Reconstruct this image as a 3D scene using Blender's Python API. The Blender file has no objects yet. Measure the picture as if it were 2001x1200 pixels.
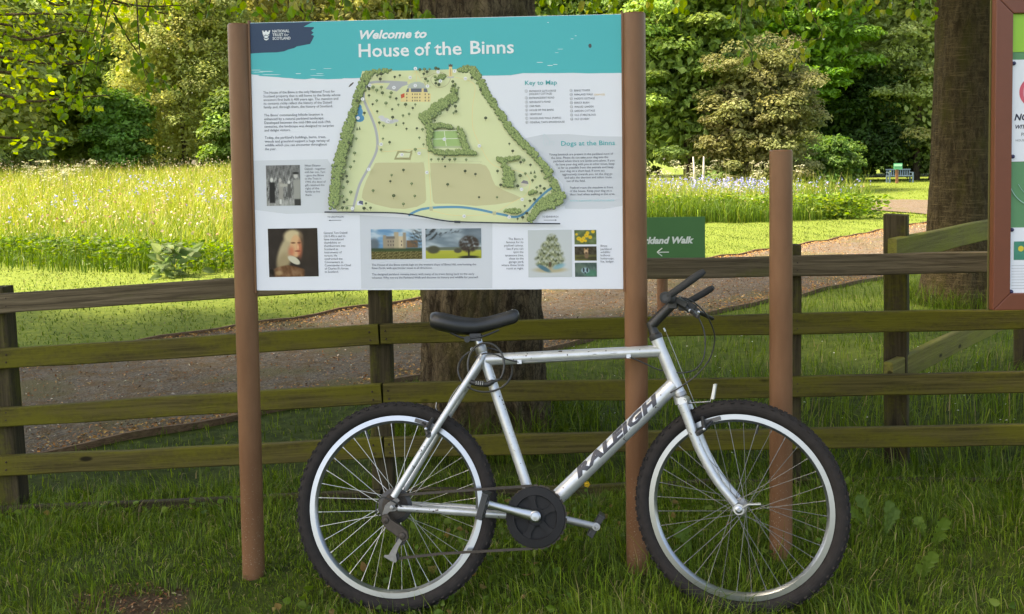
import bpy, bmesh, math, random
import numpy as np
from mathutils import Vector, Matrix

random.seed(7)
rng = np.random.default_rng(11)
scene = bpy.context.scene
col = scene.collection

# ------------------------------------------------------------------ camera
F, CX, CY = 1900.0, 1000.5, 409.0          # focal length and principal point in photo pixels (2001 x 1200)
CAM = Vector((0, 0, 1.42))
_pitch, _roll = math.atan(0.0494), math.radians(0.77)
_fwd = Vector((0, math.cos(_pitch), -math.sin(_pitch)))
_up0 = Vector((0, math.sin(_pitch), math.cos(_pitch)))
_rt0 = Vector((1, 0, 0))
_rt = _rt0 * math.cos(_roll) - _up0 * math.sin(_roll)
_up = _rt0 * math.sin(_roll) + _up0 * math.cos(_roll)
cam_data = bpy.data.cameras.new('camera')
cam_data.sensor_fit = 'HORIZONTAL'
cam_data.sensor_width = 36.0
cam_data.lens = F / 2001 * 36.0
cam_data.shift_y = -(600 - CY) / 2001
cam_data.clip_start, cam_data.clip_end = 0.05, 3000
cam = bpy.data.objects.new('camera', cam_data)
col.objects.link(cam)
cam.matrix_world = Matrix(((_rt.x, _up.x, -_fwd.x, CAM.x), (_rt.y, _up.y, -_fwd.y, CAM.y),
                           (_rt.z, _up.z, -_fwd.z, CAM.z), (0, 0, 0, 1)))
scene.camera = cam

# ------------------------------------------------------------------ world, sun, exposure
SUN_AZ, SUN_EL = math.radians(-101), math.radians(58)     # azimuth from +Y towards +X
world = bpy.data.worlds.new('World')
scene.world = world
world.use_nodes = True
wn = world.node_tree.nodes; wl = world.node_tree.links
bg = wn['Background']
sky = wn.new('ShaderNodeTexSky')
sky.sky_type = 'NISHITA'
sky.sun_disc = False
sky.sun_elevation = SUN_EL
sky.sun_rotation = SUN_AZ
sky.air_density = 1.0
sky.dust_density = 3.0
sky.ozone_density = 0.6
wl.new(sky.outputs[0], bg.inputs[0])
bg.inputs[1].default_value = 0.15
sun_data = bpy.data.lights.new('sun', 'SUN')
sun_data.energy = 3.9
sun_data.angle = math.radians(7.0)
sun_data.color = (1.0, 0.94, 0.84)
sun = bpy.data.objects.new('sun', sun_data)
col.objects.link(sun)
_sd = Vector((math.sin(SUN_AZ) * math.cos(SUN_EL), math.cos(SUN_AZ) * math.cos(SUN_EL), math.sin(SUN_EL)))
sun.rotation_euler = (-_sd).to_track_quat('-Z', 'Y').to_euler()
sun.location = _sd * 60
scene.view_settings.view_transform = 'Standard'
scene.view_settings.look = 'None'
scene.view_settings.gamma = 1.0
scene.view_settings.exposure = 1.98
scene.view_settings.use_white_balance = True
scene.view_settings.white_balance_temperature = 8100
scene.view_settings.use_curve_mapping = False
scene.render.engine = 'CYCLES'
scene.cycles.max_bounces = 8
scene.cycles.transparent_max_bounces = 8
scene.cycles.use_denoising = True

# ------------------------------------------------------------------ helpers
def ray(px, py):
    return _rt * ((px - CX) / F) + _up * ((CY - py) / F) + _fwd

def P(px, py, Y):
    """world point seen at photo pixel (px, py) at depth Y"""
    d = ray(px, py)
    return CAM + d * (Y / d.y)

def on_plane(px, py, o, n):
    d = ray(px, py)
    return CAM + d * ((o - CAM).dot(n) / d.dot(n))

def sstep(a, b, x):
    t = np.clip((np.asarray(x, float) - a) / (b - a), 0, 1)
    return t * t * (3 - 2 * t)

def height(x, y):
    """ground height of the place"""
    x = np.asarray(x, float); y = np.asarray(y, float)
    near = np.interp(y, [-30, 2.4, 3.12, 3.36, 4.2, 5.5, 7.5], [0.0, -0.02, -0.017, 0.02, -0.06, -0.03, 0.0])
    slope = np.interp(y, [2.0, 5.0, 8.0, 10.0], [0.04, 0.035, 0.015, 0.0])
    z = near + slope * np.clip(x, -5, 5)
    rise = 1.05 * sstep(14, 40, y) * sstep(3.5, -5, x)
    bump = 0.012 * np.sin(3.1 * x + 1.3) * np.sin(2.7 * y) + 0.008 * np.sin(7.3 * x + 2.1 * y) + 0.03 * np.sin(0.31 * x) * np.sin(0.27 * y + 1) * sstep(8, 20, y)
    return z + rise + bump

def G(px, py, lift=0.0):
    """ground point seen at a photo pixel"""
    d = ray(px, py)
    lo, hi = 1.0, 400.0
    f = lambda t: (CAM + d * t).z - float(height((CAM + d * t).x, (CAM + d * t).y))
    t = 1.0
    while f(t) > 0 and t < 400:
        lo = t; t *= 1.05
    hi = t
    for _ in range(40):
        m = (lo + hi) / 2
        if f(m) > 0: lo = m
        else: hi = m
    p = CAM + d * lo
    return Vector((p.x, p.y, float(height(p.x, p.y)) + lift))

def lin(r, g, b):
    f = lambda c: (c / 255 / 12.92) if c / 255 <= 0.04045 else ((c / 255 + 0.055) / 1.055) ** 2.4
    return (f(r), f(g), f(b))

WM = {}                       # world matrix of every object built here

def link(o, parent=None, mw=None):
    col.objects.link(o)
    mw = mw or Matrix.Identity(4)
    WM[o.name] = mw
    if parent is not None:
        o.parent = parent
        o.matrix_parent_inverse = WM[parent.name].inverted()
    o.matrix_basis = mw
    return o

def tag(o, label=None, cat=None, group=None, kind=None):
    if label: o['label'] = label
    if cat: o['category'] = cat
    if group: o['group'] = group
    if kind: o['kind'] = kind
    return o

def thing(name, loc, label, cat, group=None):
    o = bpy.data.objects.new(name, None)
    o.empty_display_size = 0.1
    link(o, None, Matrix.Translation(Vector(loc)))
    return tag(o, label, cat, group)

def mesh_np(name, verts, faces, mat, parent=None, cols=None, smooth=False, mw=None, uvs=None):
    """verts (N,3) array, faces (M,k) array of equal-sized faces"""
    verts = np.asarray(verts, np.float32); faces = np.asarray(faces, np.int32)
    me = bpy.data.meshes.new(name)
    k = faces.shape[1]; m = len(faces)
    me.vertices.add(len(verts)); me.vertices.foreach_set('co', verts.ravel())
    me.loops.add(m * k); me.loops.foreach_set('vertex_index', faces.ravel())
    me.polygons.add(m)
    me.polygons.foreach_set('loop_start', np.arange(0, m * k, k, dtype=np.int32))
    me.polygons.foreach_set('loop_total', np.full(m, k, np.int32))
    me.polygons.foreach_set('use_smooth', np.full(m, smooth, bool))
    me.update(calc_edges=True)
    if cols is not None:
        a = me.color_attributes.new('Col', 'FLOAT_COLOR', 'POINT')
        c = np.ones((len(verts), 4), np.float32); c[:, :3] = cols
        a.data.foreach_set('color', c.ravel())
    me.materials.append(mat)
    return link(bpy.data.objects.new(name, me), parent, mw)

class MB:
    """collects shapes and links them as one mesh"""
    def __init__(s): s.v = []; s.f = []
    def add(s, vs, fs):
        b = len(s.v); s.v += [Vector(v) for v in vs]; s.f += [tuple(b + i for i in f) for f in fs]
        return s
    def box(s, c, ax, ay, az, hx, hy, hz):
        c = Vector(c); ax = Vector(ax).normalized(); ay = Vector(ay).normalized(); az = Vector(az).normalized()
        vs = [c + ax * (hx * i) + ay * (hy * j) + az * (hz * k) for i in (-1, 1) for j in (-1, 1) for k in (-1, 1)]
        return s.add(vs, [(0, 1, 3, 2), (4, 6, 7, 5), (0, 4, 5, 1), (2, 3, 7, 6), (0, 2, 6, 4), (1, 5, 7, 3)])
    def abox(s, x0, x1, y0, y1, z0, z1):
        return s.box(((x0 + x1) / 2, (y0 + y1) / 2, (z0 + z1) / 2), (1, 0, 0), (0, 1, 0), (0, 0, 1), (x1 - x0) / 2, (y1 - y0) / 2, (z1 - z0) / 2)
    def tube(s, pts, r, n=12, cap=True, flat=1.0):
        pts = [Vector(p) for p in pts]; m = len(pts)
        rs = list(r) if hasattr(r, '__len__') else [r] * m
        t0 = (pts[1] - pts[0]).normalized()
        a = t0.orthogonal().normalized()
        rings = []; vs = []
        for i in range(m):
            t = (pts[min(i + 1, m - 1)] - pts[max(i - 1, 0)]).normalized()
            a = (a - t * a.dot(t)).normalized(); b = t.cross(a)
            for k in range(n):
                q = 2 * math.pi * k / n
                vs.append(pts[i] + (a * math.cos(q) + b * math.sin(q) * flat) * rs[i])
        fs = [(i * n + k, i * n + (k + 1) % n, (i + 1) * n + (k + 1) % n, (i + 1) * n + k) for i in range(m - 1) for k in range(n)]
        if cap:
            fs.append(tuple(reversed(range(n)))); fs.append(tuple((m - 1) * n + k for k in range(n)))
        return s.add(vs, fs)
    def lathe(s, prof, o, ax, n=32, closed=False):
        """prof: list of (radius, along axis)"""
        o = Vector(o); ax = Vector(ax).normalized(); a = ax.orthogonal().normalized(); b = ax.cross(a)
        vs = []; m = len(prof)
        for r, h in prof:
            for k in range(n):
                q = 2 * math.pi * k / n
                vs.append(o + ax * h + (a * math.cos(q) + b * math.sin(q)) * r)
        fs = []
        for i in range(m if closed else m - 1):
            j = (i + 1) % m
            fs += [(i * n + k, i * n + (k + 1) % n, j * n + (k + 1) % n, j * n + k) for k in range(n)]
        return s.add(vs, fs)
    def prism(s, poly, off):
        """poly: ring of points, off: extrusion vector"""
        n = len(poly); poly = [Vector(p) for p in poly]; off = Vector(off)
        vs = poly + [p + off for p in poly]
        fs = [tuple(range(n)), tuple(reversed(range(n, 2 * n)))] + [(i, i + n, (i + 1) % n + n, (i + 1) % n) for i in range(n)]
        return s.add(vs, fs)
    def build(s, name, mat, parent=None, smooth=False, bevel=0, mw=None, seg=1, auto=None):
        me = bpy.data.meshes.new(name)
        if mw is not None:
            pass
        me.from_pydata([tuple(v) for v in s.v], [], s.f)
        bm = bmesh.new(); bm.from_mesh(me)
        bmesh.ops.recalc_face_normals(bm, faces=bm.faces)
        if bevel:
            es = [e for e in bm.edges if len(e.link_faces) == 2 and e.calc_face_angle(0) > 0.5]
            bmesh.ops.bevel(bm, geom=es, offset=bevel, segments=seg, affect='EDGES', profile=0.6)
        for f in bm.faces: f.smooth = smooth
        if auto is not None:
            for e in bm.edges:
                if len(e.link_faces) == 2 and e.calc_face_angle(0) > auto: e.smooth = False
        bm.to_mesh(me); bm.free()
        me.materials.append(mat)
        return link(bpy.data.objects.new(name, me), parent, mw)

def spline(pts, n=8):
    """Catmull-Rom through the points"""
    pts = [Vector(p) for p in pts]
    q = [pts[0] * 2 - pts[1]] + pts + [pts[-1] * 2 - pts[-2]]
    out = []
    for i in range(1, len(q) - 2):
        for k in range(n):
            t = k / n
            out.append(0.5 * (2 * q[i] + (q[i + 1] - q[i - 1]) * t + (2 * q[i - 1] - 5 * q[i] + 4 * q[i + 1] - q[i + 2]) * t * t
                              + (3 * q[i] - q[i - 1] - 3 * q[i + 1] + q[i + 2]) * t ** 3))
    out.append(pts[-1])
    return out

# ------------------------------------------------------------------ materials
MAT = {}
def new_mat(name):
    m = bpy.data.materials.new(name); m.use_nodes = True
    MAT[name] = m
    return m, m.node_tree.nodes, m.node_tree.links, m.node_tree.nodes['Principled BSDF']

def plain(name, c, rough=0.5, metal=0.0, noise=0.12, scale=30.0, bump=0.0, bscale=200.0, spec=0.5):
    m, n, l, b = new_mat(name)
    tc = n.new('ShaderNodeTexCoord'); nz = n.new('ShaderNodeTexNoise')
    nz.inputs['Scale'].default_value = scale; nz.inputs['Detail'].default_value = 6
    l.new(tc.outputs['Object'], nz.inputs['Vector'])
    mx = n.new('ShaderNodeMix'); mx.data_type = 'RGBA'
    mx.inputs[6].default_value = (*[v * (1 - noise) for v in c], 1)
    mx.inputs[7].default_value = (*[min(1, v * (1 + noise)) for v in c], 1)
    l.new(nz.outputs[0], mx.inputs[0]); l.new(mx.outputs[2], b.inputs['Base Color'])
    b.inputs['Roughness'].default_value = rough; b.inputs['Metallic'].default_value = metal
    b.inputs['Specular IOR Level'].default_value = spec
    if bump:
        n2 = n.new('ShaderNodeTexNoise'); n2.inputs['Scale'].default_value = bscale; n2.inputs['Detail'].default_value = 4
        l.new(tc.outputs['Object'], n2.inputs['Vector'])
        bp = n.new('ShaderNodeBump'); bp.inputs['Strength'].default_value = bump; bp.inputs['Distance'].default_value = 0.002
        l.new(n2.outputs[0], bp.inputs['Height']); l.new(bp.outputs[0], b.inputs['Normal'])
    return m

def mixcol(n, l, fac, a, b):
    mx = n.new('ShaderNodeMix'); mx.data_type = 'RGBA'
    if fac is not None: l.new(fac, mx.inputs[0])
    for s, v in ((6, a), (7, b)):
        if isinstance(v, (tuple, list)): mx.inputs[s].default_value = (*v, 1)
        else: l.new(v, mx.inputs[s])
    return mx

def ramp(n, l, src, p0, p1):
    r = n.new('ShaderNodeMapRange'); r.interpolation_type = 'SMOOTHSTEP'
    r.inputs['From Min'].default_value = p0; r.inputs['From Max'].default_value = p1
    l.new(src, r.inputs['Value']); return r.outputs[0]

def noise_node(n, l, vec, scale, detail=5, rough=0.55, dist=0.0):
    z = n.new('ShaderNodeTexNoise'); z.inputs['Scale'].default_value = scale; z.inputs['Detail'].default_value = detail
    z.inputs['Roughness'].default_value = rough; z.inputs['Distortion'].default_value = dist
    if vec is not None: l.new(vec, z.inputs['Vector'])
    return z.outputs[0]

def mapping(n, l, vec, sc):
    mp = n.new('ShaderNodeMapping'); mp.inputs['Scale'].default_value = sc
    l.new(vec, mp.inputs['Vector']); return mp.outputs[0]

def leaf_mat(name, trans=0.4, rough=0.5, gloss=0.06):
    """foliage: per-leaf colour attribute, light passes through"""
    m, n, l, b = new_mat(name)
    at = n.new('ShaderNodeAttribute'); at.attribute_name = 'Col'
    b.inputs['Roughness'].default_value = rough
    b.inputs['Specular IOR Level'].default_value = gloss * 5
    l.new(at.outputs[0], b.inputs['Base Color'])
    tr = n.new('ShaderNodeBsdfTranslucent')
    hs = n.new('ShaderNodeHueSaturation'); hs.inputs['Hue'].default_value = 0.485; hs.inputs['Saturation'].default_value = 1.15; hs.inputs['Value'].default_value = 1.25
    l.new(at.outputs[0], hs.inputs['Color']); l.new(hs.outputs[0], tr.inputs[0])
    mx = n.new('ShaderNodeMixShader'); mx.inputs[0].default_value = trans
    l.new(b.outputs[0], mx.inputs[1]); l.new(tr.outputs[0], mx.inputs[2])
    l.new(mx.outputs[0], n['Material Output'].inputs[0])
    return m

def vcol_mat(name, rough=0.45, spec=0.4):
    m, n, l, b = new_mat(name)
    at = n.new('ShaderNodeAttribute'); at.attribute_name = 'Col'
    l.new(at.outputs[0], b.inputs['Base Color'])
    b.inputs['Roughness'].default_value = rough; b.inputs['Specular IOR Level'].default_value = spec
    return m

def wood_mat(name, dark, light, moss, mossamt, axis=0):
    """weathered timber: grain along local X, green algae in patches, knots"""
    m, n, l, b = new_mat(name)
    tc = n.new('ShaderNodeTexCoord'); oi = n.new('ShaderNodeObjectInfo')
    ad = n.new('ShaderNodeVectorMath'); ad.operation = 'ADD'
    sc = n.new('ShaderNodeVectorMath'); sc.operation = 'SCALE'; sc.inputs[0].default_value = (13.7, 7.1, 3.3)
    l.new(oi.outputs['Random'], sc.inputs['Scale']); l.new(tc.outputs['Object'], ad.inputs[0]); l.new(sc.outputs[0], ad.inputs[1])
    v = ad.outputs[0]
    g = noise_node(n, l, mapping(n, l, v, (0.9, 22, 30)), 2.2, 7, 0.66, 0.9)
    g2 = noise_node(n, l, mapping(n, l, v, (5, 120, 160)), 2.0, 3)
    wood = mixcol(n, l, ramp(n, l, g, 0.3, 0.72), dark, light)
    ms = noise_node(n, l, mapping(n, l, v, (1.2, 5, 5)), 2.0, 6, 0.6)
    ms2 = noise_node(n, l, v, 60, 4, 0.6)
    mm = n.new('ShaderNodeMath'); mm.operation = 'MULTIPLY_ADD'; mm.inputs[1].default_value = 0.35; l.new(ms2, mm.inputs[0]); l.new(ms, mm.inputs[2])
    fac = ramp(n, l, mm.outputs[0], 0.78 - mossamt * 0.42, 1.12 - mossamt * 0.42)
    c = mixcol(n, l, fac, wood.outputs[2], moss)
    vo = n.new('ShaderNodeTexVoronoi'); vo.inputs['Scale'].default_value = 2.6
    l.new(mapping(n, l, v, (1, 2.6, 2.6)), vo.inputs['Vector'])
    kn = ramp(n, l, vo.outputs['Distance'], 0.10, 0.05)
    c2 = mixcol(n, l, kn, c.outputs[2], tuple(x * 0.35 for x in dark))
    st = mixcol(n, l, ramp(n, l, g2, 0.62, 0.8), c2.outputs[2], tuple(x * 0.5 for x in dark))
    l.new(st.outputs[2], b.inputs['Base Color'])
    b.inputs['Roughness'].default_value = 0.85; b.inputs['Specular IOR Level'].default_value = 0.2
    ba = n.new('ShaderNodeMath'); ba.operation = 'ADD'; l.new(g, ba.inputs[0]); l.new(g2, ba.inputs[1])
    bp = n.new('ShaderNodeBump'); bp.inputs['Strength'].default_value = 0.55; bp.inputs['Distance'].default_value = 0.004
    l.new(ba.outputs[0], bp.inputs['Height']); l.new(bp.outputs[0], b.inputs['Normal'])
    return m

# ================================================================== ground, path
def inpoly(x, y, poly):
    x = np.asarray(x); y = np.asarray(y); ins = np.zeros(x.shape, bool)
    n = len(poly)
    for i in range(n):
        x0, y0 = poly[i]; x1, y1 = poly[(i + 1) % n]
        if y0 == y1: continue
        c = ((y0 > y) != (y1 > y)) & (x < (x1 - x0) * (y - y0) / (y1 - y0) + x0)
        ins ^= c
    return ins

g2 = lambda px, py: G(px, py).to_2d()
near_edge = [Vector((-9.5, 4.75)), Vector((-4.5, 4.5))] + [g2(*p) for p in ((0, 934), (240, 880), (400, 841), (545, 803), (700, 768), (831, 740), (1000, 706), (1160, 671), (1393, 614), (1565, 580), (1727, 545), (1830, 520))] + [Vector((9.5, 15.2)), Vector((16, 19.5))]
far_edge = [Vector((-12.5, 6.6)), Vector((-6.0, 6.2))] + [g2(*p) for p in ((25, 722), (391, 656), (560, 628), (720, 605), (828, 586), (1050, 556), (1280, 524), (1501, 490), (1640, 468), (1727, 451), (1790, 437))] + [Vector((13.5, 24.0)), Vector((20, 27))]
loop_near = [g2(*p) for p in ((1860, 428), (1817, 420), (1760, 415), (1705, 413))] + [Vector((8.0, 28.5)), Vector((6.0, 35)), Vector((0, 43))]
loop_far = [Vector((19.5, 31.5))] + [g2(*p) for p in ((1817, 392), (1760, 391), (1697, 391))] + [Vector((10.0, 33.5)), Vector((8.0, 38)), Vector((2, 47))]

def resample(pts, n):
    pts = [Vector((p[0], p[1])) for p in pts]
    d = [0.0]
    for a, b in zip(pts, pts[1:]): d.append(d[-1] + (b - a).length)
    s = np.linspace(0, d[-1], n)
    return np.stack([np.interp(s, d, [p.x for p in pts]), np.interp(s, d, [p.y for p in pts])], 1)

def smooth2(pts, n):
    q = resample([Vector((p[0], p[1])) for p in pts], n)
    w = max(2, n // 22)
    for _ in range(2):
        r = np.concatenate([np.repeat(q[:1], w, 0), q, np.repeat(q[-1:], w, 0)])
        s = np.stack([np.convolve(r[:, k], np.ones(2 * w + 1) / (2 * w + 1), 'valid') for k in (0, 1)], 1)
        s[0], s[-1] = q[0], q[-1]; q = s
    return q

def strip(name, a, b, n, m, mat, lift):
    A = smooth2(a, n); B = smooth2(b, n)
    t = np.linspace(0, 1, m)[None, :, None]
    xy = A[:, None, :] * (1 - t) + B[:, None, :] * t
    z = height(xy[..., 0], xy[..., 1]) + lift
    v = np.concatenate([xy, z[..., None]], 2).reshape(-1, 3)
    i = np.arange((n - 1))[:, None] * m + np.arange(m - 1)[None, :]
    i = i.ravel()
    f = np.stack([i, i + m, i + m + 1, i + 1], 1)
    o = mesh_np(name, v, f, mat, smooth=True)
    return o, A, B

# ground sheet
m, n, l, b = new_mat('soil_and_turf')
tc = n.new('ShaderNodeTexCoord'); v = tc.outputs['Object']
a1 = noise_node(n, l, v, 0.9, 8, 0.6); a2 = noise_node(n, l, v, 14, 6, 0.65); a3 = noise_node(n, l, v, 120, 4, 0.6)
c1 = mixcol(n, l, ramp(n, l, a2, 0.35, 0.68), (0.026, 0.040, 0.009), (0.062, 0.085, 0.018))
sy_ = n.new('ShaderNodeSeparateXYZ'); l.new(v, sy_.inputs[0])
lawn_c = mixcol(n, l, ramp(n, l, a2, 0.3, 0.7), (0.085, 0.125, 0.020), (0.14, 0.18, 0.030))
c2 = mixcol(n, l, ramp(n, l, sy_.outputs[1], 5.5, 8.5), c1.outputs[2], lawn_c.outputs[2])
c3 = mixcol(n, l, ramp(n, l, a3, 0.55, 0.75), c2.outputs[2], (0.055, 0.042, 0.020))
# worn bare earth in front of the sign
gp = G(255, 1178)
sub = n.new('ShaderNodeVectorMath'); sub.operation = 'SUBTRACT'; sub.inputs[1].default_value = (gp.x, gp.y, gp.z); l.new(v, sub.inputs[0])
mp = mapping(n, l, sub.outputs[0], (4.3, 7.5, 0)); ln = n.new('ShaderNodeVectorMath'); ln.operation = 'LENGTH'; l.new(mp, ln.inputs[0])
ma = n.new('ShaderNodeMath'); ma.operation = 'MULTIPLY_ADD'; ma.inputs[1].default_value = 0.9; l.new(a2, ma.inputs[0]); l.new(ln.outputs['Value'], ma.inputs[2])
soil = mixcol(n, l, ramp(n, l, a3, 0.35, 0.65), (0.050, 0.034, 0.022), (0.100, 0.070, 0.045))
c4 = mixcol(n, l, ramp(n, l, ma.outputs[0], 1.55, 1.0), c3.outputs[2], soil.outputs[2])
l.new(c4.outputs[2], b.inputs['Base Color']); b.inputs['Roughness'].default_value = 0.95; b.inputs['Specular IOR Level'].default_value = 0.1
bp = n.new('ShaderNodeBump'); bp.inputs['Strength'].default_value = 0.8; bp.inputs['Distance'].default_value = 0.02
l.new(a2, bp.inputs['Height']); l.new(bp.outputs[0], b.inputs['Normal'])

def axis(*segs):
    out = []
    for a, b_, st in segs: out += list(np.arange(a, b_, st))
    return np.array(out)
gx = axis((-900, -100, 60), (-100, -20, 5), (-20, -6, 0.7), (-6, 6, 0.12), (6, 20, 0.7), (20, 100, 5), (100, 901, 60))
gy = axis((-300, -20, 20), (-20, 2, 1.0), (2, 8, 0.12), (8, 20, 0.4), (20, 60, 1.0), (60, 120, 4), (120, 1500, 60))
XX, YY = np.meshgrid(gx, gy, indexing='ij')
vv = np.stack([XX, YY, height(XX, YY)], 2).reshape(-1, 3)
ii = (np.arange(len(gx) - 1)[:, None] * len(gy) + np.arange(len(gy) - 1)[None, :]).ravel()
tag(mesh_np('ground', vv, np.stack([ii, ii + len(gy), ii + len(gy) + 1, ii + 1], 1), MAT['soil_and_turf'], smooth=True),
    'grassy parkland ground sloping gently up to the meadow', kind='structure')

# gravel path
m, n, l, b = new_mat('path_gravel')
tc = n.new('ShaderNodeTexCoord'); v = tc.outputs['Object']
a1 = noise_node(n, l, v, 1.3, 6, 0.6); a2 = noise_node(n, l, v, 55, 6, 0.7); a3 = noise_node(n, l, v, 9, 6, 0.65)
vo = n.new('ShaderNodeTexVoronoi'); vo.inputs['Scale'].default_value = 70; l.new(v, vo.inputs['Vector'])
bw = n.new('ShaderNodeRGBToBW'); l.new(vo.outputs['Color'], bw.inputs[0])
c1 = mixcol(n, l, bw.outputs[0], (0.062, 0.050, 0.040), (0.205, 0.172, 0.135))
c2 = mixcol(n, l, ramp(n, l, a3, 0.42, 0.66), c1.outputs[2], (0.12, 0.078, 0.040))
c3 = mixcol(n, l, ramp(n, l, a1, 0.5, 0.66), c2.outputs[2], (0.115, 0.098, 0.050))
l.new(c3.outputs[2], b.inputs['Base Color']); b.inputs['Roughness'].default_value = 0.95; b.inputs['Specular IOR Level'].default_value = 0.15
bp = n.new('ShaderNodeBump'); bp.inputs['Strength'].default_value = 0.9; bp.inputs['Distance'].default_value = 0.012
l.new(vo.outputs['Distance'], bp.inputs['Height']); l.new(bp.outputs[0], b.inputs['Normal'])
path, PA, PB = strip('path', near_edge, far_edge, 160, 14, m, 0.012)
tag(path, 'brown gravel path with leaf litter curving behind the fence', kind='structure')
path2, LA, LB = strip('path', loop_near, loop_far, 80, 10, m, 0.018)
tag(path2, 'sandy far loop of the path round the meadow tip', kind='structure')
path_poly = [tuple(p) for p in PA] + [tuple(p) for p in PB[::-1]]
loop_poly = [tuple(p) for p in LA] + [tuple(p) for p in LB[::-1]]

wood_edge = wood_mat('edging_timber', (0.09, 0.055, 0.032), (0.20, 0.13, 0.08), (0.07, 0.075, 0.02), 0.05)
def edging(pts, label, side):
    mb = MB(); pts = [p for p in pts]
    nrm = []
    vs = []; fs = []
    for i in range(len(pts)):
        t = Vector(pts[min(i + 1, len(pts) - 1)]) - Vector(pts[max(i - 1, 0)]); t.normalize()
        nv = Vector((-t.y, t.x)) * side
        z = float(height(pts[i][0], pts[i][1]))
        for o, h in ((0, -0.05), (0, 0.040), (0.022, 0.040), (0.022, -0.05)):
            q = Vector(pts[i]) + nv * o
            vs.append((q.x, q.y, z + h + 0.003 * math.sin(i * 1.7)))
    k = len(pts)
    for i in range(k - 1):
        for j in range(4):
            fs.append((i * 4 + j, i * 4 + (j + 1) % 4, (i + 1) * 4 + (j + 1) % 4, (i + 1) * 4 + j))
    fs += [(0, 1, 2, 3), tuple((k - 1) * 4 + j for j in (3, 2, 1, 0))]
    mb.add(vs, fs)
    return tag(mb.build('path_edging', wood_edge), label, 'edging', 'timber boards edging the gravel path')
edging(PA[2:], 'thin dark timber edging board along the fence side of the path', -1)
edging(PB[2:], 'thin timber edging board between the path and the mown lawn', 1)

# meadow outline on the ground
meadow_front = [Vector((-24, 15)), Vector((-14, 14.5))] + [g2(*p) for p in ((0, 524), (120, 528), (250, 535), (330, 546), (400, 545), (460, 540), (560, 533), (700, 512), (850, 486), (1000, 458), (1150, 440), (1270, 434), (1400, 440), (1560, 436), (1640, 431), (1690, 427), (1703, 419))]
meadow_back = [g2(1700, 411), Vector((7.6, 28.0)), Vector((5.4, 34.5)), Vector((-1, 40)), Vector((-4, 42)), Vector((-24, 42))]
meadow_poly = [tuple(p) for p in smooth2(meadow_front, 120)] + [tuple(p) for p in meadow_back]

# ================================================================== grass
MAT_GRASS = leaf_mat('grass_blades', 0.35, 0.45, 0.05)
def noise2(x, y, s, seed=0):
    r = np.random.default_rng(seed); z = 0
    for i in range(5):
        a, b_, c, d = r.normal(0, s, 2).tolist() + r.uniform(0, 6.28, 2).tolist()
        z = z + np.sin(a * x + b_ * y + c) * np.cos(b_ * 0.7 * x - a * 0.8 * y + d)
    return z / 2.2

def blades(name, x, y, h, w, cols, label, cat=None, bend=0.45, seg=2, lift=0.0, clump=None, group=None, droop=0.25):
    """one mesh of many grass blades"""
    N = len(x)
    base = np.stack([x, y, height(x, y) - 0.004 + lift], 1)
    ang = rng.uniform(0, 2 * np.pi, N)
    if clump is not None: ang = clump + rng.normal(0, 0.7, N)
    lean = np.abs(rng.normal(0, bend, N))
    d = np.stack([np.cos(ang), np.sin(ang), np.zeros(N)], 1)
    fa = rng.uniform(0, 2 * np.pi, N)
    s = np.stack([np.cos(fa), np.sin(fa), np.zeros(N)], 1)
    ts = np.linspace(0, 1, seg + 1)
    V = np.zeros((N, seg * 2 + 1, 3))
    for i, t in enumerate(ts):
        bendt = lean * t * t
        c = base + d * (h * t * np.sin(np.clip(bendt + lean * t * 0.6, 0, 1.5)))[:, None] + np.array([0, 0, 1])[None] * (h * t * np.cos(np.clip(bendt * (1 + droop) + lean * 0.3 * t, 0, 1.7)))[:, None]
        if i < seg:
            ww = (w * (1 - 0.35 * t))[:, None] * 0.5
            V[:, 2 * i] = c - s * ww; V[:, 2 * i + 1] = c + s * ww
        else: V[:, 2 * seg] = c
    k = seg * 2 + 1
    tri = []
    for i in range(seg - 1):
        tri += [(2 * i, 2 * i + 1, 2 * i + 3), (2 * i, 2 * i + 3, 2 * i + 2)]
    tri.append((2 * seg - 2, 2 * seg - 1, 2 * seg))
    tri = np.array(tri)
    Fc = (np.arange(N) * k)[:, None, None] + tri[None]
    C = np.repeat(cols, k, 0)
    return tag(mesh_np(name, V.reshape(-1, 3), Fc.reshape(-1, 3), MAT_GRASS, cols=C), label, kind='stuff')

def palette(N, cs, ps, var=0.25):
    idx = rng.choice(len(cs), N, p=np.array(ps) / sum(ps))
    c = np.array(cs)[idx]
    return np.clip(c * rng.uniform(1 - var, 1 + var, (N, 1)) * rng.uniform(0.93, 1.07, (N, 3)), 0, 0.9)

G_DARK, G_MID, G_LITE, G_DRY = (0.058, 0.100, 0.012), (0.105, 0.170, 0.018), (0.175, 0.250, 0.030), (0.32, 0.27, 0.13)

def patch_mask(x, y):
    return ((x - gp.x) * 4.3) ** 2 + ((y - gp.y) * 7.5) ** 2 + 0.7 * noise2(x, y, 9, 4) < 0.55

fence_y = lambda x: 4.20 - 0.054 * x            # line of the fence on the ground
path_line_y = lambda x: np.interp(x, PA[:, 0], PA[:, 1])

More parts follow.
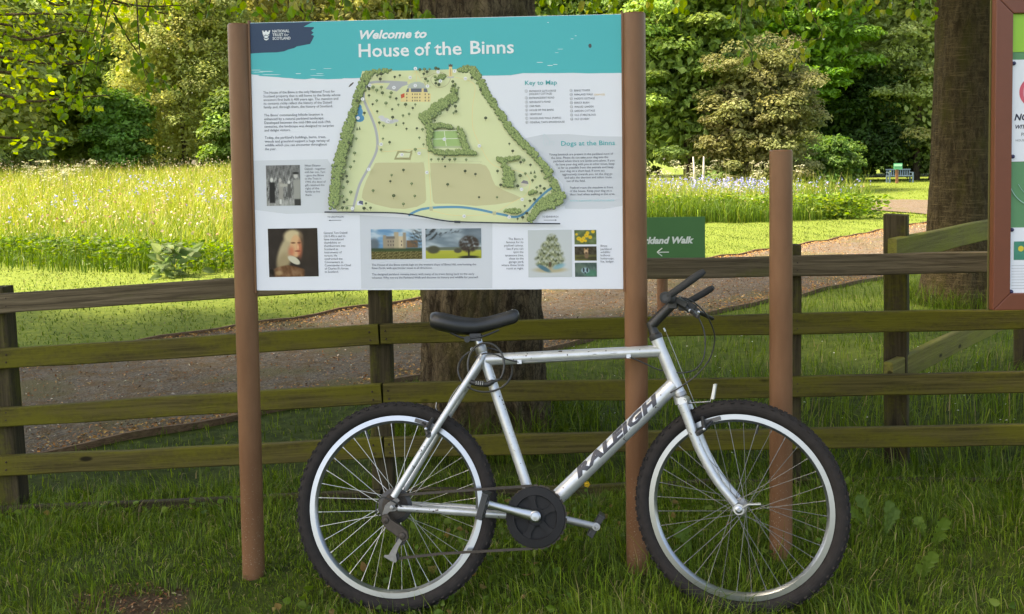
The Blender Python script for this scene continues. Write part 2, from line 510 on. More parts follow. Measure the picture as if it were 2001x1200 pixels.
# rough grass in front of the fence
N = 145000
x = rng.uniform(-2.5, 2.9, N); y = rng.uniform(2.55, 4.55, N)
dn = noise2(x, y, 5, 1)
keep = (~patch_mask(x, y)) & (rng.random(N) < 0.84 + 0.45 * dn) & (y < fence_y(x) + 0.25)
x, y, dn = x[keep], y[keep], dn[keep]
N = len(x)
h = np.clip(rng.normal(0.056, 0.024, N), 0.016, 0.15) * (1 + 0.55 * noise2(x, y, 3.0, 2)) * np.where(rng.random(N) < 0.05, 1.6, 1)
cc = palette(N, [G_DARK, G_MID, G_LITE, G_DRY], [0.34, 0.42, 0.19, 0.05])
blades('lawn_grass', x, y, h, rng.uniform(0.0020, 0.0042, N), cc * 1.12, 'rough green grass round the bicycle and sign posts', seg=2, bend=0.75, clump=6 * noise2(x, y, 3.5, 8))

# thick tall grass between fence and path
N = 75000
x = rng.uniform(-3.2, 8.5, N); y = rng.uniform(3.9, 13.5, N)
ok = (y > fence_y(x) + 0.05) & (y < path_line_y(x) - 0.03) & (np.abs(x) < 0.62 * y + 0.6)
x, y = x[ok], y[ok]; N = len(x)
tall = sstep(-0.4, 1.0, x + 0.3 * noise2(x, y, 2, 3)) * (1 - 0.85 * sstep(5.2, 6.4, y + 0.3 * noise2(x, y, 2, 5)))
h = np.clip(rng.normal(1, 0.3, N), 0.4, 1.8) * (0.045 + 0.17 * tall)
cc = palette(N, [G_DARK, G_MID, G_LITE, G_DRY], [0.28, 0.42, 0.26, 0.04])
blades('verge_grass', x, y, h, rng.uniform(0.003, 0.006, N), cc, 'long uncut grass between the fence and the path', seg=2, bend=0.5, clump=6 * noise2(x, y, 1.6, 9))

# tall tufts at the foot of the trees
N = 5000
a = rng.uniform(0, 6.28, N); rr = rng.uniform(0.34, 0.62, N)
tx, ty = -0.16, 5.25
x = np.where(rng.random(N) < 0.5, tx + rr * np.cos(a), 4.33 + rr * np.cos(a)); sel = x > 2
y = np.where(sel, 9.1 + rr * np.sin(a), ty + rr * np.sin(a))
cc = palette(N, [G_DARK, G_MID, G_LITE], [0.4, 0.4, 0.2])
blades('tuft_grass', x, y, rng.uniform(0.1, 0.27, N), rng.uniform(0.003, 0.006, N), cc, 'tall grass tufts round the foot of the trunks', seg=3, bend=0.6)

# mown lawn beyond the path
def lawn_pts(N, x0, x1, y0, y1, pw=1.0):
    x = rng.uniform(x0, x1, N); y = y0 + (y1 - y0) * rng.random(N) ** pw
    ok = ~inpoly(x, y, path_poly) & ~inpoly(x, y, loop_poly) & ~inpoly(x, y, meadow_poly) & (np.abs(x) < 0.6 * y + 1.5) & (y > path_line_y(np.clip(x, -9, 16)))
    return x[ok], y[ok]
x, y = lawn_pts(140000, -9, 13, 6, 24, 1.1); N = len(x)
tn = noise2(x, y, 1.2, 12)
cc = palette(N, [(0.065, 0.115, 0.017), (0.098, 0.155, 0.023), (0.15, 0.20, 0.035), (0.19, 0.185, 0.07)], [0.3, 0.42, 0.2, 0.08]) * (1 + 0.22 * tn[:, None])
blades('mown_lawn', x, y, rng.uniform(0.02, 0.05, N), rng.uniform(0.006, 0.012, N), cc, 'short mown lawn between the path and the meadow', seg=2, bend=0.9)
x, y = lawn_pts(65000, -4, 34, 22, 62, 1.3); N = len(x)
cc = palette(N, [(0.14, 0.20, 0.03), (0.19, 0.26, 0.04), (0.25, 0.29, 0.06)], [0.3, 0.45, 0.25])
blades('mown_lawn', x, y, rng.uniform(0.03, 0.07, N), rng.uniform(0.015, 0.03, N), cc, 'bright mown lawn far off below the bench', seg=2, bend=0.9)

# meadow of long grass
def meadow_pts(N, x0, x1, y0, y1, pw=1.6):
    x = rng.uniform(x0, x1, N); y = y0 + (y1 - y0) * rng.random(N) ** pw
    ok = inpoly(x, y, meadow_poly) & (np.abs(x) < 0.58 * y + 1.0)
    return x[ok], y[ok]
x, y = meadow_pts(165000, -24, 9.5, 11.8, 41)
x_, y_ = meadow_pts(60000, 1.5, 9.6, 20, 40); x = np.concatenate([x, x_]); y = np.concatenate([y, y_]); N = len(x)
dl = noise2(x, y, 0.5, 21)
h = np.clip(rng.normal(0.44, 0.11, N), 0.15, 0.8) * (1 + 0.22 * dl)
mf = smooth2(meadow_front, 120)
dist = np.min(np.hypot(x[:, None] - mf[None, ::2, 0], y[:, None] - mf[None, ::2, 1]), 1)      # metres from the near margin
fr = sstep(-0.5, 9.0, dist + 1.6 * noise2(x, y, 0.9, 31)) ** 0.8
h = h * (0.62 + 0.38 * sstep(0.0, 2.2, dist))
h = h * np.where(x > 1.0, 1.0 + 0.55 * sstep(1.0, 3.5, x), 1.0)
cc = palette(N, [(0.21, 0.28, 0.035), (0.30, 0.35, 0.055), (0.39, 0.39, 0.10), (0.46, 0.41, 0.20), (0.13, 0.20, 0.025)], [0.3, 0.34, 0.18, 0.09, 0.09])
cm = palette(N, [(0.065, 0.125, 0.016), (0.11, 0.19, 0.022), (0.17, 0.26, 0.032)], [0.3, 0.45, 0.25])  # margin greens: greener plants, plus shade put into the colour
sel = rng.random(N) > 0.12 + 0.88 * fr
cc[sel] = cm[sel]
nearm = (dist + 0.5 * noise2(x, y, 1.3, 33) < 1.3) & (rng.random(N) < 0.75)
cc[nearm] = palette(N, [(0.045, 0.095, 0.012), (0.075, 0.145, 0.018), (0.12, 0.20, 0.026)], [0.4, 0.4, 0.2])[nearm]  # darkest blades next to the margin, partly painted shade
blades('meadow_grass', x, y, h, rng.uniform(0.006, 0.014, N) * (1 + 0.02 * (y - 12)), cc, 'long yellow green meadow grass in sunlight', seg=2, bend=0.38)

# ================================================================== fence
W_RAIL = wood_mat('mossy_rail', (0.042, 0.034, 0.010), (0.120, 0.098, 0.030), (0.112, 0.103, 0.011), 0.63)
W_TOP = wood_mat('grey_top_rail', (0.060, 0.045, 0.028), (0.18, 0.14, 0.09), (0.10, 0.095, 0.03), 0.25)
W_POST = wood_mat('dark_post', (0.022, 0.018, 0.009), (0.075, 0.058, 0.034), (0.085, 0.082, 0.010), 0.42)
W_DIAG = wood_mat('yellow_side_rail', (0.11, 0.095, 0.03), (0.22, 0.20, 0.06), (0.19, 0.19, 0.03), 0.62)
NAIL = plain('rusty_nail', (0.06, 0.04, 0.03), 0.6, 0.6)
Yf = lambda px: 4.32 - 0.24 * px / 1933

def plank(name, a, b, hgt, thk, mat, parent, seed=0, up=Vector((0, 0, 1)), segs=10, rough=0.004, front=None):
    """board from a to b (points on the middle of its top front edge), local X along it"""
    a = Vector(a); b = Vector(b); X = (b - a).normalized()
    Yv = up.cross(X).normalized(); Z = X.cross(Yv)
    L = (b - a).length
    r = random.Random(seed)
    vs = []; fs = []
    c = min(0.005, thk * 0.2)
    prof = [(c, 0), (thk - c, 0), (thk, -c), (thk, -hgt + c), (thk - c, -hgt), (c, -hgt), (0, -hgt + c), (0, -c)]
    for i in range(segs + 1):
        t = i / segs
        w1, w2, w3 = (rough * (math.sin(t * 9 + seed) * 0.5 + r.uniform(-0.6, 0.6)) for _ in range(3))
        for k, (yy, zz) in enumerate(prof):
            vs.append((L * t, yy + w3 * 0.5, zz + (w1 if zz > -hgt / 2 else w2)))
    q = len(prof)
    for i in range(segs):
        fs += [(i * q + k, i * q + (k + 1) % q, (i + 1) * q + (k + 1) % q, (i + 1) * q + k) for k in range(q)]
    fs += [tuple(range(q)), tuple(segs * q + k for k in reversed(range(q)))]
    mw = Matrix((( X.x, Yv.x, Z.x, a.x), (X.y, Yv.y, Z.y, a.y), (X.z, Yv.z, Z.z, a.z), (0, 0, 0, 1)))
    return MB().add(vs, fs).build(name, mat, parent, mw=mw, auto=0.5)

def post(name, base, top, w, d, mat, parent, rot=0.0, seed=0, slope=0.0):
    """square post; local X runs up it so that the grain does too"""
    base = Vector(base); top = Vector(top); X = (top - base).normalized(); L = (top - base).length
    Yv = Vector((math.cos(rot), math.sin(rot), 0)); Yv = (Yv - X * Yv.dot(X)).normalized(); Z = X.cross(Yv)
    r = random.Random(seed); vs = []; fs = []; c = 0.006
    prof = [(-w / 2 + c, -d / 2), (w / 2 - c, -d / 2), (w / 2, -d / 2 + c), (w / 2, d / 2 - c), (w / 2 - c, d / 2), (-w / 2 + c, d / 2), (-w / 2, d / 2 - c), (-w / 2, -d / 2 + c)]
    for i in range(7):
        t = i / 6; o1, o2 = r.uniform(-.002, .002), r.uniform(-.002, .002)
        for yy, zz in prof: vs.append((L * t + (slope * yy if i == 6 else 0), yy + o1, zz + o2))
    for i in range(6):
        fs += [(i * 8 + k, i * 8 + (k + 1) % 8, (i + 1) * 8 + (k + 1) % 8, (i + 1) * 8 + k) for k in range(8)]
    fs += [tuple(range(8)), tuple(48 + k for k in reversed(range(8)))]
    mw = Matrix(((X.x, Yv.x, Z.x, base.x), (X.y, Yv.y, Z.y, base.y), (X.z, Yv.z, Z.z, base.z), (0, 0, 0, 1)))
    return MB().add(vs, fs).build(name, mat, parent, mw=mw, auto=0.5)

fence = thing('post_and_rail_fence', (0, 4.2, float(height(0, 4.2))), 'mossy wooden post and rail fence running behind the sign and bicycle', 'fence')
def fp(px, py, off=0.0): 
    return P(px, py, Yf(px) + off)
LEFT = [(571, 527, W_TOP), (681, 635.5, W_RAIL), (794, 752, W_RAIL), (891, 857, W_RAIL)]
RIGHT = [(514, 494, W_TOP), (634, 605, W_RAIL), (751, 730.5, W_RAIL), (856, 832, W_RAIL)]
joints = (741, 739.5, 745, 747)
nailmesh = None
def nail(p, parent):
    global nailmesh
    if nailmesh is None:
        o = MB().lathe([(0.0001, -0.004), (0.0035, -0.0035), (0.005, 0.0), (0.005, 0.004)], (0, 0, 0), (0, 1, 0), 8).build('nail', NAIL, parent, mw=Matrix.Translation(p))
        nailmesh = o.data
    else:
        o = link(bpy.data.objects.new('nail', nailmesh), parent, Matrix.Translation(p))
    return o
posts_px = {'a': (20, 985), 'b': (746, 900), 'c': (1537, 915), 'e': (2420, 905)}
for i, ((l0, l1, lm), (r0, r1, rm), j) in enumerate(zip(LEFT, RIGHT, joints)):
    sl = (l1 - l0) / 735.0
    a = fp(-620, l0 - sl * 620 + 6); b_ = fp(j - 2, l0 + sl * (j - 2))
    rl = plank('rail', a, b_, 0.0875, 0.038, lm, fence, seed=i * 3 + 1, segs=14)
    sr = (r1 - r0) / 1190.0
    a = fp(j + 3, r0 + sr * (j - 745)); b2 = fp(2560, r0 + sr * (2560 - 745))
    rr_ = plank('rail', a, b2, 0.0875, 0.038, rm, fence, seed=i * 3 + 2, segs=18)
    for q in (-14, -11):
        pass
    for dx, par, l_, s_ in ((-17, rl, l0, sl), (14, rr_, r0 - 745 * sr, sr)):
        for dy in (13, 29):
            px = j + dx + (dy - 20) * 0.12
            nail(fp(px, l_ + s_ * px + dy) + Vector((0, -0.0005, 0)), par)
    for px in (12, 1558, 1538):
        l_, s_, par = (l0, sl, rl) if px < 745 else (r0 - 745 * sr, sr, rr_)
        for dy in (13, 28):
            nail(fp(px, l_ + s_ * px + dy) + Vector((0, -0.0005, 0)), par)
def fpost(px_top, py_top, px_bot, w, d, rot, seed, off=0.085, slope=0.0, mat=W_POST):
    t = fp(px_top, py_top, off)
    b0 = fp(px_bot, 980, off)
    b0.z = float(height(b0.x, b0.y)) - 0.12
    return post('post', b0, t, w, d, mat, fence, rot, seed, slope)
fpost(-5, 560, 30, 0.105, 0.085, -0.05, 3)
fpost(742, 522, 752, 0.095, 0.085, -0.05, 4)
fpost(1541, 478, 1541, 0.090, 0.085, -0.05, 5)
fpost(2440, 470, 2440, 0.09, 0.085, -0.05, 6)
fpost(-690, 600, -650, 0.10, 0.085, -0.05, 7)
# gravel board along the ground
for (x0, y0, x1, y1, s) in ((-620, 1018, 742, 961, 31), (748, 961, 1545, 938, 32), (1550, 938, 2560, 934, 33)):
    plank('gravel_board', fp(x0, y0, -0.004), fp(x1, y1, -0.004), 0.15, 0.036, W_POST, fence, seed=s, segs=10, rough=0.006)

# corner post with the two rails of a fence leading away
side = thing('side_fence', (1.7, 4.3, float(height(1.7, 4.3))), 'thick square post with two yellowish rails leading away behind the notice board', 'fence')
ct = fp(1752, 419, 0.215); cb = fp(1752, 980, 0.215); cb.z = float(height(cb.x, cb.y)) - 0.12
post('post', cb, ct, 0.098, 0.09, W_POST, side, -0.5, 11, slope=-0.05)
dvec = Vector((0.655, 0.755, 0.0))
def side_rail(px, py, L, seed, mat):
    a = P(px, py, Yf(px) + 0.041)
    plank('rail', a, a + dvec * L, 0.105, 0.038, mat, side, seed=seed, segs=8)
side_rail(1752, 466, 2.4, 41, W_DIAG)
side_rail(1744, 708, 2.4, 42, W_DIAG)
e = P(1752, 466, Yf(1752) + 0.041) + dvec * 2.35
pb = Vector((e.x, e.y + 0.09, float(height(e.x, e.y)) - 0.1))
post('post', pb, Vector((pb.x, pb.y, e.z + 0.08)), 0.095, 0.095, W_POST, side, 0.62, 12)

# ================================================================== trees
def bark_mat(name, dark, mid, lichen, la, ring=0.0, moss=(0.06, 0.06, 0.015), mossa=0.3):
    m, n, l, b = new_mat(name)
    tc = n.new('ShaderNodeTexCoord'); v = tc.outputs['Object']
    a1 = noise_node(n, l, mapping(n, l, v, (1, 1, 0.28)), 24, 9, 0.72, 0.5)
    a2 = noise_node(n, l, v, 70, 5, 0.65)
    a3 = noise_node(n, l, mapping(n, l, v, (1, 1, 0.5)), 5, 5, 0.6)
    vo = n.new('ShaderNodeTexVoronoi'); vo.feature = 'DISTANCE_TO_EDGE'; vo.inputs['Scale'].default_value = 34
    nv = n.new('ShaderNodeTexNoise'); nv.inputs['Scale'].default_value = 9; l.new(v, nv.inputs['Vector'])
    vm = n.new('ShaderNodeVectorMath'); vm.operation = 'MULTIPLY_ADD'; vm.inputs[1].default_value = (.12, .12, .12); l.new(nv.outputs['Color'], vm.inputs[0]); l.new(mapping(n, l, v, (1, 1, 0.5)), vm.inputs[2])
    l.new(vm.outputs[0], vo.inputs['Vector'])
    c = mixcol(n, l, ramp(n, l, a1, 0.34, 0.68), dark, mid)
    c = mixcol(n, l, ramp(n, l, vo.outputs['Distance'], 0.10, -0.06), c.outputs[2], tuple(x * 0.7 for x in dark))
    c = mixcol(n, l, ramp(n, l, a3, 0.60 - mossa * 0.3, 0.85 - mossa * 0.3), c.outputs[2], moss)
    c = mixcol(n, l, ramp(n, l, a2, 0.74 - la, 0.80 - la), c.outputs[2], lichen)
    h = n.new('ShaderNodeMath'); h.operation = 'MULTIPLY_ADD'; h.inputs[1].default_value = 0.5; l.new(a2, h.inputs[0])
    l.new(a1, h.inputs[2])
    src = h.outputs[0]
    if ring:
        wv = n.new('ShaderNodeTexNoise'); wv.inputs['Scale'].default_value = 5; wv.inputs['Detail'].default_value = 5; wv.inputs['Roughness'].default_value = 0.6
        l.new(mapping(n, l, v, (1.2, 1.2, 16)), wv.inputs['Vector'])
        c = mixcol(n, l, ramp(n, l, wv.outputs[0], 0.52, 0.75), c.outputs[2], tuple(min(1, x * 1.45) for x in mid))
        h2 = n.new('ShaderNodeMath'); h2.operation = 'MULTIPLY_ADD'; h2.inputs[1].default_value = ring; l.new(wv.outputs[0], h2.inputs[0]); l.new(src, h2.inputs[2]); src = h2.outputs[0]
    l.new(c.outputs[2], b.inputs['Base Color']); b.inputs['Roughness'].default_value = 0.92; b.inputs['Specular IOR Level'].default_value = 0.15
    bp = n.new('ShaderNodeBump'); bp.inputs['Strength'].default_value = 0.9; bp.inputs['Distance'].default_value = 0.02
    bp.inputs['Distance'].default_value = 0.035
    l.new(src, bp.inputs['Height']); l.new(bp.outputs[0], b.inputs['Normal'])
    return m
BARK_A = bark_mat('plated_bark', (0.030, 0.020, 0.012), (0.205, 0.155, 0.095), (0.34, 0.33, 0.24), 0.07, 0, (0.115, 0.098, 0.035), 0.35)
BARK_B = bark_mat('banded_bark', (0.045, 0.032, 0.016), (0.115, 0.085, 0.044), (0.30, 0.30, 0.24), 0.05, 0.35, (0.070, 0.060, 0.016), 0.45)
BARK_C = bark_mat('far_bark', (0.05, 0.04, 0.03), (0.15, 0.12, 0.09), (0.25, 0.25, 0.2), 0.0)

def trunk_mesh(name, base, prof, mat, parent, nr=88, nz=120, plates=1.0, seed=0, lean=(0, 0)):
    """prof: [(height, radius)]; bark plates are real relief"""
    hs = np.linspace(prof[0][0], prof[-1][0], nz); rs = np.interp(hs, [p[0] for p in prof], [p[1] for p in prof])
    th = np.linspace(0, 2 * np.pi, nr, endpoint=False)
    H, T = np.meshgrid(hs, th, indexing='ij'); R = np.repeat(rs[:, None], nr, 1)
    r = np.random.default_rng(seed)
    D = np.zeros_like(H)
    for k in range(5):                        # root flare and fluting
        ph = r.uniform(0, 6.28); D += 0.35 * R * np.exp(-np.clip(H, 0, 9) / 0.28) * np.maximum(0, np.cos((k + 3) * T + ph)) * 0.16
    D += 0.010 * np.sin(3 * T + 1.7 * H + seed) + 0.008 * np.sin(5 * T - 2.3 * H)
    n1 = np.zeros_like(H)
    for k in range(16):
        f = r.integers(9, 34); g = r.normal(0, 14); ph = r.uniform(0, 6.28)
        n1 += np.sin(f * T + g * H + ph + 1.2 * np.sin(6 * H + ph))
    D += plates * 0.009 * np.tanh(n1 / 1.6)
    D += plates * 0.003 * r.normal(0, 1, H.shape)
    RR = R + D
    x = base[0] + RR * np.cos(T) + lean[0] * H; y = base[1] + RR * np.sin(T) + lean[1] * H; z = base[2] + H
    V = np.stack([x, y, z], 2).reshape(-1, 3)
    i = np.arange(nz - 1)[:, None] * nr + np.arange(nr)[None, :]
    j = np.arange(nz - 1)[:, None] * nr + (np.arange(nr)[None, :] + 1) % nr
    Fc = np.stack([i, j, j + nr, i + nr], 2).reshape(-1, 4)
    return mesh_np(name, V, Fc, mat, parent, smooth=True)

MAT_LEAF = leaf_mat('tree_leaves', 0.48, 0.5, 0.05)
MAT_LEAF2 = leaf_mat('spring_leaves', 0.55, 0.45, 0.06)

def leaf_quads(c, nrm, L, Wd, cols):
    """four-cornered pointed leaves folded along the rib"""
    N = len(c)
    nrm = nrm / np.linalg.norm(nrm, axis=1, keepdims=True)
    t = rng.normal(0, 1, (N, 3)); t -= nrm * (t * nrm).sum(1, keepdims=True); t /= np.linalg.norm(t, axis=1, keepdims=True)
    b_ = np.cross(nrm, t)
    L = L[:, None]; Wd = Wd[:, None]
    V = np.stack([c - t * L * 0.5, c + b_ * Wd * 0.5 + nrm * Wd * 0.18 - t * L * 0.05, c + t * L * 0.5, c - b_ * Wd * 0.5 + nrm * Wd * 0.18 - t * L * 0.05], 1)
    Fc = np.arange(N * 4).reshape(N, 4)
    return V.reshape(-1, 3), Fc, np.repeat(cols, 4, 0)

def crown_cloud(centre, rad, nclump, crad, nleaf, leaf, color, var=0.3, flat=0.6, lo=-0.95, huevar=0.12, shell=0.5, mask=None, droop=0.0, aspect=0.6, power=3.2):
    """leaves gathered in clumps spread through an ellipsoid"""
    cs = []
    while len(cs) < nclump:
        d = rng.normal(0, 1, 3); d /= (np.abs(d) ** power).sum() ** (1 / power)
        if d[2] < lo: continue
        q = np.array(centre) + d * np.array(rad) * (shell + (1 - shell) * rng.random() ** 0.6) * rng.uniform(0.82, 1.1)
        if mask is not None and not mask(q): continue
        cs.append(q)
    cs = np.array(cs)
    idx = rng.integers(0, nclump, nleaf)
    cr = rng.uniform(0.6, 1.35, nclump) * crad
    d = rng.normal(0, 1, (nleaf, 3)); d[:, 2] = np.abs(d[:, 2]) * 0.9 - 0.35; d /= np.linalg.norm(d, axis=1, keepdims=True)
    r = cr[idx] * (0.55 + 0.5 * rng.random(nleaf))
    p = cs[idx] + d * r[:, None] * np.array([1, 1, flat])
    p[:, 2] -= droop * rng.random(nleaf) ** 2 * cr[idx]
    nr = d * 0.7 + np.array([0, 0, 0.7]) + rng.normal(0, 0.45, (nleaf, 3))
    cv = 1 + rng.normal(0, huevar, (nclump, 3)) + rng.normal(0, var * 0.5, (nclump, 1))
    c = np.array(color)[None] * np.clip(cv[idx], 0.4, 1.8) * rng.uniform(1 - var, 1 + var, (nleaf, 1))
    if mask is not None:
        ok = np.array([mask(q) for q in p]); p, nr, c = p[ok], nr[ok], c[ok]
    L = rng.uniform(0.7, 1.3, len(p)) * leaf
    return leaf_quads(p, nr, L, L * aspect, np.clip(c, 0.004, 0.8)), cs

def limbs(mb, start, targets, r0, r1, sag=0.15):
    for t in targets:
        s = Vector(start); t = Vector(t); m_ = s.lerp(t, 0.5) + Vector((random.uniform(-.3, .3), random.uniform(-.3, .3), sag * (t - s).length))
        pts = spline([s, m_, t], 5)
        mb.tube(pts, [r0 + (r1 - r0) * i / (len(pts) - 1) for i in range(len(pts))], 7)

def far_tree(px, Y, rad, z0, z1, color, label, leaf=0.2, crad=1.1, nclump=60, nleaf=12000, flat=0.6, var=0.3, name='broadleaf_tree', cat='tree', group='trees beyond the meadow', droop=0.0, trunk_r=0.22, shell=0.5, twigs=0, aspect=0.6, huevar=0.045):
    nleaf = int(nleaf * 2.0); leaf = leaf * 1.3; nclump = int(nclump * 1.7)
    b0 = P(px, 330, Y); g = float(height(b0.x, Y)); base = (b0.x, Y, g)
    t = thing(name, base, label, cat, group)
    cz = (z0 + z1) / 2
    (V, Fc, C), cs = crown_cloud((b0.x, Y, cz), (rad, rad * 0.85, (z1 - z0) / 2), nclump, crad, nleaf, leaf, color, var=var, flat=flat, droop=droop, shell=shell, aspect=aspect, huevar=huevar)
    nf = nleaf // 5; dd = rng.normal(0, 1, (nf, 3)); dd /= (np.abs(dd) ** 3.2).sum(1, keepdims=True) ** (1 / 3.2)
    pf = np.array([b0.x, Y, cz]) + dd * np.array([rad, rad * 0.85, (z1 - z0) / 2]) * (0.25 + 0.6 * rng.random((nf, 1)))
    Vf, Ff, Cf = leaf_quads(pf, rng.normal(0, 1, (nf, 3)) + np.array([0, 0, 0.6]), rng.uniform(1.2, 2.2, nf) * leaf, rng.uniform(0.9, 1.5, nf) * leaf, np.clip(np.array(color)[None] * rng.uniform(0.9, 1.4, (nf, 1)), 0, 0.8))  # fill leaves coloured lighter to offset dark self-shadowed gaps
    Fc = np.concatenate([Fc, Ff + len(V)]); V = np.concatenate([V, Vf]); C = np.concatenate([C, Cf])
    V[:, 2] = np.maximum(V[:, 2], height(V[:, 0], V[:, 1]) + 0.03)
    mesh_np('crown', V, Fc, MAT_LEAF, t, cols=C)
    mb = MB()
    top = Vector((b0.x, Y, g + (z1 - g) * 0.72))
    mid = Vector((b0.x + random.uniform(-.2, .2), Y + random.uniform(-.2, .2), g + (z1 - g) * 0.35))
    mb.tube(spline([Vector((b0.x, Y, g - 0.2)), mid, top], 5), [trunk_r * (1 - 0.07 * i) for i in range(11)], 9)
    limbs(mb, mid, [tuple(q) for q in cs[::max(1, len(cs) // 9)][:9]], trunk_r * 0.28, 0.015)
    if twigs:
        for q in cs[rng.integers(0, len(cs), twigs)]:
            s = Vector(q); mb.tube([s, s + Vector((random.uniform(-.5, .5), random.uniform(-.4, .2), random.uniform(-.2, .7))), s + Vector((random.uniform(-1, 1), random.uniform(-.9, .2), random.uniform(-.1, 1.2)))], [0.012, 0.009, 0.004], 4)
    mb.build('trunk', BARK_C, t, smooth=True)
    return t

PALE, MIDG, DARKG = (0.37, 0.41, 0.135), (0.115, 0.19, 0.042), (0.05, 0.105, 0.025)
far_tree(-70, 37, 3.4, 0.9, 11, (0.31, 0.37, 0.12), 'grey green bushy tree at the edge of the photo behind the maple sprays', nleaf=11000, leaf=0.19)
far_tree(60, 45, 4.2, 1.1, 13, (0.27, 0.35, 0.10), 'mid green tree with dark hollows beyond the meadow, left of the pale tree', nleaf=14000)
far_tree(190, 47, 3.2, 0.9, 7.4, (0.22, 0.30, 0.10), 'dull dark green rounded tree low behind the meadow', nleaf=10000, crad=0.9)
far_tree(232, 39.5, 0.95, 0.9, 4.3, (0.14, 0.27, 0.055), 'small fresh green bush at the foot of the pale yellow tree', nleaf=5500, leaf=0.15, crad=0.55, name='bush', cat='bush', nclump=40)
far_tree(365, 42, 3.1, 0.4, 15, PALE, 'tall pale yellow green tree with thin bare twigs beside the sign post', nleaf=36000, leaf=0.105, crad=0.62, nclump=230, var=0.16, droop=0.6, twigs=120, aspect=0.45, shell=0.3, trunk_r=0.14)
far_tree(462, 39.5, 0.9, 0.8, 4.4, (0.16, 0.25, 0.06), 'green bush touching the brown sign post at the meadow top', nleaf=5500, leaf=0.15, crad=0.55, name='bush', cat='bush', nclump=40)
far_tree(600, 46, 4.2, 1.0, 15, (0.30, 0.30, 0.10), 'pale straw coloured tree showing just above the sign panel', nleaf=20000, leaf=0.14, crad=0.9, nclump=100, droop=0.5, twigs=80, aspect=0.4)
far_tree(800, 50, 4.0, 1.0, 15, (0.25, 0.27, 0.08), 'light olive tree half hidden by the large trunk', nleaf=7000, leaf=0.25)
far_tree(1120, 47, 3.8, 0.5, 14.5, (0.10, 0.17, 0.04), 'green tree right of the large trunk above the sign', nleaf=14000)
far_tree(1345, 40, 3.1, 0.2, 13, (0.19, 0.29, 0.075), 'dense dark green tree in shelving layers behind the sign post', nleaf=24000, leaf=0.17, crad=0.95, nclump=80, flat=0.42, huevar=0.06)
far_tree(1560, 55, 4.0, 3.2, 17, (0.15, 0.29, 0.045), 'bright green layered tree high above the short bollard', nleaf=20000, leaf=0.2, crad=1.0, nclump=80, flat=0.35)
far_tree(1480, 38, 2.2, 0.1, 5.8, (0.20, 0.215, 0.085), 'pale buff leaved shrub standing behind the short bollard', nleaf=21000, leaf=0.1, crad=0.5, nclump=130, var=0.2, twigs=60, name='shrub', cat='shrub')
far_tree(1790, 57, 4.6, 0.6, 17, (0.28, 0.35, 0.13), 'grey green tree over the bench beside the dark trunk', nleaf=24000, leaf=0.17, crad=0.9, nclump=110)
far_tree(1655, 57, 2.9, 0.1, 6.5, (0.045, 0.095, 0.022), 'dark green tree filling the dark gap between the buff shrub and grey green tree', nleaf=9000)  # added to fill a dark gap; the gap's darkness is in the leaf colour
far_tree(1615, 46, 1.5, 0.0, 2.3, (0.11, 0.20, 0.045), 'low dark green bush on the lawn edge left of the bench', nleaf=4500, leaf=0.14, crad=0.5, name='bush', cat='bush', nclump=40)
far_tree(1820, 58, 2.6, 0.0, 3.6, (0.16, 0.24, 0.065), 'low hedge like bush directly behind the far bench', nleaf=5000, leaf=0.17, crad=0.6, name='bush', cat='bush', nclump=40)
# wood behind, reads as one dark mass
V_, F_, C_ = [], [], []; off = 0
for i in range(17):
    X = -46 + i * 6.2 + random.uniform(-1, 1); Y = 74 + random.uniform(-5, 8); zt = random.uniform(15, 20)
    (V, Fc, C), cs = crown_cloud((X, Y, zt / 2), (5.0, 4, zt / 2), 80, 1.7, 4300, 0.9, random.choice([(0.06, 0.12, 0.03), (0.08, 0.14, 0.03), (0.10, 0.15, 0.04)]), var=0.35)
    V[:, 2] = np.maximum(V[:, 2], 0.1)
    V_.append(V); F_.append(Fc + off); C_.append(C); off += len(V)
for i in range(30):
    X = -46 + i * 3.4 + random.uniform(-.6, .6); Y = 66 + random.uniform(-2, 3)
    (V, Fc, C), cs = crown_cloud((X, Y, 2.2), (2.6, 1.6, 2.2), 24, 0.9, 1000, 0.6, random.choice([(0.06, 0.12, 0.03), (0.05, 0.10, 0.025), (0.08, 0.13, 0.035)]), var=0.3)
    V[:, 2] = np.maximum(V[:, 2], height(V[:, 0], V[:, 1]) + 0.05)
    V_.append(V); F_.append(Fc + off); C_.append(C); off += len(V)
tag(mesh_np('far_woods', np.concatenate(V_), np.concatenate(F_), MAT_LEAF, cols=np.concatenate(C_)), 'dark green wood closing the view behind the trees', kind='stuff')

# ------------------------------------------------------------------ the near trees
g1 = Vector((-0.165, 5.22, float(height(-0.165, 5.22))))
tree1 = thing('lime_tree', g1, 'large dark brown trunk behind the sign panel with leafy twigs hanging above it', 'tree')
trunk_mesh('trunk', g1, [(-0.1, 0.40), (0.0, 0.385), (0.12, 0.345), (0.3, 0.322), (0.6, 0.315), (1.2, 0.31), (2.2, 0.302), (3.4, 0.285), (5.5, 0.21), (8, 0.1)], BARK_A, tree1, seed=2, nz=190, nr=110, lean=(-0.004, 0.0))
g2_ = Vector((4.225, 9.1, float(height(4.225, 9.1))))
tree2 = thing('cherry_tree', g2_, 'dark trunk with banded bark standing just left of the notice board', 'tree')
trunk_mesh('trunk', g2_, [(-0.1, 0.42), (0.0, 0.385), (0.15, 0.338), (0.4, 0.315), (1.0, 0.305), (1.6, 0.292), (2.4, 0.28), (3.2, 0.285), (4.4, 0.25), (6, 0.17), (8.5, 0.08)], BARK_B, tree2, seed=5, nz=170, nr=90, plates=0.55, lean=(0.012, 0.0))
g3 = Vector((-7.6, 9.6, float(height(-7.6, 9.6))))
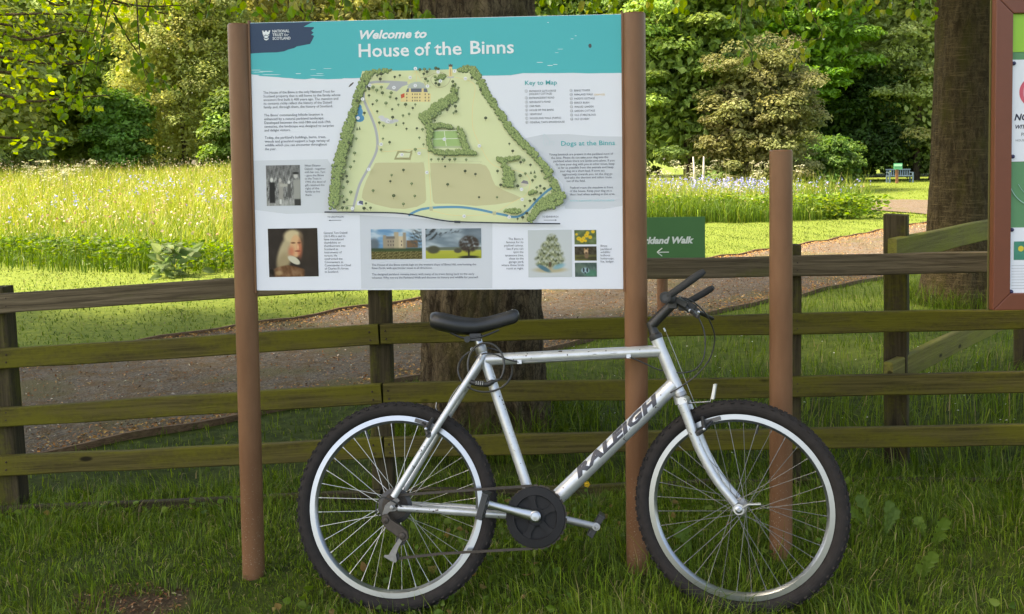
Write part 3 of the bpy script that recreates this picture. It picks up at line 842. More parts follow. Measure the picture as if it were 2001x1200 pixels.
tree3 = thing('maple_tree', g3, 'maple outside the frame whose bright leaf sprays hang into the top left corner', 'tree')
trunk_mesh('trunk', g3, [(-0.1, 0.34), (0.0, 0.32), (0.3, 0.26), (1.5, 0.24), (3.5, 0.2), (6, 0.13), (8.5, 0.06)], BARK_A, tree3, seed=9, nz=60, nr=40)

def in_frame(p, pad=40):
    d = Vector(p) - CAM; z = d.dot(_fwd)
    if z <= 0.2: return False
    px = CX + d.dot(_rt) / z * F; py = CY - d.dot(_up) / z * F
    return -pad < px < 2001 + pad and -pad < py < 1240
outside = lambda q: not in_frame(q)
for t, cen, rad, ncl, nl, colr in ((tree1, (-1.0, 4.2, 8.2), (6.6, 6.4, 4.4), 160, 16000, (0.10, 0.19, 0.03)),
                                   (tree2, (5.6, 7.6, 8.4), (6.0, 6.0, 4.2), 140, 13000, (0.10, 0.19, 0.03)),
                                   (tree3, (-9.8, 4.4, 8.2), (4.6, 4.2, 4.0), 120, 9000, (0.13, 0.22, 0.03))):  # unseen maple crown, set off its trunk so sun reaches the sprays
    (V, Fc, C), cs = crown_cloud(cen, rad, ncl, 1.15, nl, 0.34, colr, mask=outside, shell=0.25)
    mesh_np('crown', V, Fc, MAT_LEAF2, t, cols=C)
    mb = MB(); b0 = WM[t.name].translation
    limbs(mb, (b0.x, b0.y, 4.2), [tuple(q) for q in cs[::12][:11]], 0.1, 0.03, 0.1)
    mb.build('limb', BARK_A, t, smooth=True)

# hanging twigs with single leaves
def leaves_ovate(pts, dirs, L, W, cols, sag=0.5):
    """ovate leaves of eight points with a folded rib"""
    N = len(pts); dirs = dirs / np.linalg.norm(dirs, axis=1, keepdims=True)
    side_ = rng.normal(0, 1, (N, 3)); side_ -= dirs * (side_ * dirs).sum(1, keepdims=True); side_ /= np.linalg.norm(side_, axis=1, keepdims=True)
    nr = np.cross(dirs, side_)
    V = []
    for t, w, z in ((0, 0.0, 0), (0.22, 0.40, 0.06), (0.5, 0.5, 0.08), (0.78, 0.30, 0.03), (1.0, 0.0, -0.08)):
        c = pts + dirs * (L * t)[:, None] - nr * (L * 0.12 * t * t)[:, None]
        if w == 0: V.append(c)
        else:
            V.append(c + side_ * (W * w)[:, None] + nr * (W * z * 2)[:, None]); V.append(c); V.append(c - side_ * (W * w)[:, None] + nr * (W * z * 2)[:, None])
    V = np.stack(V, 1)      # 11 points: 0 | 1 2 3 | 4 5 6 | 7 8 9 | 10
    tri = np.array([(0, 1, 2), (0, 2, 3), (1, 4, 5), (1, 5, 2), (2, 5, 6), (2, 6, 3), (4, 7, 8), (4, 8, 5), (5, 8, 9), (5, 9, 6), (7, 10, 8), (8, 10, 9)])
    Fc = (np.arange(N) * 11)[:, None, None] + tri[None]
    return V.reshape(-1, 3), Fc.reshape(-1, 3), np.repeat(cols, 11, 0)

def twig_leaves(tree, twigs, L, dens, cs, ps, spread=0.05, rad=(0.006, 0.0018), down=0.9, name='branch', step=None):
    for tw in twigs:
        mb = MB(); PT, DR = [], []
        Yd = tw[0]; pts = [P(px, py, Yd + 0.12 * k * (1 if int(Yd * 10) % 2 else -1)) for k, (px, py) in enumerate(tw[1:])]
        sp = spline(pts, 6)
        mb.tube(sp, [rad[0] + (rad[1] - rad[0]) * i / (len(sp) - 1) for i in range(len(sp))], 5)
        ln = sum((b_ - a_).length for a_, b_ in zip(sp, sp[1:]))
        for _ in range(max(2, int(ln * dens))):
            t = random.random() ** 0.8 * (len(sp) - 1.001); i = int(t); p = sp[i].lerp(sp[i + 1], t - i)
            PT.append(p + Vector((random.gauss(0, spread), random.gauss(0, spread), random.gauss(0, spread) * 0.7)))
            tg = (sp[i + 1] - sp[i]).normalized()
            DR.append(tg * 0.4 + Vector((random.gauss(0, .6), random.gauss(0, .6), random.gauss(-down, .45))))
        br = mb.build(name, BARK_A, tree, smooth=True)
        PT = np.array([tuple(p) for p in PT]); DR = np.array([tuple(p) for p in DR]); N = len(PT)
        Ls = rng.uniform(0.65, 1.15, N) * L
        V, Fc, C = leaves_ovate(PT, DR, Ls, Ls * rng.uniform(0.55, 0.75, N), palette(N, cs, ps, 0.2))
        mesh_np('foliage', V, Fc, MAT_LEAF2, br, cols=C)
LC = [(0.10, 0.19, 0.025), (0.17, 0.28, 0.03), (0.25, 0.34, 0.04), (0.34, 0.36, 0.07)]
# over the meadow: long hanging twigs
twig_leaves(tree3, [(6.6, (278, -60), (222, 0), (205, 50), (195, 100), (186, 148)), (6.5, (215, -70), (205, 0), (188, 60), (172, 105), (160, 155), (138, 205), (122, 228)),
                    (6.8, (262, -60), (267, 0), (270, 60), (274, 105), (284, 145), (298, 178)), (6.7, (222, 25), (250, 75), (275, 112), (288, 142), (312, 155), (338, 165)),
                    (6.9, (190, -40), (178, 20), (165, 70), (168, 110)), (6.6, (300, -50), (290, 10), (275, 40)), (6.9, (420, -50), (410, 5), (400, 28)), (6.9, (455, -40), (462, 0), (470, 25))],
            0.07, 26, [(0.075, 0.15, 0.02), (0.12, 0.21, 0.025), (0.19, 0.28, 0.03)], [0.5, 0.36, 0.14], spread=0.03)
# maple sprays from the left
sprays = [(9.2, (-160, 20), (0, 28), (60, 27), (140, 28), (215, 32)), (9.0, (-150, 62), (0, 66), (50, 78), (95, 70), (150, 60), (205, 72)), (9.4, (-160, 85), (0, 92), (25, 100), (48, 106)),
          (8.8, (-150, 160), (0, 185), (60, 198), (130, 192), (215, 186)), (9.1, (-140, 130), (0, 140), (45, 150), (90, 155)), (9.3, (-120, -30), (60, -10), (150, -4), (260, 14), (330, 28)),
          (8.9, (-140, 255), (0, 268), (50, 272), (95, 285)), (9.5, (40, -40), (110, 10), (170, -10), (230, -20)), (9.0, (-120, 40), (20, 50), (110, 100), (160, 130)), (9.2, (-60, 100), (40, 118), (110, 125), (190, 122)),
          (9.3, (150, -30), (220, 0), (280, 12), (360, 10))]
twig_leaves(tree3, sprays, 0.075, 52, [(0.19, 0.29, 0.022), (0.29, 0.40, 0.035), (0.40, 0.49, 0.05), (0.11, 0.18, 0.02)], [0.3, 0.4, 0.2, 0.1], spread=0.10, rad=(0.018, 0.005), down=0.1)  # leaf colours raised so the sprays look sunlit under the crown
# above the sign panel
top = []
for px in (470, 500, 535, 565, 590, 615, 640, 665, 690, 715, 745, 770, 795, 815, 835):
    top.append((5.0 + (px % 7) * 0.1, (px + random.uniform(-30, 30), -70), (px, -25), (px + random.uniform(-8, 8), random.uniform(0, 14)), (px + random.uniform(-14, 14), random.uniform(14, 36))))
twig_leaves(tree1, top, 0.056, 26, LC, [0.3, 0.38, 0.24, 0.08], spread=0.022, rad=(0.004, 0.0012))
top = []
for px in (1060, 1085, 1115, 1140, 1165, 1205, 1260, 1330, 1440, 1475, 1500, 1530, 1560, 1580, 1605, 1625, 1650, 1670, 1700, 1740, 1790, 1815):
    d = 26 if px > 1400 else 8
    top.append((5.9 + (px % 5) * 0.1, (px + random.uniform(-30, 30), -70), (px, -25), (px + random.uniform(-10, 10), random.uniform(-4, 8)), (px + random.uniform(-16, 16), random.uniform(6, 12 + d))))
top += [(6.0, (1452, -40), (1449, 20), (1447, 58), (1462, 85), (1470, 105), (1468, 124)), (6.1, (1535, -30), (1530, 30), (1540, 58), (1570, 80), (1560, 110), (1545, 125)), (6.0, (1570, -30), (1588, 30), (1606, 70), (1570, 80))]
twig_leaves(tree1, top, 0.062, 26, LC, [0.25, 0.35, 0.28, 0.12], spread=0.025, rad=(0.004, 0.0014))

# ================================================================== information sign
m, n, l, b = new_mat('brown_post_paint')
tc = n.new('ShaderNodeTexCoord'); v = tc.outputs['Object']
a1 = noise_node(n, l, mapping(n, l, v, (1, 1, 0.25)), 14, 6, 0.6); a2 = noise_node(n, l, v, 90, 4, 0.6); a3 = noise_node(n, l, v, 210, 2, 0.5)
c = mixcol(n, l, ramp(n, l, a1, 0.3, 0.7), (0.155, 0.072, 0.037), (0.20, 0.097, 0.051))
sp = n.new('ShaderNodeSeparateXYZ'); l.new(v, sp.inputs[0])
low = ramp(n, l, sp.outputs[2], 0.55, -0.02)
mm = n.new('ShaderNodeMath'); mm.operation = 'MULTIPLY'; l.new(ramp(n, l, a3, 0.63, 0.72), mm.inputs[0]); l.new(low, mm.inputs[1])
c = mixcol(n, l, mm.outputs[0], c.outputs[2], (0.36, 0.30, 0.24))
l.new(c.outputs[2], b.inputs['Base Color']); b.inputs['Roughness'].default_value = 0.5; b.inputs['Specular IOR Level'].default_value = 0.35
b.inputs['Roughness'].default_value = 0.42
BROWN = m
PRINT = vcol_mat('printed_ink', 0.55, 0.25)
PANEL = plain('white_panel', lin(217, 220, 233), 0.45, 0, 0.02, 6)
DARKMETAL = plain('panel_edge', (0.35, 0.35, 0.34), 0.5, 0.3)

A0 = P(494, 306, 3.34); B0 = P(1218, 296, 3.25)
SU = Vector((B0.x - A0.x, B0.y - A0.y, 0)).normalized(); SV = Vector((0, 0, 1)); SN = SU.cross(SV)   # SN faces the camera
if SN.y > 0: SN = -SN
def uv(px, py):
    q = on_plane(px, py, A0, SN) - A0
    return q.dot(SU), q.z
uTL, vTL = uv(487, 45); uTR, vTR = uv(1215, 27); uBL, vBL = uv(500, 568); uBR, vBR = uv(1220, 565)
u0, u1 = (uTL + uBL) / 2, (uTR + uBR) / 2; v0, v1 = (vBL + vBR) / 2, (vTL + vTR) / 2
S3 = lambda u, v_, d=0.0: A0 + SU * u + SV * v_ + SN * d
sg = S3((u0 + u1) / 2, 0); sgz = float(height(sg.x, sg.y))
sign = thing('information_sign', (sg.x, sg.y, sgz), 'large white and teal park map sign between two round brown posts', 'sign')
pc = S3((u0 + u1) / 2, (v0 + v1) / 2, -0.006)
MB().box(pc, SU, SN, SV, (u1 - u0) / 2 + 0.004, 0.006, (v1 - v0) / 2).build('panel', PANEL, sign, bevel=0.001)
PANEL_OBJ = bpy.data.objects['panel']

def round_post(name, cen, zt, r, parent, mat, label=None):
    zb = float(height(cen.x, cen.y)) - 0.1
    mw = Matrix.Translation((cen.x, cen.y, zb + 0.1))
    H = zt - zb - 0.1
    return MB().lathe([(r * 0.98, -0.1), (r, 0.0), (r, H - 0.004), (r - 0.004, H), (0.001, H + 0.0015)], (0, 0, 0), (0, 0, 1), 48).build(name, mat, parent, smooth=True, mw=mw, auto=0.5)
PR = 0.0385
pl = S3(u0 - PR - 0.001, 0, -0.012); pr = S3(u1 + PR + 0.001, 0, -0.012)
zl = P(465, 44, pl.y - PR).z; zr = P(1240, 22, pr.y - PR).z
round_post('post', pl, zl, PR, sign, BROWN); round_post('post', pr, zr, PR, sign, BROWN)
# slim channels that hold the panel edges
for uu in (u0 - 0.0005, u1 + 0.0005):
    MB().box(S3(uu, (v0 + v1) / 2, -0.006), SU, SN, SV, 0.0035, 0.010, (v1 - v0) / 2 + 0.008).build('channel', BROWN, sign, bevel=0.0008)

# ------------------------------------------------------------------ print on the panel
class Ink:
    """flat printed shapes in panel coordinates, each a hair above the last"""
    def __init__(s, d): s.v = []; s.f = []; s.c = []; s.d = d
    def poly(s, pts, c, px=True, step=2e-6):
        s.d += step
        k = len(s.v)
        for p in pts:
            u, w = uv(*p) if px else p
            s.v.append(S3(u, w, s.d)); s.c.append(c)
        s.f.append(tuple(range(k, k + len(pts))))
    def disc(s, x, y, rx, ry, c, n=12, jit=0.0, a0=0.0):
        s.poly([(x + rx * math.cos(2 * math.pi * i / n + a0) * (1 + random.uniform(-jit, jit)), y + ry * math.sin(2 * math.pi * i / n + a0) * (1 + random.uniform(-jit, jit))) for i in range(n)], c)
    def line(s, pts, w, c, n=6, smooth=True):
        pts = [Vector((p[0], p[1], 0)) for p in pts]
        if smooth and len(pts) > 2: pts = spline(pts, n)
        L, R = [], []
        for i in range(len(pts)):
            t = (pts[min(i + 1, len(pts) - 1)] - pts[max(i - 1, 0)]).normalized(); nn = Vector((-t.y, t.x, 0)) * (w / 2)
            L.append(pts[i] + nn); R.append(pts[i] - nn)
        s.d += 2e-6; k = len(s.v); m_ = len(pts)
        for p in L + R:
            u, w_ = uv(p.x, p.y); s.v.append(S3(u, w_, s.d)); s.c.append(c)
        s.f += [(k + i, k + i + 1, k + m_ + i + 1, k + m_ + i) for i in range(m_ - 1)]
    def build(s, name, parent, label=None):
        me = bpy.data.meshes.new(name); me.from_pydata([tuple(v) for v in s.v], [], s.f)
        a = me.color_attributes.new('Col', 'FLOAT_COLOR', 'POINT')
        a.data.foreach_set('color', np.array([(*c, 1) for c in s.c], np.float32).ravel())
        bm = bmesh.new(); bm.from_mesh(me)
        bmesh.ops.triangulate(bm, faces=[f for f in bm.faces if len(f.verts) > 4])
        bm.to_mesh(me); bm.free()
        me.materials.append(PRINT)
        o = link(bpy.data.objects.new(name, me), parent)
        if label: o['label'] = label
        return o

TXT = {}
def ink_mat(c):
    k = tuple(round(x, 4) for x in c)
    if k not in TXT: TXT[k] = plain('lettering_ink_%d' % len(TXT), c, 0.55, 0, 0.03, 40, spec=0.25)
    return TXT[k]
def text_mesh(body, size, align='LEFT', shear=0.0, bold=0.0, spacing=1.0, res=2, line=1.0):
    cu = bpy.data.curves.new('lettering', 'FONT'); cu.body = body; cu.size = size; cu.align_x = align
    cu.shear = shear; cu.offset = bold; cu.space_character = spacing; cu.resolution_u = res; cu.space_line = line; cu.fill_mode = 'FRONT' if hasattr(cu, 'fill_mode') else cu.fill_mode
    o = bpy.data.objects.new('lettering_source', cu); col.objects.link(o)
    dg = bpy.context.evaluated_depsgraph_get(); dg.update()
    me = bpy.data.meshes.new_from_object(o.evaluated_get(dg))
    bpy.data.objects.remove(o); bpy.data.curves.remove(cu)
    return me
def ptext(name, body, px, py, hpx, c, parent, align='LEFT', shear=0.0, bold=0.0, spacing=1.0, wpx=None, d=0.0012, line=1.0):
    """text on the panel; (px,py) = baseline start of the first line, hpx = em size in photo pixels, wpx = wanted width"""
    u, w = uv(px, py); s = (uv(px, py - 10)[1] - w) / 10
    me = text_mesh(body, hpx * s, align, shear, bold * s, spacing, line=line)
    sx = 1.0
    if wpx:
        xs = [q.co.x for q in me.vertices]; sx = (uv(px + wpx, py)[0] - u) / (max(xs) - min(xs))
    o_ = S3(u, w, d)
    mw = Matrix(((SU.x * sx, SV.x, SN.x, o_.x), (SU.y * sx, SV.y, SN.y, o_.y), (SU.z * sx, SV.z, SN.z, o_.z), (0, 0, 0, 1)))
    me.materials.clear(); me.materials.append(ink_mat(c))
    return link(bpy.data.objects.new(name, me), parent, mw)

TEAL, NAVY, WHITE, GREY = lin(66, 176, 186), lin(52, 70, 98), lin(216, 218, 229), lin(199, 203, 214)
INKC = lin(88, 92, 110)
edge_t = [(487.3, 45.5), (1215.3, 28)]
# grey background areas
ik = Ink(0.0002)
ik.poly([(494, 314), (640, 311), (652, 330), (652, 408), (636, 416), (560, 418), (497, 410)], lin(202, 206, 216))
ik.poly([(703, 420), (860, 430), (962, 436), (962, 563), (706, 564)], GREY)
ik.poly([(1018, 272), (1060, 263), (1110, 262), (1160, 266), (1217, 267), (1218.5, 402), (1180, 408), (1104, 408), (1100, 360)], GREY)
ik.poly([(1031.5, 450), (1117, 449), (1118, 541), (1033, 542)], lin(186, 191, 197))
# header band with its brushed lower edge
low_edge = [(1217, 142.6), (1180, 143), (1150, 143.5), (1120, 142.5), (1090, 143), (1050, 143), (1022, 143), (1010, 145), (998, 147), (975, 147.6), (945, 148), (900, 150), (860, 150), (800, 151), (740, 151), (712, 152), (690, 153), (672, 153), (668, 154), (640, 155), (618, 154), (612, 153), (596, 155), (575, 154), (570, 153), (552, 152), (545, 151), (530, 150), (515, 149), (503, 148), (508, 146.5), (495, 146), (489.7, 145)]
ik.poly(edge_t + low_edge, TEAL)
for x, y, w, h_ in ((500, 137, 22, 1.0), (520, 139.5, 30, 1.2), (505, 141, 25, .8), (612, 136, 12, .7), (640, 134, 18, .8), (583, 144, 12, 1.2), (625, 144, 16, .9), (1055, 122, 14, 1.2), (1075, 128, 12, 1.5), (1085, 126, 10, 1.2), (1095, 96, 12, .8), (1088, 103, 8, .7), (1118, 76, 6, 1.0), (1125, 70, 4, 1.0), (1071, 44, 3, 1.6), (530, 146, 40, 1.0), (620, 147.5, 30, 0.8)):
    ik.poly([(x - w / 2, y), (x - w / 4, y - h_ / 2), (x + w / 3, y - h_ / 2.4), (x + w / 2, y + h_ * .1), (x + w / 4, y + h_ / 2), (x - w / 3, y + h_ / 2.2)], lin(205, 226, 232))
ik.poly([(487.4, 45.8), (611, 43), (593, 52.5), (613, 53), (614, 55), (608, 60), (613, 64), (608, 68), (614, 70), (610, 79), (606, 86), (580, 91), (575, 94), (563, 97), (555, 100.5), (540, 102.5), (520, 103), (500, 104), (489, 105)], NAVY)
# scuffs
ik.poly([(681, 170), (684, 165), (690, 160.5), (691.5, 162), (688, 166), (683, 170)], lin(92, 84, 86))
ik.disc(1153, 89.5, 3.4, 4.2, lin(80, 84, 88), 9, 0.15)
ik.build('background_print', PANEL_OBJ, 'teal header band, dark brush mark and grey text fields')

# emblem
ik = Ink(0.0011)
E = lin(224, 227, 234)
ik.poly([(512.5, 60), (515, 60), (515.3, 62.5), (518, 62.5), (518, 60), (522, 59.8), (522, 62.4), (525, 62.2), (525.3, 59.6), (528.2, 59.5), (526.5, 67), (523, 68), (519.5, 66.8), (516, 68.4), (514, 68)], E)
ik.line([(514.5, 70.5), (517, 68.8), (520, 68.2), (523, 68.8), (526, 70)], 1.3, E)
ik.poly([(515.5, 72.2), (518, 70.4), (520.3, 70.2), (522.5, 70.4), (525, 72), (522.5, 74), (520.3, 74.6), (518, 74.2)], E)
ik.poly([(515.5, 74.2), (518.4, 76.4), (522.2, 76.2), (525.2, 73.8), (524.6, 77), (520.4, 79.2), (516.6, 77.4)], E)
ik.build('emblem', PANEL_OBJ, 'white crowned thistle like emblem')
for i, s_ in enumerate(('NATIONAL', 'TRUST', 'SCOTLAND')):
    ptext('lettering', s_, 532.2 + i * .3, 63.8 + i * 7.2 - .1 * i, 7.6, E, PANEL_OBJ, bold=.12, wpx=(33, 21.5, 35)[i])
ptext('lettering', 'for', 554.6, 70.6, 7.6, E, PANEL_OBJ, shear=0.3, wpx=9.5)
ptext('title_word', 'Welcome', 699.5, 76.4, 23.5, E, PANEL_OBJ, shear=0.28, bold=0.75, wpx=101)
ptext('title_word', 'to', 808.5, 74.2, 23.5, E, PANEL_OBJ, shear=0.28, bold=0.75, wpx=24)
for w_, x_, y_, k_ in (('House', 700.5, 111.6, 98.5), ('of', 811, 108.6, 32), ('the', 851, 107.6, 53.5), ('Binns', 918.5, 105.6, 85)):
    ptext('title_word', w_, x_ - 1.5, y_, 36.5, E, PANEL_OBJ, bold=0.55, wpx=k_)

def para(lines, x, y, dy, em, c, widths=None, align='LEFT', dx=0.0, name='paragraph', bold=0.0):
    for i, s_ in enumerate(lines):
        if s_: ptext(name, s_, x + dx * i, y + dy * i, em, c, PANEL_OBJ, align=align, bold=bold, wpx=(widths[i] if widths else None))
para(['The House of the Binns is the only National Trust for', 'Scotland property that is still home to the family whose', 'ancestors first built it 400 years ago. The mansion and', 'its contents richly reflect the history of the Dalyell', 'family and, through them, the history of Scotland.'],
     514.5, 183.3, 7.15, 6.9, INKC, (140, 150.5, 146, 133, 135), dx=.22)
para(["The Binns' commanding hillside location is", 'enhanced by a natural parkland landscape.', 'Developed between the mid-18th and mid-19th', 'centuries, the landscape was designed to surprise', 'and delight visitors.'],
     516, 227.6, 7.35, 6.9, INKC, (115, 117, 129, 135.5, 51), dx=.2)
para(["Today, the parkland's buildings, burns, trees,", 'woods and grassland support a huge variety of', 'wildlife which you can encounter throughout', 'the year.'], 517.5, 271.4, 7.35, 6.9, INKC, (119.5, 126.5, 121, 22), dx=.15)
para(['When Eleanor', 'Dalyell - together', 'with her son, Tam', '- gave the Binns', 'to the Trust in', '1944, the deed of', 'gift retained the', 'right of the', 'family to live', 'there.'], 595, 325.6, 6.35, 5.7, INKC, (32, 41, 40, 37, 32, 39.5, 38, 27, 29, 13), dx=.2)
para(['General Tam Dalyell', '(1615-85) is said to', 'have introduced', 'thumbikins or', 'thumbscrews into', 'Scotland as', 'instruments of', 'torture. He', 'confronted the', 'Covenanters as', 'Commander-in-Chief', "of Charles II's forces", 'in Scotland.'], 632.5, 457, 6.33, 5.8, INKC, (46, 42, 38, 33, 42, 27, 34, 25, 35, 36, 51, 46, 26.5), dx=.2)
para(['The House of the Binns stands high on the western slope of Binns Hill, overlooking the', 'River Forth, with spectacular views in all directions.'], 726.5, 519.5, 6.3, 5.8, INKC, (204, 118))
para(['The designed parkland remains intact, with many of its trees dating back to the early', 'schemes. Why not try the Parkland Walk and discover its history and wildlife for yourself.'], 726.8, 538, 6.5, 5.8, INKC, (200, 208))
ptext('heading_lettering', 'Key to Map', 1025, 166.2, 12.2, lin(74, 170, 178), PANEL_OBJ, bold=.12, wpx=62.5)
ptext('heading_lettering', 'Dogs at the Binns', 1095.5, 284.8, 13, lin(74, 170, 178), PANEL_OBJ, bold=.12, wpx=105)
KEY1 = ['ENTRANCE GATE LODGE', '(HOLIDAY COTTAGE)', 'ENTRANCE/EXIT ROAD', "SERGEANT'S POND", 'CAR PARK', 'HOUSE OF THE BINNS', 'VIEWPOINT', 'WOODLAND WALK (PURPLE)', "GENERAL TAM'S SMOKEHOUSE"]
KW1 = (52, 44, 48.5, 41.5, 21.5, 47, 24.5, 61.5, 68)
KY1 = (180, 185.6, 193.4, 201.4, 209.3, 217.2, 225.2, 233, 241)
KEY2 = ['BINNS TOWER', 'PARKLAND WALK', "PADDY'S COTTAGE", 'ERRICK BURN', 'WALLED GARDEN', 'GARDEN COTTAGE', 'OLD STABLE BLOCK', 'OLD QUARRY']
KW2 = (31, 36.5, 40, 29, 37.5, 40, 42, 29)
for s_, w, y in zip(KEY1, KW1, KY1): ptext('key_entry', s_, 1034 + (y - 180) * .018, y, 5.3, INKC, PANEL_OBJ, wpx=w)
for i, (s_, w) in enumerate(zip(KEY2, KW2)): ptext('key_entry', s_, 1121.7 + i * .14, 178.8 + i * 7.97, 5.3, INKC, PANEL_OBJ, wpx=w)
ptext('key_entry', '(ORANGE)', 1160.3, 186.8, 5.3, lin(232, 200, 150), PANEL_OBJ, wpx=21.5)
ik = Ink(0.0009)
numbers = []
for i, y in enumerate([KY1[0]] + list(KY1[2:])): numbers.append((1028.3 + (y - 180) * .018, y - 1.9, str(i + 1)))
for i in range(8): numbers.append((1116 + i * .14, 178.8 + i * 7.97 - 1.9, str(9 + i)))
for x, y, s_ in numbers:
    ik.disc(x, y, 2.9, 2.9, lin(140, 144, 158), 14); ik.disc(x, y, 2.4, 2.4, WHITE, 14)
ik.build('key_circle', PANEL_OBJ)
for x, y, s_ in numbers: ptext('key_number', s_, x, y + 1.5, 4.2, INKC, PANEL_OBJ, align='CENTER')
DOG = ['Young livestock are present in the parkland most of', 'the time. Please do not take your dog into the', 'parkland when there are lambs and calves. If you', 'do have your dog with you at other times, keep', 'as far as possible from the animals and keep', 'your dog on a short lead. If cows act', 'aggressively towards you, let the dog go', 'and take the shortest and safest route', 'out of the field.']
DX = (1073, 1077, 1081.3, 1085.5, 1090, 1094, 1098.5, 1103, 1107); DW = (125, 111.5, 119, 115, 108.5, 87.5, 98, 92, 36.5)
for i, s_ in enumerate(DOG): ptext('paragraph', s_, DX[i], 304 + i * 6.45, 6.0, INKC, PANEL_OBJ, wpx=DW[i])
para(['Peafowl roam the meadow in front', 'of the house. Keep your dog on a', 'short lead when walking in this area.'], 1113.5, 368.8, 6.5, 6.0, INKC, (84, 81.5, 88))
ptext('lettering', 'www.nationaltrustforscotland', 1113.8, 394, 6.0, lin(150, 205, 215), PANEL_OBJ, wpx=86)
R_ = ['The Binns is', 'famous for its', 'peafowl colony.', 'See if you can', 'spot the', 'sycamore tree,', 'close to the', 'garage yard,', 'where these birds', 'roost at night.']
for i, s_ in enumerate(R_): ptext('paragraph', s_, 1022.8 + i * .1, 468.6 + i * 6.4, 6.0, INKC, PANEL_OBJ, align='RIGHT')
para(['Binns', 'parkland', 'wildlife:', 'bulbous', 'buttercups,', 'fox, badger.'], 1173.3, 482.4, 6.1, 5.8, INKC, (12.5, 21, 19.5, 18.5, 26.5, 27))
ptext('lettering', 'TO LINLITHGOW', 640, 425.8, 5.2, INKC, PANEL_OBJ, wpx=32)
ptext('lettering', 'TO EDINBURGH', 1059.5, 425.4, 5.2, INKC, PANEL_OBJ, wpx=31.5)
ik = Ink(0.0011)
ik.line([(644, 430.6), (667, 430.4)], 0.9, INKC); ik.poly([(642.5, 430.7), (645.5, 429.2), (645.5, 432.2)], INKC)
ik.line([(1062.5, 430.2), (1085, 430.2)], 0.9, INKC); ik.poly([(1088.2, 430.2), (1085, 428.7), (1085, 431.7)], INKC)
# faint sketch of a sitting dog
dg_ = lin(188, 206, 214)
ik.line([(1064, 285), (1062, 277), (1063, 270), (1061.5, 265), (1064, 262), (1067, 266), (1071, 271), (1074, 277), (1073, 285)], 0.8, dg_)
ik.line([(1067, 285), (1068, 278)], 0.7, dg_); ik.line([(1074, 279), (1079, 276), (1083, 279), (1081, 285)], 0.7, dg_)
ik.build('arrow_print', PANEL_OBJ)

# ------------------------------------------------------------------ the printed map
LAND, FIELD, ROAD, BLUE = lin(208, 213, 170), lin(193, 188, 150), lin(170, 171, 178), lin(92, 146, 178)
ik = Ink(0.0004)
land = [(708, 139), (740, 138), (790, 138), (850, 136.5), (900, 135), (925, 132), (936, 145), (950, 165), (962, 188), (980, 220), (1000, 250), (1020, 276), (1042, 298), (1060, 316), (1074, 340), (1090, 352), (1098, 375), (1096, 400), (1062, 408), (1046, 424), (1036, 434.5), (1000, 435.5), (940, 434), (890, 432.3), (855, 427.5), (815, 420), (770, 415.5), (730, 414.3), (660, 413), (652, 405), (655, 370), (664, 320), (678, 270), (690, 225), (695, 190)]
ik.poly(land, LAND)
ik.poly([(733, 319), (740, 318), (828, 317.5), (830, 330), (833, 390), (830, 396), (815, 404), (790, 408.5), (765, 407), (735, 400), (712, 392), (707, 386), (709, 372), (716, 352), (726, 332)], FIELD)
ik.poly([(840.5, 318.5), (938, 320), (950, 324), (957, 335), (962, 350), (968, 362), (985, 372), (1005, 380), (1018.5, 386.5), (1008, 393), (970, 399.5), (930, 402.5), (880, 398), (850, 398), (846, 393), (843, 360)], FIELD)
ik.line([(798, 421), (815, 412), (832, 407.5), (860, 405), (900, 405), (935, 409.5), (965, 416), (985, 420), (1003, 424), (1018, 421), (1032, 411), (1050, 391), (1066, 376), (1080, 366)], 4.6, BLUE)
ik.line([(796, 162), (770, 160.5), (738, 160), (722, 163), (713.5, 172), (710.5, 184), (711.5, 196), (720, 216), (730, 240), (736, 262), (737.5, 285), (732, 305), (718, 332), (704, 358), (697, 380), (691, 404), (689, 413)], 4.8, ROAD)
ik.poly([(763, 161.5), (800, 164.5), (786, 169), (775.5, 178.8), (754, 174)], ROAD)
ik.poly([(796, 169), (802, 163), (811, 160), (820, 160), (828, 163), (833, 172), (830, 177), (798, 177)], lin(176, 184, 182))
ORG = lin(226, 205, 150)
for pts in ([(738, 283), (741, 292), (755, 296), (790, 293), (825, 290), (835, 292), (838, 300), (838, 320), (841, 370), (843, 408), (850, 413), (880, 420), (920, 421), (950, 419), (968, 417)], [(715, 171), (714, 185), (722, 208), (737, 240), (743, 275), (746, 284)], [(890, 151), (915, 157), (927, 166), (928, 180), (924, 205), (923, 240), (928, 262), (940, 287), (952, 310), (967, 324), (990, 330), (1018, 336), (1032, 345), (1036, 360), (1030, 378), (1020, 386), (1000, 396), (975, 412), (965, 417)],
            [(813.5, 138), (797, 162)], [(813.5, 138), (824, 158)], [(813.5, 138), (814, 160)], [(715, 164), (750, 165)]):
    ik.line(pts, 0.9, ORG)
BRN = lin(166, 152, 128)
ik.line([(822, 152), (835, 150.5), (848, 144), (862, 142), (873, 147), (880, 153), (876, 163), (866, 170), (854, 170), (845, 163), (842, 154), (847, 147)], 0.8, BRN)
ik.line([(828, 158), (833, 168), (842, 170)], 0.8, BRN)
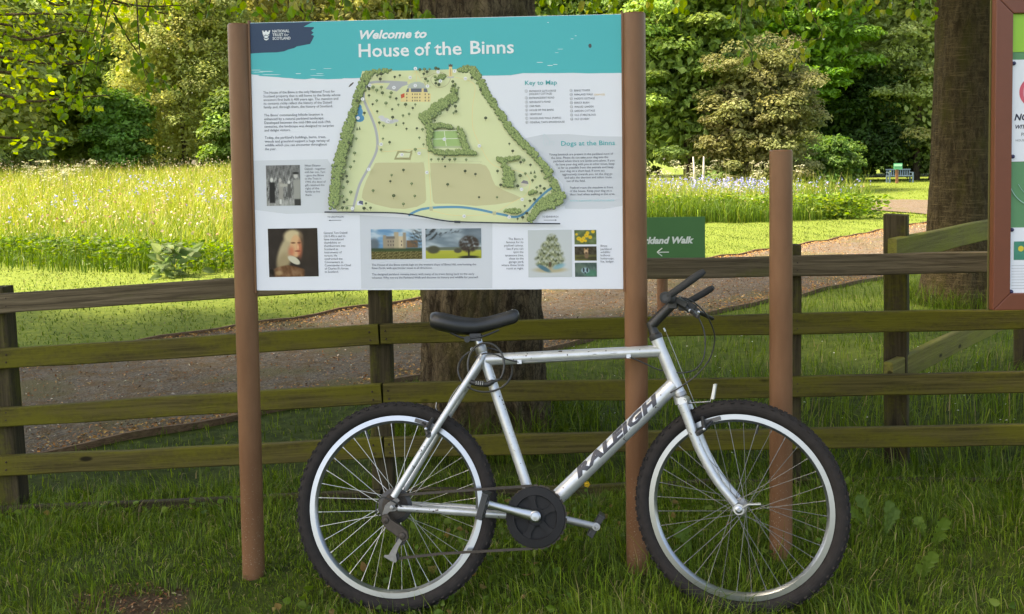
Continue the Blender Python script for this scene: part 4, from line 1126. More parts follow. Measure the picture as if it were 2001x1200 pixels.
# pond, quarry, walled garden, stable block
ik.disc(702.5, 210, 4.6, 5.5, lin(80, 146, 188), 14); ik.disc(704, 219, 5.2, 8, lin(80, 146, 188), 14); ik.disc(702.5, 231, 9.5, 7.5, lin(80, 146, 188), 16)
for x, y, rx, ry in ((745, 229, 6, 3.5), (752, 234, 9, 4), (762, 238, 10, 4), (772, 236, 7, 3)): ik.disc(x, y, rx, ry, lin(200, 200, 206), 12, 0.08)
ik.poly([(843, 250.5), (895, 250), (898, 256), (843, 256)], lin(168, 172, 140)); ik.poly([(845, 284), (904, 283), (907, 289), (846, 289)], lin(172, 182, 146))
ik.poly([(843.5, 256), (893, 255), (903.5, 285), (847, 286)], lin(158, 186, 124))
for a_, b_ in (((868, 255.5), (872, 285.5)), ((845, 272), (898, 270.5)), ((843.5, 256), (893, 255)), ((893, 255), (903.5, 285))): ik.line([a_, b_], 1.1, lin(226, 230, 210))
ik.poly([(770, 312), (777, 295), (790, 295), (800, 297), (806, 293), (806, 301), (802, 312.5)], lin(160, 158, 118)); ik.poly([(774.5, 308), (780, 298.5), (802, 299), (799.5, 308)], lin(216, 220, 186))
ik.line([(806, 296), (804, 318), (830, 316)], 0.8, lin(198, 198, 160)); ik.line([(860, 316.5), (935, 315.5), (938, 318)], 0.8, lin(196, 198, 160))
# the mansion, tower, lodge and cottages
STONE, SLATE, WIN = lin(222, 202, 148), lin(104, 108, 122), lin(82, 78, 74)
ik.poly([(787, 199), (787, 183), (793, 183), (793, 178), (836, 178), (836, 183), (842, 183), (841, 199)], STONE)
ik.poly([(793, 180), (796, 173), (834, 173), (836, 180)], SLATE); ik.poly([(783, 185), (790.5, 182), (790.5, 190), (784, 193)], lin(196, 88, 66)); ik.poly([(783, 193), (790, 190), (790, 199), (783, 199)], STONE)
for x in (799, 824): ik.poly([(x, 181), (x, 172.5), (x + 4, 172.5), (x + 4, 181)], STONE)
for x in (795, 806, 811, 815, 820.5, 831, 838):
    for y in (184.5, 191, 197): ik.poly([(x - .9, y - 1.8), (x + .9, y - 1.8), (x + .9, y + 1.2), (x - .9, y + 1.2)], WIN)
ik.poly([(877.5, 150), (877.2, 130), (883.5, 130), (884, 150)], STONE); ik.poly([(876.6, 130.5), (876.6, 125), (878.5, 127), (880.4, 124.5), (882.2, 127), (884.2, 125), (884.2, 130.5)], lin(96, 88, 80)); ik.line([(880.5, 134), (880.6, 148)], 0.9, lin(150, 120, 84)); ik.poly([(874, 150), (887, 149), (887, 152.5), (874, 153)], lin(186, 186, 184))
ik.poly([(697.5, 401), (698, 394), (703, 392), (709, 394), (709, 401)], WHITE); ik.poly([(700.5, 397), (703, 391.8), (709.5, 393), (709.5, 400.5)], lin(94, 98, 124)); ik.line([(660, 410), (675, 403), (692, 402)], 0.8, lin(120, 116, 112)); ik.line([(708, 404), (720, 411)], 0.8, lin(120, 116, 112))
ik.poly([(1017, 364), (1018, 355), (1031, 355), (1031.5, 362), (1026, 365)], lin(206, 200, 176)); ik.poly([(1018, 357.5), (1023, 352), (1031, 354), (1033, 360)], lin(134, 130, 138))
for x, y in ((842.5, 408.5), (966, 417)): ik.poly([(x - 3.6, y - 3.5), (x + 3.6, y - 4), (x + 3.4, y + 3.5), (x - 3, y + 3.5)], lin(186, 184, 150))
# woods drawn as heaped bumps
def belt(pts):
    out = []
    for (x0, y0, w0), (x1, y1, w1) in zip(pts, pts[1:]):
        L = math.hypot(x1 - x0, y1 - y0); k = max(2, int(L * (w0 + w1) / 2 / 7.0))
        for _ in range(k):
            t = random.random(); w = w0 + (w1 - w0) * t; a_ = random.uniform(0, 6.28); r = w / 2 * math.sqrt(random.random())
            out.append((x0 + (x1 - x0) * t + r * math.cos(a_), y0 + (y1 - y0) * t + r * math.sin(a_)))
    return out
bumps = []
for bl in ([(714, 142, 10), (760, 138, 8)], [(719, 146, 18), (708, 166, 18), (699, 190, 15), (693, 212, 13), (686, 232, 17), (682, 252, 21), (676, 272, 25), (668, 300, 22), (664, 325, 26), (659, 350, 19), (655, 375, 19), (654, 402, 19)],
           [(899, 134, 10), (922, 135, 14), (938, 156, 15), (950, 180, 14), (966, 205, 13), (984, 232, 13), (1000, 255, 13), (1022, 279, 13), (1045, 302, 13), (1062, 322, 12)], [(1064, 330, 14), (1072, 334, 17), (1070, 344, 14)],
           [(1078, 352, 17), (1085, 362, 12), (1088, 372, 16)], [(1096, 382, 20), (1080, 392, 32), (1062, 398, 20), (1050, 408, 14), (1040, 422, 13), (1036, 432, 10)],
           [(889, 168, 10), (886, 182, 14), (878, 196, 20), (860, 206, 20), (840, 222, 24), (826, 226, 14), (836, 238, 18), (841, 252, 12), (840, 272, 10), (841, 290, 10), (858, 297, 9), (885, 298, 9), (908, 296, 11), (930, 299, 8)], [(880, 190, 12), (893, 194, 10)],
           [(846, 246, 9), (868, 245, 9), (884, 249, 7)], [(897, 250, 9), (903, 266, 11), (909, 282, 12), (912, 292, 12)], [(970, 311, 10), (984, 312, 9), (1010, 308, 7), (1017, 307, 5)], [(982, 318, 9), (990, 330, 12), (996, 344, 24), (992, 356, 22), (1000, 358, 16)],
           [(1036, 376, 8), (1048, 376, 10)], [(988, 410, 9), (1015, 411, 9)], [(852, 152, 11), (868, 148, 9)]):
    bumps += belt(bl)
bumps.sort(key=lambda p: p[1])
for x, y in bumps:
    r = random.uniform(2.6, 3.7); k = random.uniform(.86, 1.12)
    dk = tuple(q * k for q in lin(78, 92, 66)); md = tuple(q * k for q in lin(124, 142, 92)); lt = tuple(q * k for q in lin(156, 170, 112))
    ik.disc(x, y + .9, r, r * .95, dk, 8, .08); ik.disc(x - .2, y, r * .84, r * .76, md, 8, .08); ik.disc(x - .5, y - .8, r * .45, r * .38, lt, 6, .1)
# single trees
singles = [(729, 148), (739, 148), (747, 145), (745, 155), (773, 151), (783, 148), (714, 159), (766, 137), (722, 171), (731, 171), (747, 171), (738, 177), (723, 174.5), (749, 182), (766, 182), (764, 190), (776, 193), (723, 187), (738, 197), (756, 202), (730, 204), (780, 205), (794, 204.5), (768, 214), (739, 218), (813, 204.5), (808, 211.5), (801, 223), (789, 226), (769, 229.5), (743, 240), (751, 246), (701, 188), (700, 197.5), (693, 218.5), (714, 221), (796, 252), (816, 251), (790, 241), (698, 271), (750, 271), (763, 278), (827, 253), (821, 269), (684, 279), (689, 286), (683, 292.5), (695, 299), (678, 308), (694, 315), (687, 326), (674, 337.5), (679.5, 344), (672, 350), (681, 355), (672.5, 366), (687.5, 375), (671, 383), (680, 390), (674.5, 394.5), (671.5, 405.5), (680, 406), (717, 397), (713.5, 406.5), (726, 405.5), (746.5, 292.5), (813, 292), (829, 282),
           (790, 332), (767, 342), (764.5, 354), (806, 358.5), (731, 372), (771, 382), (812, 382.5), (790, 398), (871, 325), (910, 334), (930, 340), (876, 360), (937, 385), (972, 385), (844, 311.5), (858, 311), (866, 311), (870, 307), (880, 312), (890, 311), (912, 312), (887, 168), (897, 172), (893, 183), (892, 218), (879, 207), (875, 215), (887.5, 221), (861, 222), (891, 208), (846, 227), (851, 236), (822, 137), (831, 136), (841, 136), (853, 134), (858, 135.5), (836, 141), (829.5, 145), (833, 155), (837, 159), (853, 163.5), (859, 166), (886, 160), (923, 152.5), (940, 176), (950, 231), (996, 281), (1002.5, 295), (1037, 322), (1027, 339), (1017, 343), (1046, 345), (1041, 352), (973, 334), (1018, 317), (1024, 313), (1059, 334), (1012, 363), (979, 361), (1056, 363), (1049, 366), (1064, 368), (1057, 377), (1036, 392), (1045, 389), (1026, 402), (1030, 416), (1022, 424), (1012, 427)]
for x, y in singles:
    r = random.uniform(2.2, 3.6)
    dk, md = random.choice([(lin(72, 84, 62), lin(96, 108, 76)), (lin(92, 108, 76), lin(134, 152, 108)), (lin(64, 72, 58), lin(84, 92, 70))])
    ik.line([(x, y), (x, y + r * 1.9)], 0.7, lin(110, 104, 82)); ik.disc(x, y, r, r * .9, dk, 10, .06); ik.disc(x - .4, y - .6, r * .6, r * .5, md, 8, .06)
for x, y in ((700, 252), (704.8, 251), (776, 243.5), (1038, 337), (1045, 336)): ik.poly([(x - 2.2, y + 3), (x, y - 4), (x + 2.2, y + 3)], lin(84, 98, 70))
ik.line([(636.5, 414), (700, 414.3), (755, 415), (790, 417), (820, 421.5), (850, 427.5), (872, 431), (895, 432.8), (960, 434.7), (1030, 436), (1095, 436.6)], 2.6, lin(52, 58, 70))
ik.poly([(889, 430.6), (901, 431), (901, 435.6), (889, 435.3)], lin(58, 62, 72))
spots = [(813.3, 134.8, '6'), (857.5, 141.5, '7'), (889.5, 140, '9'), (861.8, 159.3, '8'), (771.5, 172, '4'), (813, 168, '5'), (710.7, 194.5, '2'), (701.8, 231, '3'), (760, 237, '16'), (803, 152.3, '10'), (724.5, 167.5, '10'), (837, 169, '7'), (910.5, 154.3, '10'), (869.7, 272.2, '13'), (937.6, 285.3, '10'), (787, 302.3, '15'), (820.5, 299.7, '14'), (835.5, 337, '10'), (722.5, 331, '2'), (690.7, 407, '1'), (746.5, 282, '10'), (1019.7, 369.7, '11'), (1021, 389.3, '10'), (995.7, 423.6, '12'), (908, 422, '10')]
for x, y, s_ in spots: ik.disc(x, y, 3.4, 3.4, lin(226, 227, 234), 14)
ik.build('map_print', PANEL_OBJ, 'illustrated estate map with woods, fields, river and mansion')
dmap = ik.d + 0.0002
for x, y, s_ in spots: ptext('map_number', s_, x, y + 1.6, 4.6, lin(96, 98, 106), PANEL_OBJ, align='CENTER', d=dmap)

# ------------------------------------------------------------------ printed photographs, painted cell by cell
def picture(x0, y0, x1, y1, fn, label, dens=1.0, skew=(0, 0)):
    nx, ny = int((x1 - x0) * dens) + 1, int((y1 - y0) * dens) + 1
    sx = np.linspace(0, 1, nx); sy = np.linspace(0, 1, ny)
    U, W = np.meshgrid(sx, sy, indexing='ij')
    c = np.clip(fn(U, W), 0, 255) / 255
    c = np.where(c <= 0.04045, c / 12.92, ((c + 0.055) / 1.055) ** 2.4)
    q00, q10, q01, q11 = (np.array(S3(*uv(*p), 0.0010)) for p in ((x0, y0), (x1, y0 + skew[0]), (x0 + skew[1], y1), (x1 + skew[1], y1 + skew[0])))
    V = (q00 * ((1 - U) * (1 - W))[..., None] + q10 * (U * (1 - W))[..., None] + q01 * ((1 - U) * W)[..., None] + q11 * (U * W)[..., None]).reshape(-1, 3)
    i = (np.arange(nx - 1)[:, None] * ny + np.arange(ny - 1)[None, :]).ravel()
    o = mesh_np('printed_picture', V, np.stack([i, i + ny, i + ny + 1, i + 1], 1), PRINT, PANEL_OBJ, cols=c.reshape(-1, 3))
    o['label'] = label
def fbm(U, W, s, seed):
    r = np.random.default_rng(seed); z = np.zeros_like(U)
    for k in range(7):
        f = s * 1.6 ** (k / 2); a_ = r.uniform(0, 6.28, 3); z += np.sin(U * f * math.cos(a_[0]) + W * f * math.sin(a_[0]) + a_[1] + 1.5 * np.sin(U * f * 0.6 + a_[2])) * 0.75 ** k
    return z / 2.2
def ell(U, W, cx, cy, rx, ry, soft=0.15, rot=0.0):
    du, dw = U - cx, W - cy; c_, s_ = math.cos(rot), math.sin(rot)
    d = np.sqrt(((du * c_ + dw * s_) / rx) ** 2 + ((-du * s_ + dw * c_) / ry) ** 2)
    return 1 - sstep(1 - soft, 1 + soft, d)
def over(im, a_, c): return im * (1 - a_[..., None]) + np.array(c, float) * a_[..., None]
def rgb(U, c): return np.ones(U.shape + (3,)) * np.array(c, float)
def box_(U, W, x0, x1, y0, y1, s=0.015): return sstep(x0 - s, x0 + s, U) * (1 - sstep(x1 - s, x1 + s, U)) * sstep(y0 - s, y0 + s, W) * (1 - sstep(y1 - s, y1 + s, W))
def pic_portrait(U, W):
    im = rgb(U, (44, 36, 32)) + 8 * fbm(U, W, 9, 1)[..., None]
    im = over(im, ell(U, W, 0.75, 0.35, 0.35, 0.4, .6) * .35, (70, 58, 44))
    im = over(im, ell(U, W, 0.36, 0.48, 0.15, 0.38, .3, 0.35), (176, 160, 128)); im = over(im, ell(U, W, 0.30, 0.7, 0.12, 0.2, .5, 0.3) * .8, (150, 132, 100))
    im = over(im, ell(U, W, 0.50, 0.16, 0.18, 0.13, .3), (196, 178, 142)); im = over(im, ell(U, W, 0.66, 0.28, 0.06, 0.2, .5) * .7, (104, 82, 64))
    im = over(im, ell(U, W, 0.555, 0.37, 0.115, 0.235, .16, 0.05), (206, 164, 124)); im = over(im, ell(U, W, 0.65, 0.40, 0.04, 0.2, .7) * .5, (120, 76, 56)); im = over(im, ell(U, W, 0.46, 0.48, 0.06, 0.1, .8) * .65, (188, 96, 72)); im = over(im, ell(U, W, 0.63, 0.44, 0.05, 0.16, .6) * .6, (196, 104, 76))
    im = over(im, ell(U, W, 0.505, 0.30, 0.045, 0.016, .5), (110, 70, 50)); im = over(im, ell(U, W, 0.625, 0.30, 0.035, 0.016, .5), (110, 70, 50)); im = over(im, ell(U, W, 0.59, 0.47, 0.055, 0.013, .5), (128, 54, 44)); im = over(im, ell(U, W, 0.60, 0.39, 0.018, 0.05, .6) * .7, (226, 180, 140))
    co = box_(U + (W - .6) * .5, W, 0.36, 0.66, 0.57 , 0.80, .03); im = over(im, sstep(.52, .6, W) * ell(U, W, 0.51, 0.655, 0.14, 0.065, .15, 0.6), (196, 190, 170))
    cl = sstep(0.0, .04, W - (0.74 + 0.45 * np.abs(U - 0.38) ** 1.5)) * (1 - sstep(.68, .75, U)); im = over(im, cl * sstep(.06, .16, U), (112, 78, 52)); im = im + (cl * 22 * fbm(U, W, 22, 5))[..., None]
    im = over(im, cl * ell(U, W, 0.2, 0.92, 0.07, 0.05, .6) * .7, (186, 158, 120))
    return im
def pic_bw(U, W):
    im = rgb(U, (120, 120, 120)) + (42 * fbm(U, W, 34, 3) + 28 * fbm(U, W, 70, 4))[..., None]
    im = over(im, (1 - sstep(.2, .4, W)) * .45, (100, 100, 102)); im = over(im, sstep(.8, .9, W) * .6, (170, 170, 168))
    im = over(im, box_(U, W, .09, .25, .42, .93, .02), (38, 38, 40)); im = over(im, ell(U, W, .16, .36, .045, .055, .3), (205, 203, 200))
    im = over(im, box_(U, W, .36, .5, .42, .85, .03), (150, 147, 142)); im = over(im, ell(U, W, .41, .37, .045, .05, .3), (176, 172, 168)); im = over(im, box_(U, W, .4, .65, .46, .53, .02), (170, 167, 160)); im = over(im, box_(U, W, .38, .44, .84, .96, .01), (206, 206, 204))
    im = over(im, box_(U, W, .63, .72, .46, .8, .03), (84, 84, 84)); im = over(im, ell(U, W, .67, .42, .04, .045, .3), (200, 198, 196)); im = over(im, box_(U, W, .8, 1.1, .36, .85, .03), (150, 150, 146)); im = over(im, ell(U, W, .87, .27, .06, .06, .3), (188, 186, 184)); im = over(im, box_(U, W, .82, 1.1, .84, 1.1, .02), (58, 58, 58)); im = over(im, ell(U, W, .87, .2, .09, .03, .3), (46, 46, 46))
    return im
def pic_castle(U, W):
    im = rgb(U, (96, 140, 178)); im = over(im, np.clip(.5 + .7 * fbm(U, W * 2, 8, 6), 0, 1) * (1 - W), (196, 206, 214))
    im = over(im, sstep(.62, .68, W), (62, 86, 52)); im = over(im, sstep(.72, .76, W), (96, 88, 50)); im = im + (sstep(.7, .78, W) * 44 * fbm(U, W, 90, 7))[..., None]
    im = over(im, box_(U, W, .24, .68, .3, .66), (150, 138, 122)); im = over(im, box_(U, W, .47, .68, .24, .66), (196, 178, 150)); im = over(im, box_(U, W, .455, .545, .1, .66), (170, 156, 132)); im = over(im, box_(U, W, .24, .30, .2, .62), (150, 138, 120)); im = over(im, box_(U, W, .63, .69, .12, .62), (150, 136, 116))
    im = over(im, box_(U, W, .30, .47, .24, .32), (110, 104, 100)); 
    for q in (.33, .38, .43, .59): 
        for w in (.38, .5): im = over(im, box_(U, W, q, q + .02, w, w + .06, .006), (92, 84, 80))
    im = over(im, box_(U, W, .7, .92, .38, .62), (120, 92, 70)); im = over(im, ell(U, W, .9, .3, .13, .3, .5) * np.clip(.5 + .6 * fbm(U, W, 50, 8), 0, 1), (70, 74, 74)); im = over(im, ell(U, W, .06, .5, .1, .2, .4) * .8, (86, 92, 98)); im = over(im, sstep(.6, .66, W) * (1 - sstep(.70, .74, W)) * .7, (48, 62, 40))
    return im
def pic_park(U, W):
    im = rgb(U, (110, 126, 138)); im = over(im, np.clip(.45 + .8 * fbm(U, W * 2, 6, 9), 0, 1) * .9, (176, 188, 198)); im = over(im, sstep(.5, .8, U) * (1 - sstep(.2, .6, W)) * .6, (84, 96, 108))
    im = over(im, box_(U, W, 0, 1, .62, .72), (98, 106, 92)); im = over(im, sstep(.7, .75, W), (168, 168, 66)); im = over(im, sstep(.8, .9, W) * .4, (142, 152, 54))
    im = over(im, ell(U, W, .14, .7, .11, .13, .3), (74, 74, 58)); im = over(im, ell(U, W, .78, .52, .18, .28, .16) * np.clip(.8 + .5 * fbm(U, W, 40, 10), 0, 1), (62, 52, 46)); im = over(im, ell(U, W, .58, .74, .07, .08, .3), (78, 76, 62)); im = over(im, box_(U, W, .76, .79, .7, .92), (40, 34, 30)); im = over(im, ell(U, W, .78, .96, .17, .05, .4), (44, 44, 34))
    im = over(im, (ell(U, W, .15, .06, .5, .1, .5) + ell(U, W, .08, .25, .2, .12, .5)).clip(0, 1) * np.clip(1.6 * fbm(U, W, 34, 11), 0, 1), (54, 58, 62))
    return im
def pic_sycamore(U, W):
    im = rgb(U, (187, 192, 197)); tr = np.zeros_like(U)
    for cx, cy, rx, ry in ((.55, .2, .13, .12), (.52, .36, .22, .14), (.5, .5, .29, .14), (.5, .62, .33, .12), (.48, .72, .3, .08)): tr = np.maximum(tr, ell(U, W, cx, cy, rx, ry, .2))
    tr = tr * np.clip(.85 + .6 * fbm(U, W, 38, 12), 0, 1); im = over(im, tr, (126, 132, 100)); im = over(im, tr * np.clip(.9 * fbm(U, W, 46, 13), 0, 1), (206, 206, 180)); im = over(im, tr * np.clip(-1.1 * fbm(U, W, 40, 14), 0, 1), (58, 66, 48))
    im = over(im, box_(U, W, .47, .53, .68, .84), (84, 72, 58)); im = over(im, ell(U, W, .5, .85, .36, .06, .4) * .9, (172, 160, 128)); im = over(im, ell(U, W, .36, .82, .16, .045, .4, .45), (74, 110, 126)); im = over(im, ell(U, W, .7, .78, .14, .05, .5, -.3) * .8, (110, 158, 176))
    return im
def pic_butter(U, W):
    im = rgb(U, (92, 106, 70)) + 16 * fbm(U, W, 12, 15)[..., None]
    for x, y, r in ((.2, .6, .13), (.34, .72, .14), (.55, .38, .13), (.6, .2, .1), (.72, .5, .11), (.42, .56, .1), (.85, .12, .1), (.5, .75, .08), (.1, .3, .07)): im = over(im, ell(U, W, x, y, r * .8, r * 1.1, .3), (218, 182, 50)); im = over(im, ell(U, W, x, y, r * .35, r * .45, .4) * .6, (196, 140, 40))
    return im
def pic_fox(U, W):
    im = rgb(U, (62, 56, 44)) + 14 * fbm(U, W, 16, 16)[..., None]; im = over(im, sstep(.5, .75, W) * .8, (122, 122, 62)); im = over(im, ell(U, W, .3, .8, .3, .12, .5) * .7, (54, 50, 36)); im = over(im, ell(U, W, .85, .85, .3, .15, .5) * .8, (48, 44, 34))
    im = over(im, ell(U, W, .52, .38, .1, .17, .3), (190, 158, 124)); im = over(im, ell(U, W, .54, .62, .1, .22, .3), (120, 96, 74)); im = over(im, ell(U, W, .45, .2, .03, .08, .4), (160, 120, 86)); im = over(im, ell(U, W, .6, .2, .03, .08, .4), (160, 120, 86)); return over(im, ell(U, W, .52, .46, .03, .05, .4), (60, 48, 40))
def pic_badger(U, W):
    im = rgb(U, (74, 92, 88)) + 14 * fbm(U, W, 14, 17)[..., None]; im = over(im, ell(U, W, .75, .75, .3, .25, .5) * .7, (70, 132, 106)); im = over(im, ell(U, W, .25, .4, .3, .3, .5) * .5, (104, 122, 104))
    im = over(im, ell(U, W, .47, .55, .18, .2, .3), (150, 176, 190)); im = over(im, ell(U, W, .40, .52, .045, .16, .3), (44, 52, 60)); im = over(im, ell(U, W, .56, .52, .045, .16, .3), (44, 52, 60)); return over(im, ell(U, W, .47, .72, .04, .05, .3), (36, 40, 44))
picture(519.6, 323.4, 586, 402.5, pic_bw, 'black and white photograph of four people', 1.0, (-1, 2))
picture(523.4, 447, 620, 541.5, pic_portrait, 'dark painted portrait of an old man with long white hair', 1.0, (-1.5, 3))
picture(724.5, 448, 824, 507, pic_castle, 'colour photograph of a pale castle', 1.0, (-1, 1.3))
picture(831.2, 447.2, 940, 505.6, pic_park, 'photograph of parkland trees under cloud', 1.0, (-1.2, 1))
picture(1031.8, 450.2, 1116.6, 541.3, pic_sycamore, 'painting of a spreading tree with blue birds', 1.0, (-.8, 1))
picture(1122.2, 449.6, 1165, 477.6, pic_butter, 'photograph of yellow flowers', 1.2, (-.2, .6))
picture(1122.8, 481.6, 1165.6, 509.4, pic_fox, 'photograph of a fox', 1.2, (-.2, .5))
picture(1123.3, 513.4, 1166, 541, pic_badger, 'photograph of a badger', 1.2, (-.2, .5))

# ================================================================== bicycle leaning on the sign post
m, n, l, b = new_mat('silver_frame_paint')
tc = n.new('ShaderNodeTexCoord'); v = tc.outputs['Object']
a1 = noise_node(n, l, v, 26, 5, 0.6); a2 = noise_node(n, l, v, 95, 4, 0.55); a3 = noise_node(n, l, v, 9, 3, 0.5); a4 = noise_node(n, l, v, 600, 2)
c = mixcol(n, l, ramp(n, l, a1, 0.3, 0.7), (0.47, 0.485, 0.515), (0.55, 0.565, 0.595))
ch = n.new('ShaderNodeMath'); ch.operation = 'MULTIPLY'; l.new(ramp(n, l, a2, 0.63, 0.66), ch.inputs[0]); l.new(ramp(n, l, a3, 0.5, 0.6), ch.inputs[1])
c = mixcol(n, l, ch.outputs[0], c.outputs[2], (0.07, 0.05, 0.045))
l.new(c.outputs[2], b.inputs['Base Color']); b.inputs['Metallic'].default_value = 0.55; b.inputs['Roughness'].default_value = 0.36
b.inputs['Coat Weight'].default_value = 0.25; b.inputs['Coat Roughness'].default_value = 0.15
SILVER = m
CHROME = plain('bright_alloy', (0.38, 0.40, 0.44), 0.3, 1.0, 0.08, 40)
ALLOY = plain('dull_alloy', (0.30, 0.30, 0.31), 0.42, 0.9, 0.15, 60)
SPOKE = plain('spoke_steel', (0.48, 0.48, 0.48), 0.4, 0.85, 0.05)
SPOKE2 = plain('dull_spoke', (0.20, 0.20, 0.20), 0.5, 0.8, 0.05)
RUBBER = plain('tyre_rubber', (0.030, 0.027, 0.027), 0.92, 0, 0.4, 40, 0.3, 150, 0.08)
BLACK = plain('black_plastic', (0.018, 0.018, 0.020), 0.42, 0, 0.2, 30)
LEATHER = plain('saddle_vinyl', (0.016, 0.016, 0.019), 0.38, 0, 0.25, 20, 0.12, 300)
GREASE = plain('greasy_steel', (0.055, 0.045, 0.038), 0.5, 0.6, 0.4, 80)
DECAL = plain('decal_grey', (0.045, 0.046, 0.062), 0.5, 0.0, 0.3, 60)

Hr = P(775, 987, 3.13); Hf = P(1446, 989, 3.035)
E1 = (Hf - Hr).normalized()
_e20 = (Vector((0, 0, 1)) - E1 * E1.z).normalized(); _n0 = E1.cross(_e20)
LEAN = math.radians(14.5)
E2 = _e20 * math.cos(LEAN) - _n0 * math.sin(LEAN); NB = E1.cross(E2)
def B(px, py, lat=0.0): return on_plane(px, py, Hr + NB * lat, NB)
AX0, AX1 = B(1283, 662), B(1327, 768)
AXD = (AX0 - AX1).normalized()
STEER = math.radians(12)
RS = Matrix.Rotation(-STEER, 3, AXD)
NS = RS @ NB; E1S = RS @ E1; E2S = RS @ E2
def S(px, py, lat=0.0): return on_plane(px, py, AX1 + NS * lat, NS)
WR = 0.333
base = (Hr + Hf) / 2 - E2 * WR
bike = thing('bicycle', base, 'silver mountain bicycle with black saddle leaning against the sign post', 'bicycle')

def wheel(Cn, ax, f1, f2, rear, label):
    w = bpy.data.objects.new('wheel', None); w.empty_display_size = 0.1
    mw0 = Matrix(((f1.x, f2.x, ax.x, Cn.x), (f1.y, f2.y, ax.y, Cn.y), (f1.z, f2.z, ax.z, Cn.z), (0, 0, 0, 1)))
    link(w, bike, mw0); w['label'] = label
    # tyre with knobs
    t = MB(); prof = []
    for k in range(18):
        q = 2 * math.pi * k / 18
        prof.append((0.3065 + 0.0235 * math.cos(q) * (1 if math.cos(q) > 0 else 0.9), 0.0225 * math.sin(q)))
    t.lathe(prof, (0, 0, 0), (0, 0, 1), 96, True)
    K = 64
    for k in range(K):
        for row, (h_, rr, off, sx_, sz_) in enumerate(((-0.0075, 0.3298, 0, .0058, .0052), (0.0075, 0.3298, .5, .0058, .0052), (0.0175, 0.3225, .25, .005, .0042), (-0.0175, 0.3225, .75, .005, .0042))):
            q = 2 * math.pi * (k + off) / K; d = Vector((math.cos(q), math.sin(q), 0)); tg = Vector((-d.y, d.x, 0))
            tilt = (d + Vector((0, 0, 1)) * (0.55 if h_ > .01 else -0.55 if h_ < -.01 else 0)).normalized()
            t.box(d * rr + Vector((0, 0, h_)), tg, tilt.cross(tg), tilt, sx_, sz_, 0.0024)
    t.build('tyre', RUBBER, w, smooth=False, mw=mw0)
    rp = [(0.2865, 0.0125), (0.2865, 0.010), (0.279, 0.0085), (0.279, -0.0085), (0.2865, -0.010), (0.2865, -0.0125), (0.2705, -0.0130), (0.2655, -0.0085), (0.262, -0.004), (0.262, 0.004), (0.2655, 0.0085), (0.2705, 0.0130)]
    MB().lathe(rp, (0, 0, 0), (0, 0, 1), 96, True).build('rim', CHROME, w, smooth=True, mw=mw0, auto=0.45)
    hb = MB()
    fl = 0.030
    hb.lathe([(0.006, -0.062), (0.006, -0.045), (0.013, -0.043), (0.013, -0.033), (0.0225, -0.0325), (0.0225, -0.0285), (0.012, -0.024), (0.011, 0.0), (0.012, 0.020), (0.0225, 0.0245), (0.0225, 0.0285), (0.013, 0.029), (0.013, 0.045), (0.006, 0.047), (0.006, 0.066)], (0, 0, 0), (0, 0, 1), 24)
    hb.build('hub', GREASE if rear else ALLOY, w, smooth=True, mw=mw0, auto=0.6)
    sm = None
    for k in range(36):
        a_ = 2 * math.pi * (k + 0.5) / 36; s_ = 1 if k % 2 else -1
        off = (1.05 if (k // 2) % 2 else -1.05)
        h0 = Vector((0.0215 * math.cos(a_ + off), 0.0215 * math.sin(a_ + off), 0.0265 * s_)); r0 = Vector((0.2635 * math.cos(a_), 0.2635 * math.sin(a_), 0.002 * s_))
        d = r0 - h0; L = d.length; d.normalize(); xx = d.orthogonal().normalized(); yy = d.cross(xx)
        ml = Matrix(((xx.x, yy.x, d.x * L, h0.x), (xx.y, yy.y, d.y * L, h0.y), (xx.z, yy.z, d.z * L, h0.z), (0, 0, 0, 1)))
        if sm is None:
            o = MB().tube([(0, 0, 0), (0, 0, 0.95), (0, 0, 0.951), (0, 0, 1)], [0.0010, 0.0010, 0.0018, 0.0018], 6).build('spoke', SPOKE if rear else SPOKE2, w, mw=mw0 @ ml); sm = o.data
        else: link(bpy.data.objects.new('spoke', sm), w, mw0 @ ml)
    q = 1.3 if not rear else 2.0
    d = Vector((math.cos(q), math.sin(q), 0))
    MB().tube([d * 0.266, d * 0.232], [0.0035, 0.003], 8).build('valve', BLACK, w, mw=mw0)
    return w
wheel(Hr, NB, E1, E2, True, 'rear wheel with gear cluster')
FH = S(1446, 989)
wheel(FH, NS, E1S, E2S, False, 'wheel turned slightly towards the viewer')

# ------------------------------------------------------------------ frame
BBc = B(1049, 1007); ST = B(938, 676); SJ = B(947, 700); TJ = B(1290, 686); DJ = B(1316, 752)
fr = MB(); dp = MB()
fr.tube([ST, BBc], 0.0168, 20)
fr.tube([B(950, 703), TJ], 0.0195, 20)
fr.tube([BBc, B(1100, 962), B(1280, 788), DJ], [0.024, 0.0255, 0.0255, 0.024], 24)
fr.tube([AX0 + AXD * 0.0, B(1290, 679), B(1322, 756), AX1], [0.0205, 0.019, 0.0195, 0.021], 20)
fr.lathe([(0.021, -0.036), (0.021, 0.036)], BBc, NB, 20)
for s_ in (1, -1):
    fr.tube(spline([B(943, 697) + NB * 0.014 * s_, B(930, 722) + NB * 0.03 * s_, B(860, 832) + NB * 0.05 * s_, B(777, 968) + NB * 0.066 * s_], 5), [0.0125] * 6 + [0.011] * 10, 12)
    fr.tube(spline([B(1030, 1006) + NB * 0.03 * s_, B(970, 1002) + NB * 0.045 * s_, B(900, 996) + NB * 0.058 * s_, B(786, 989) + NB * 0.066 * s_], 5), [0.0125] * 12 + [0.010] * 4, 12)
    dp.prism([B(px, py) + NB * (0.064 * s_) for px, py in ((761, 984), (767, 978), (784, 968), (790, 975), (779, 985), (787, 990), (781, 995), (770, 996), (762, 1004), (755, 1003))], NB * (0.005 * s_))
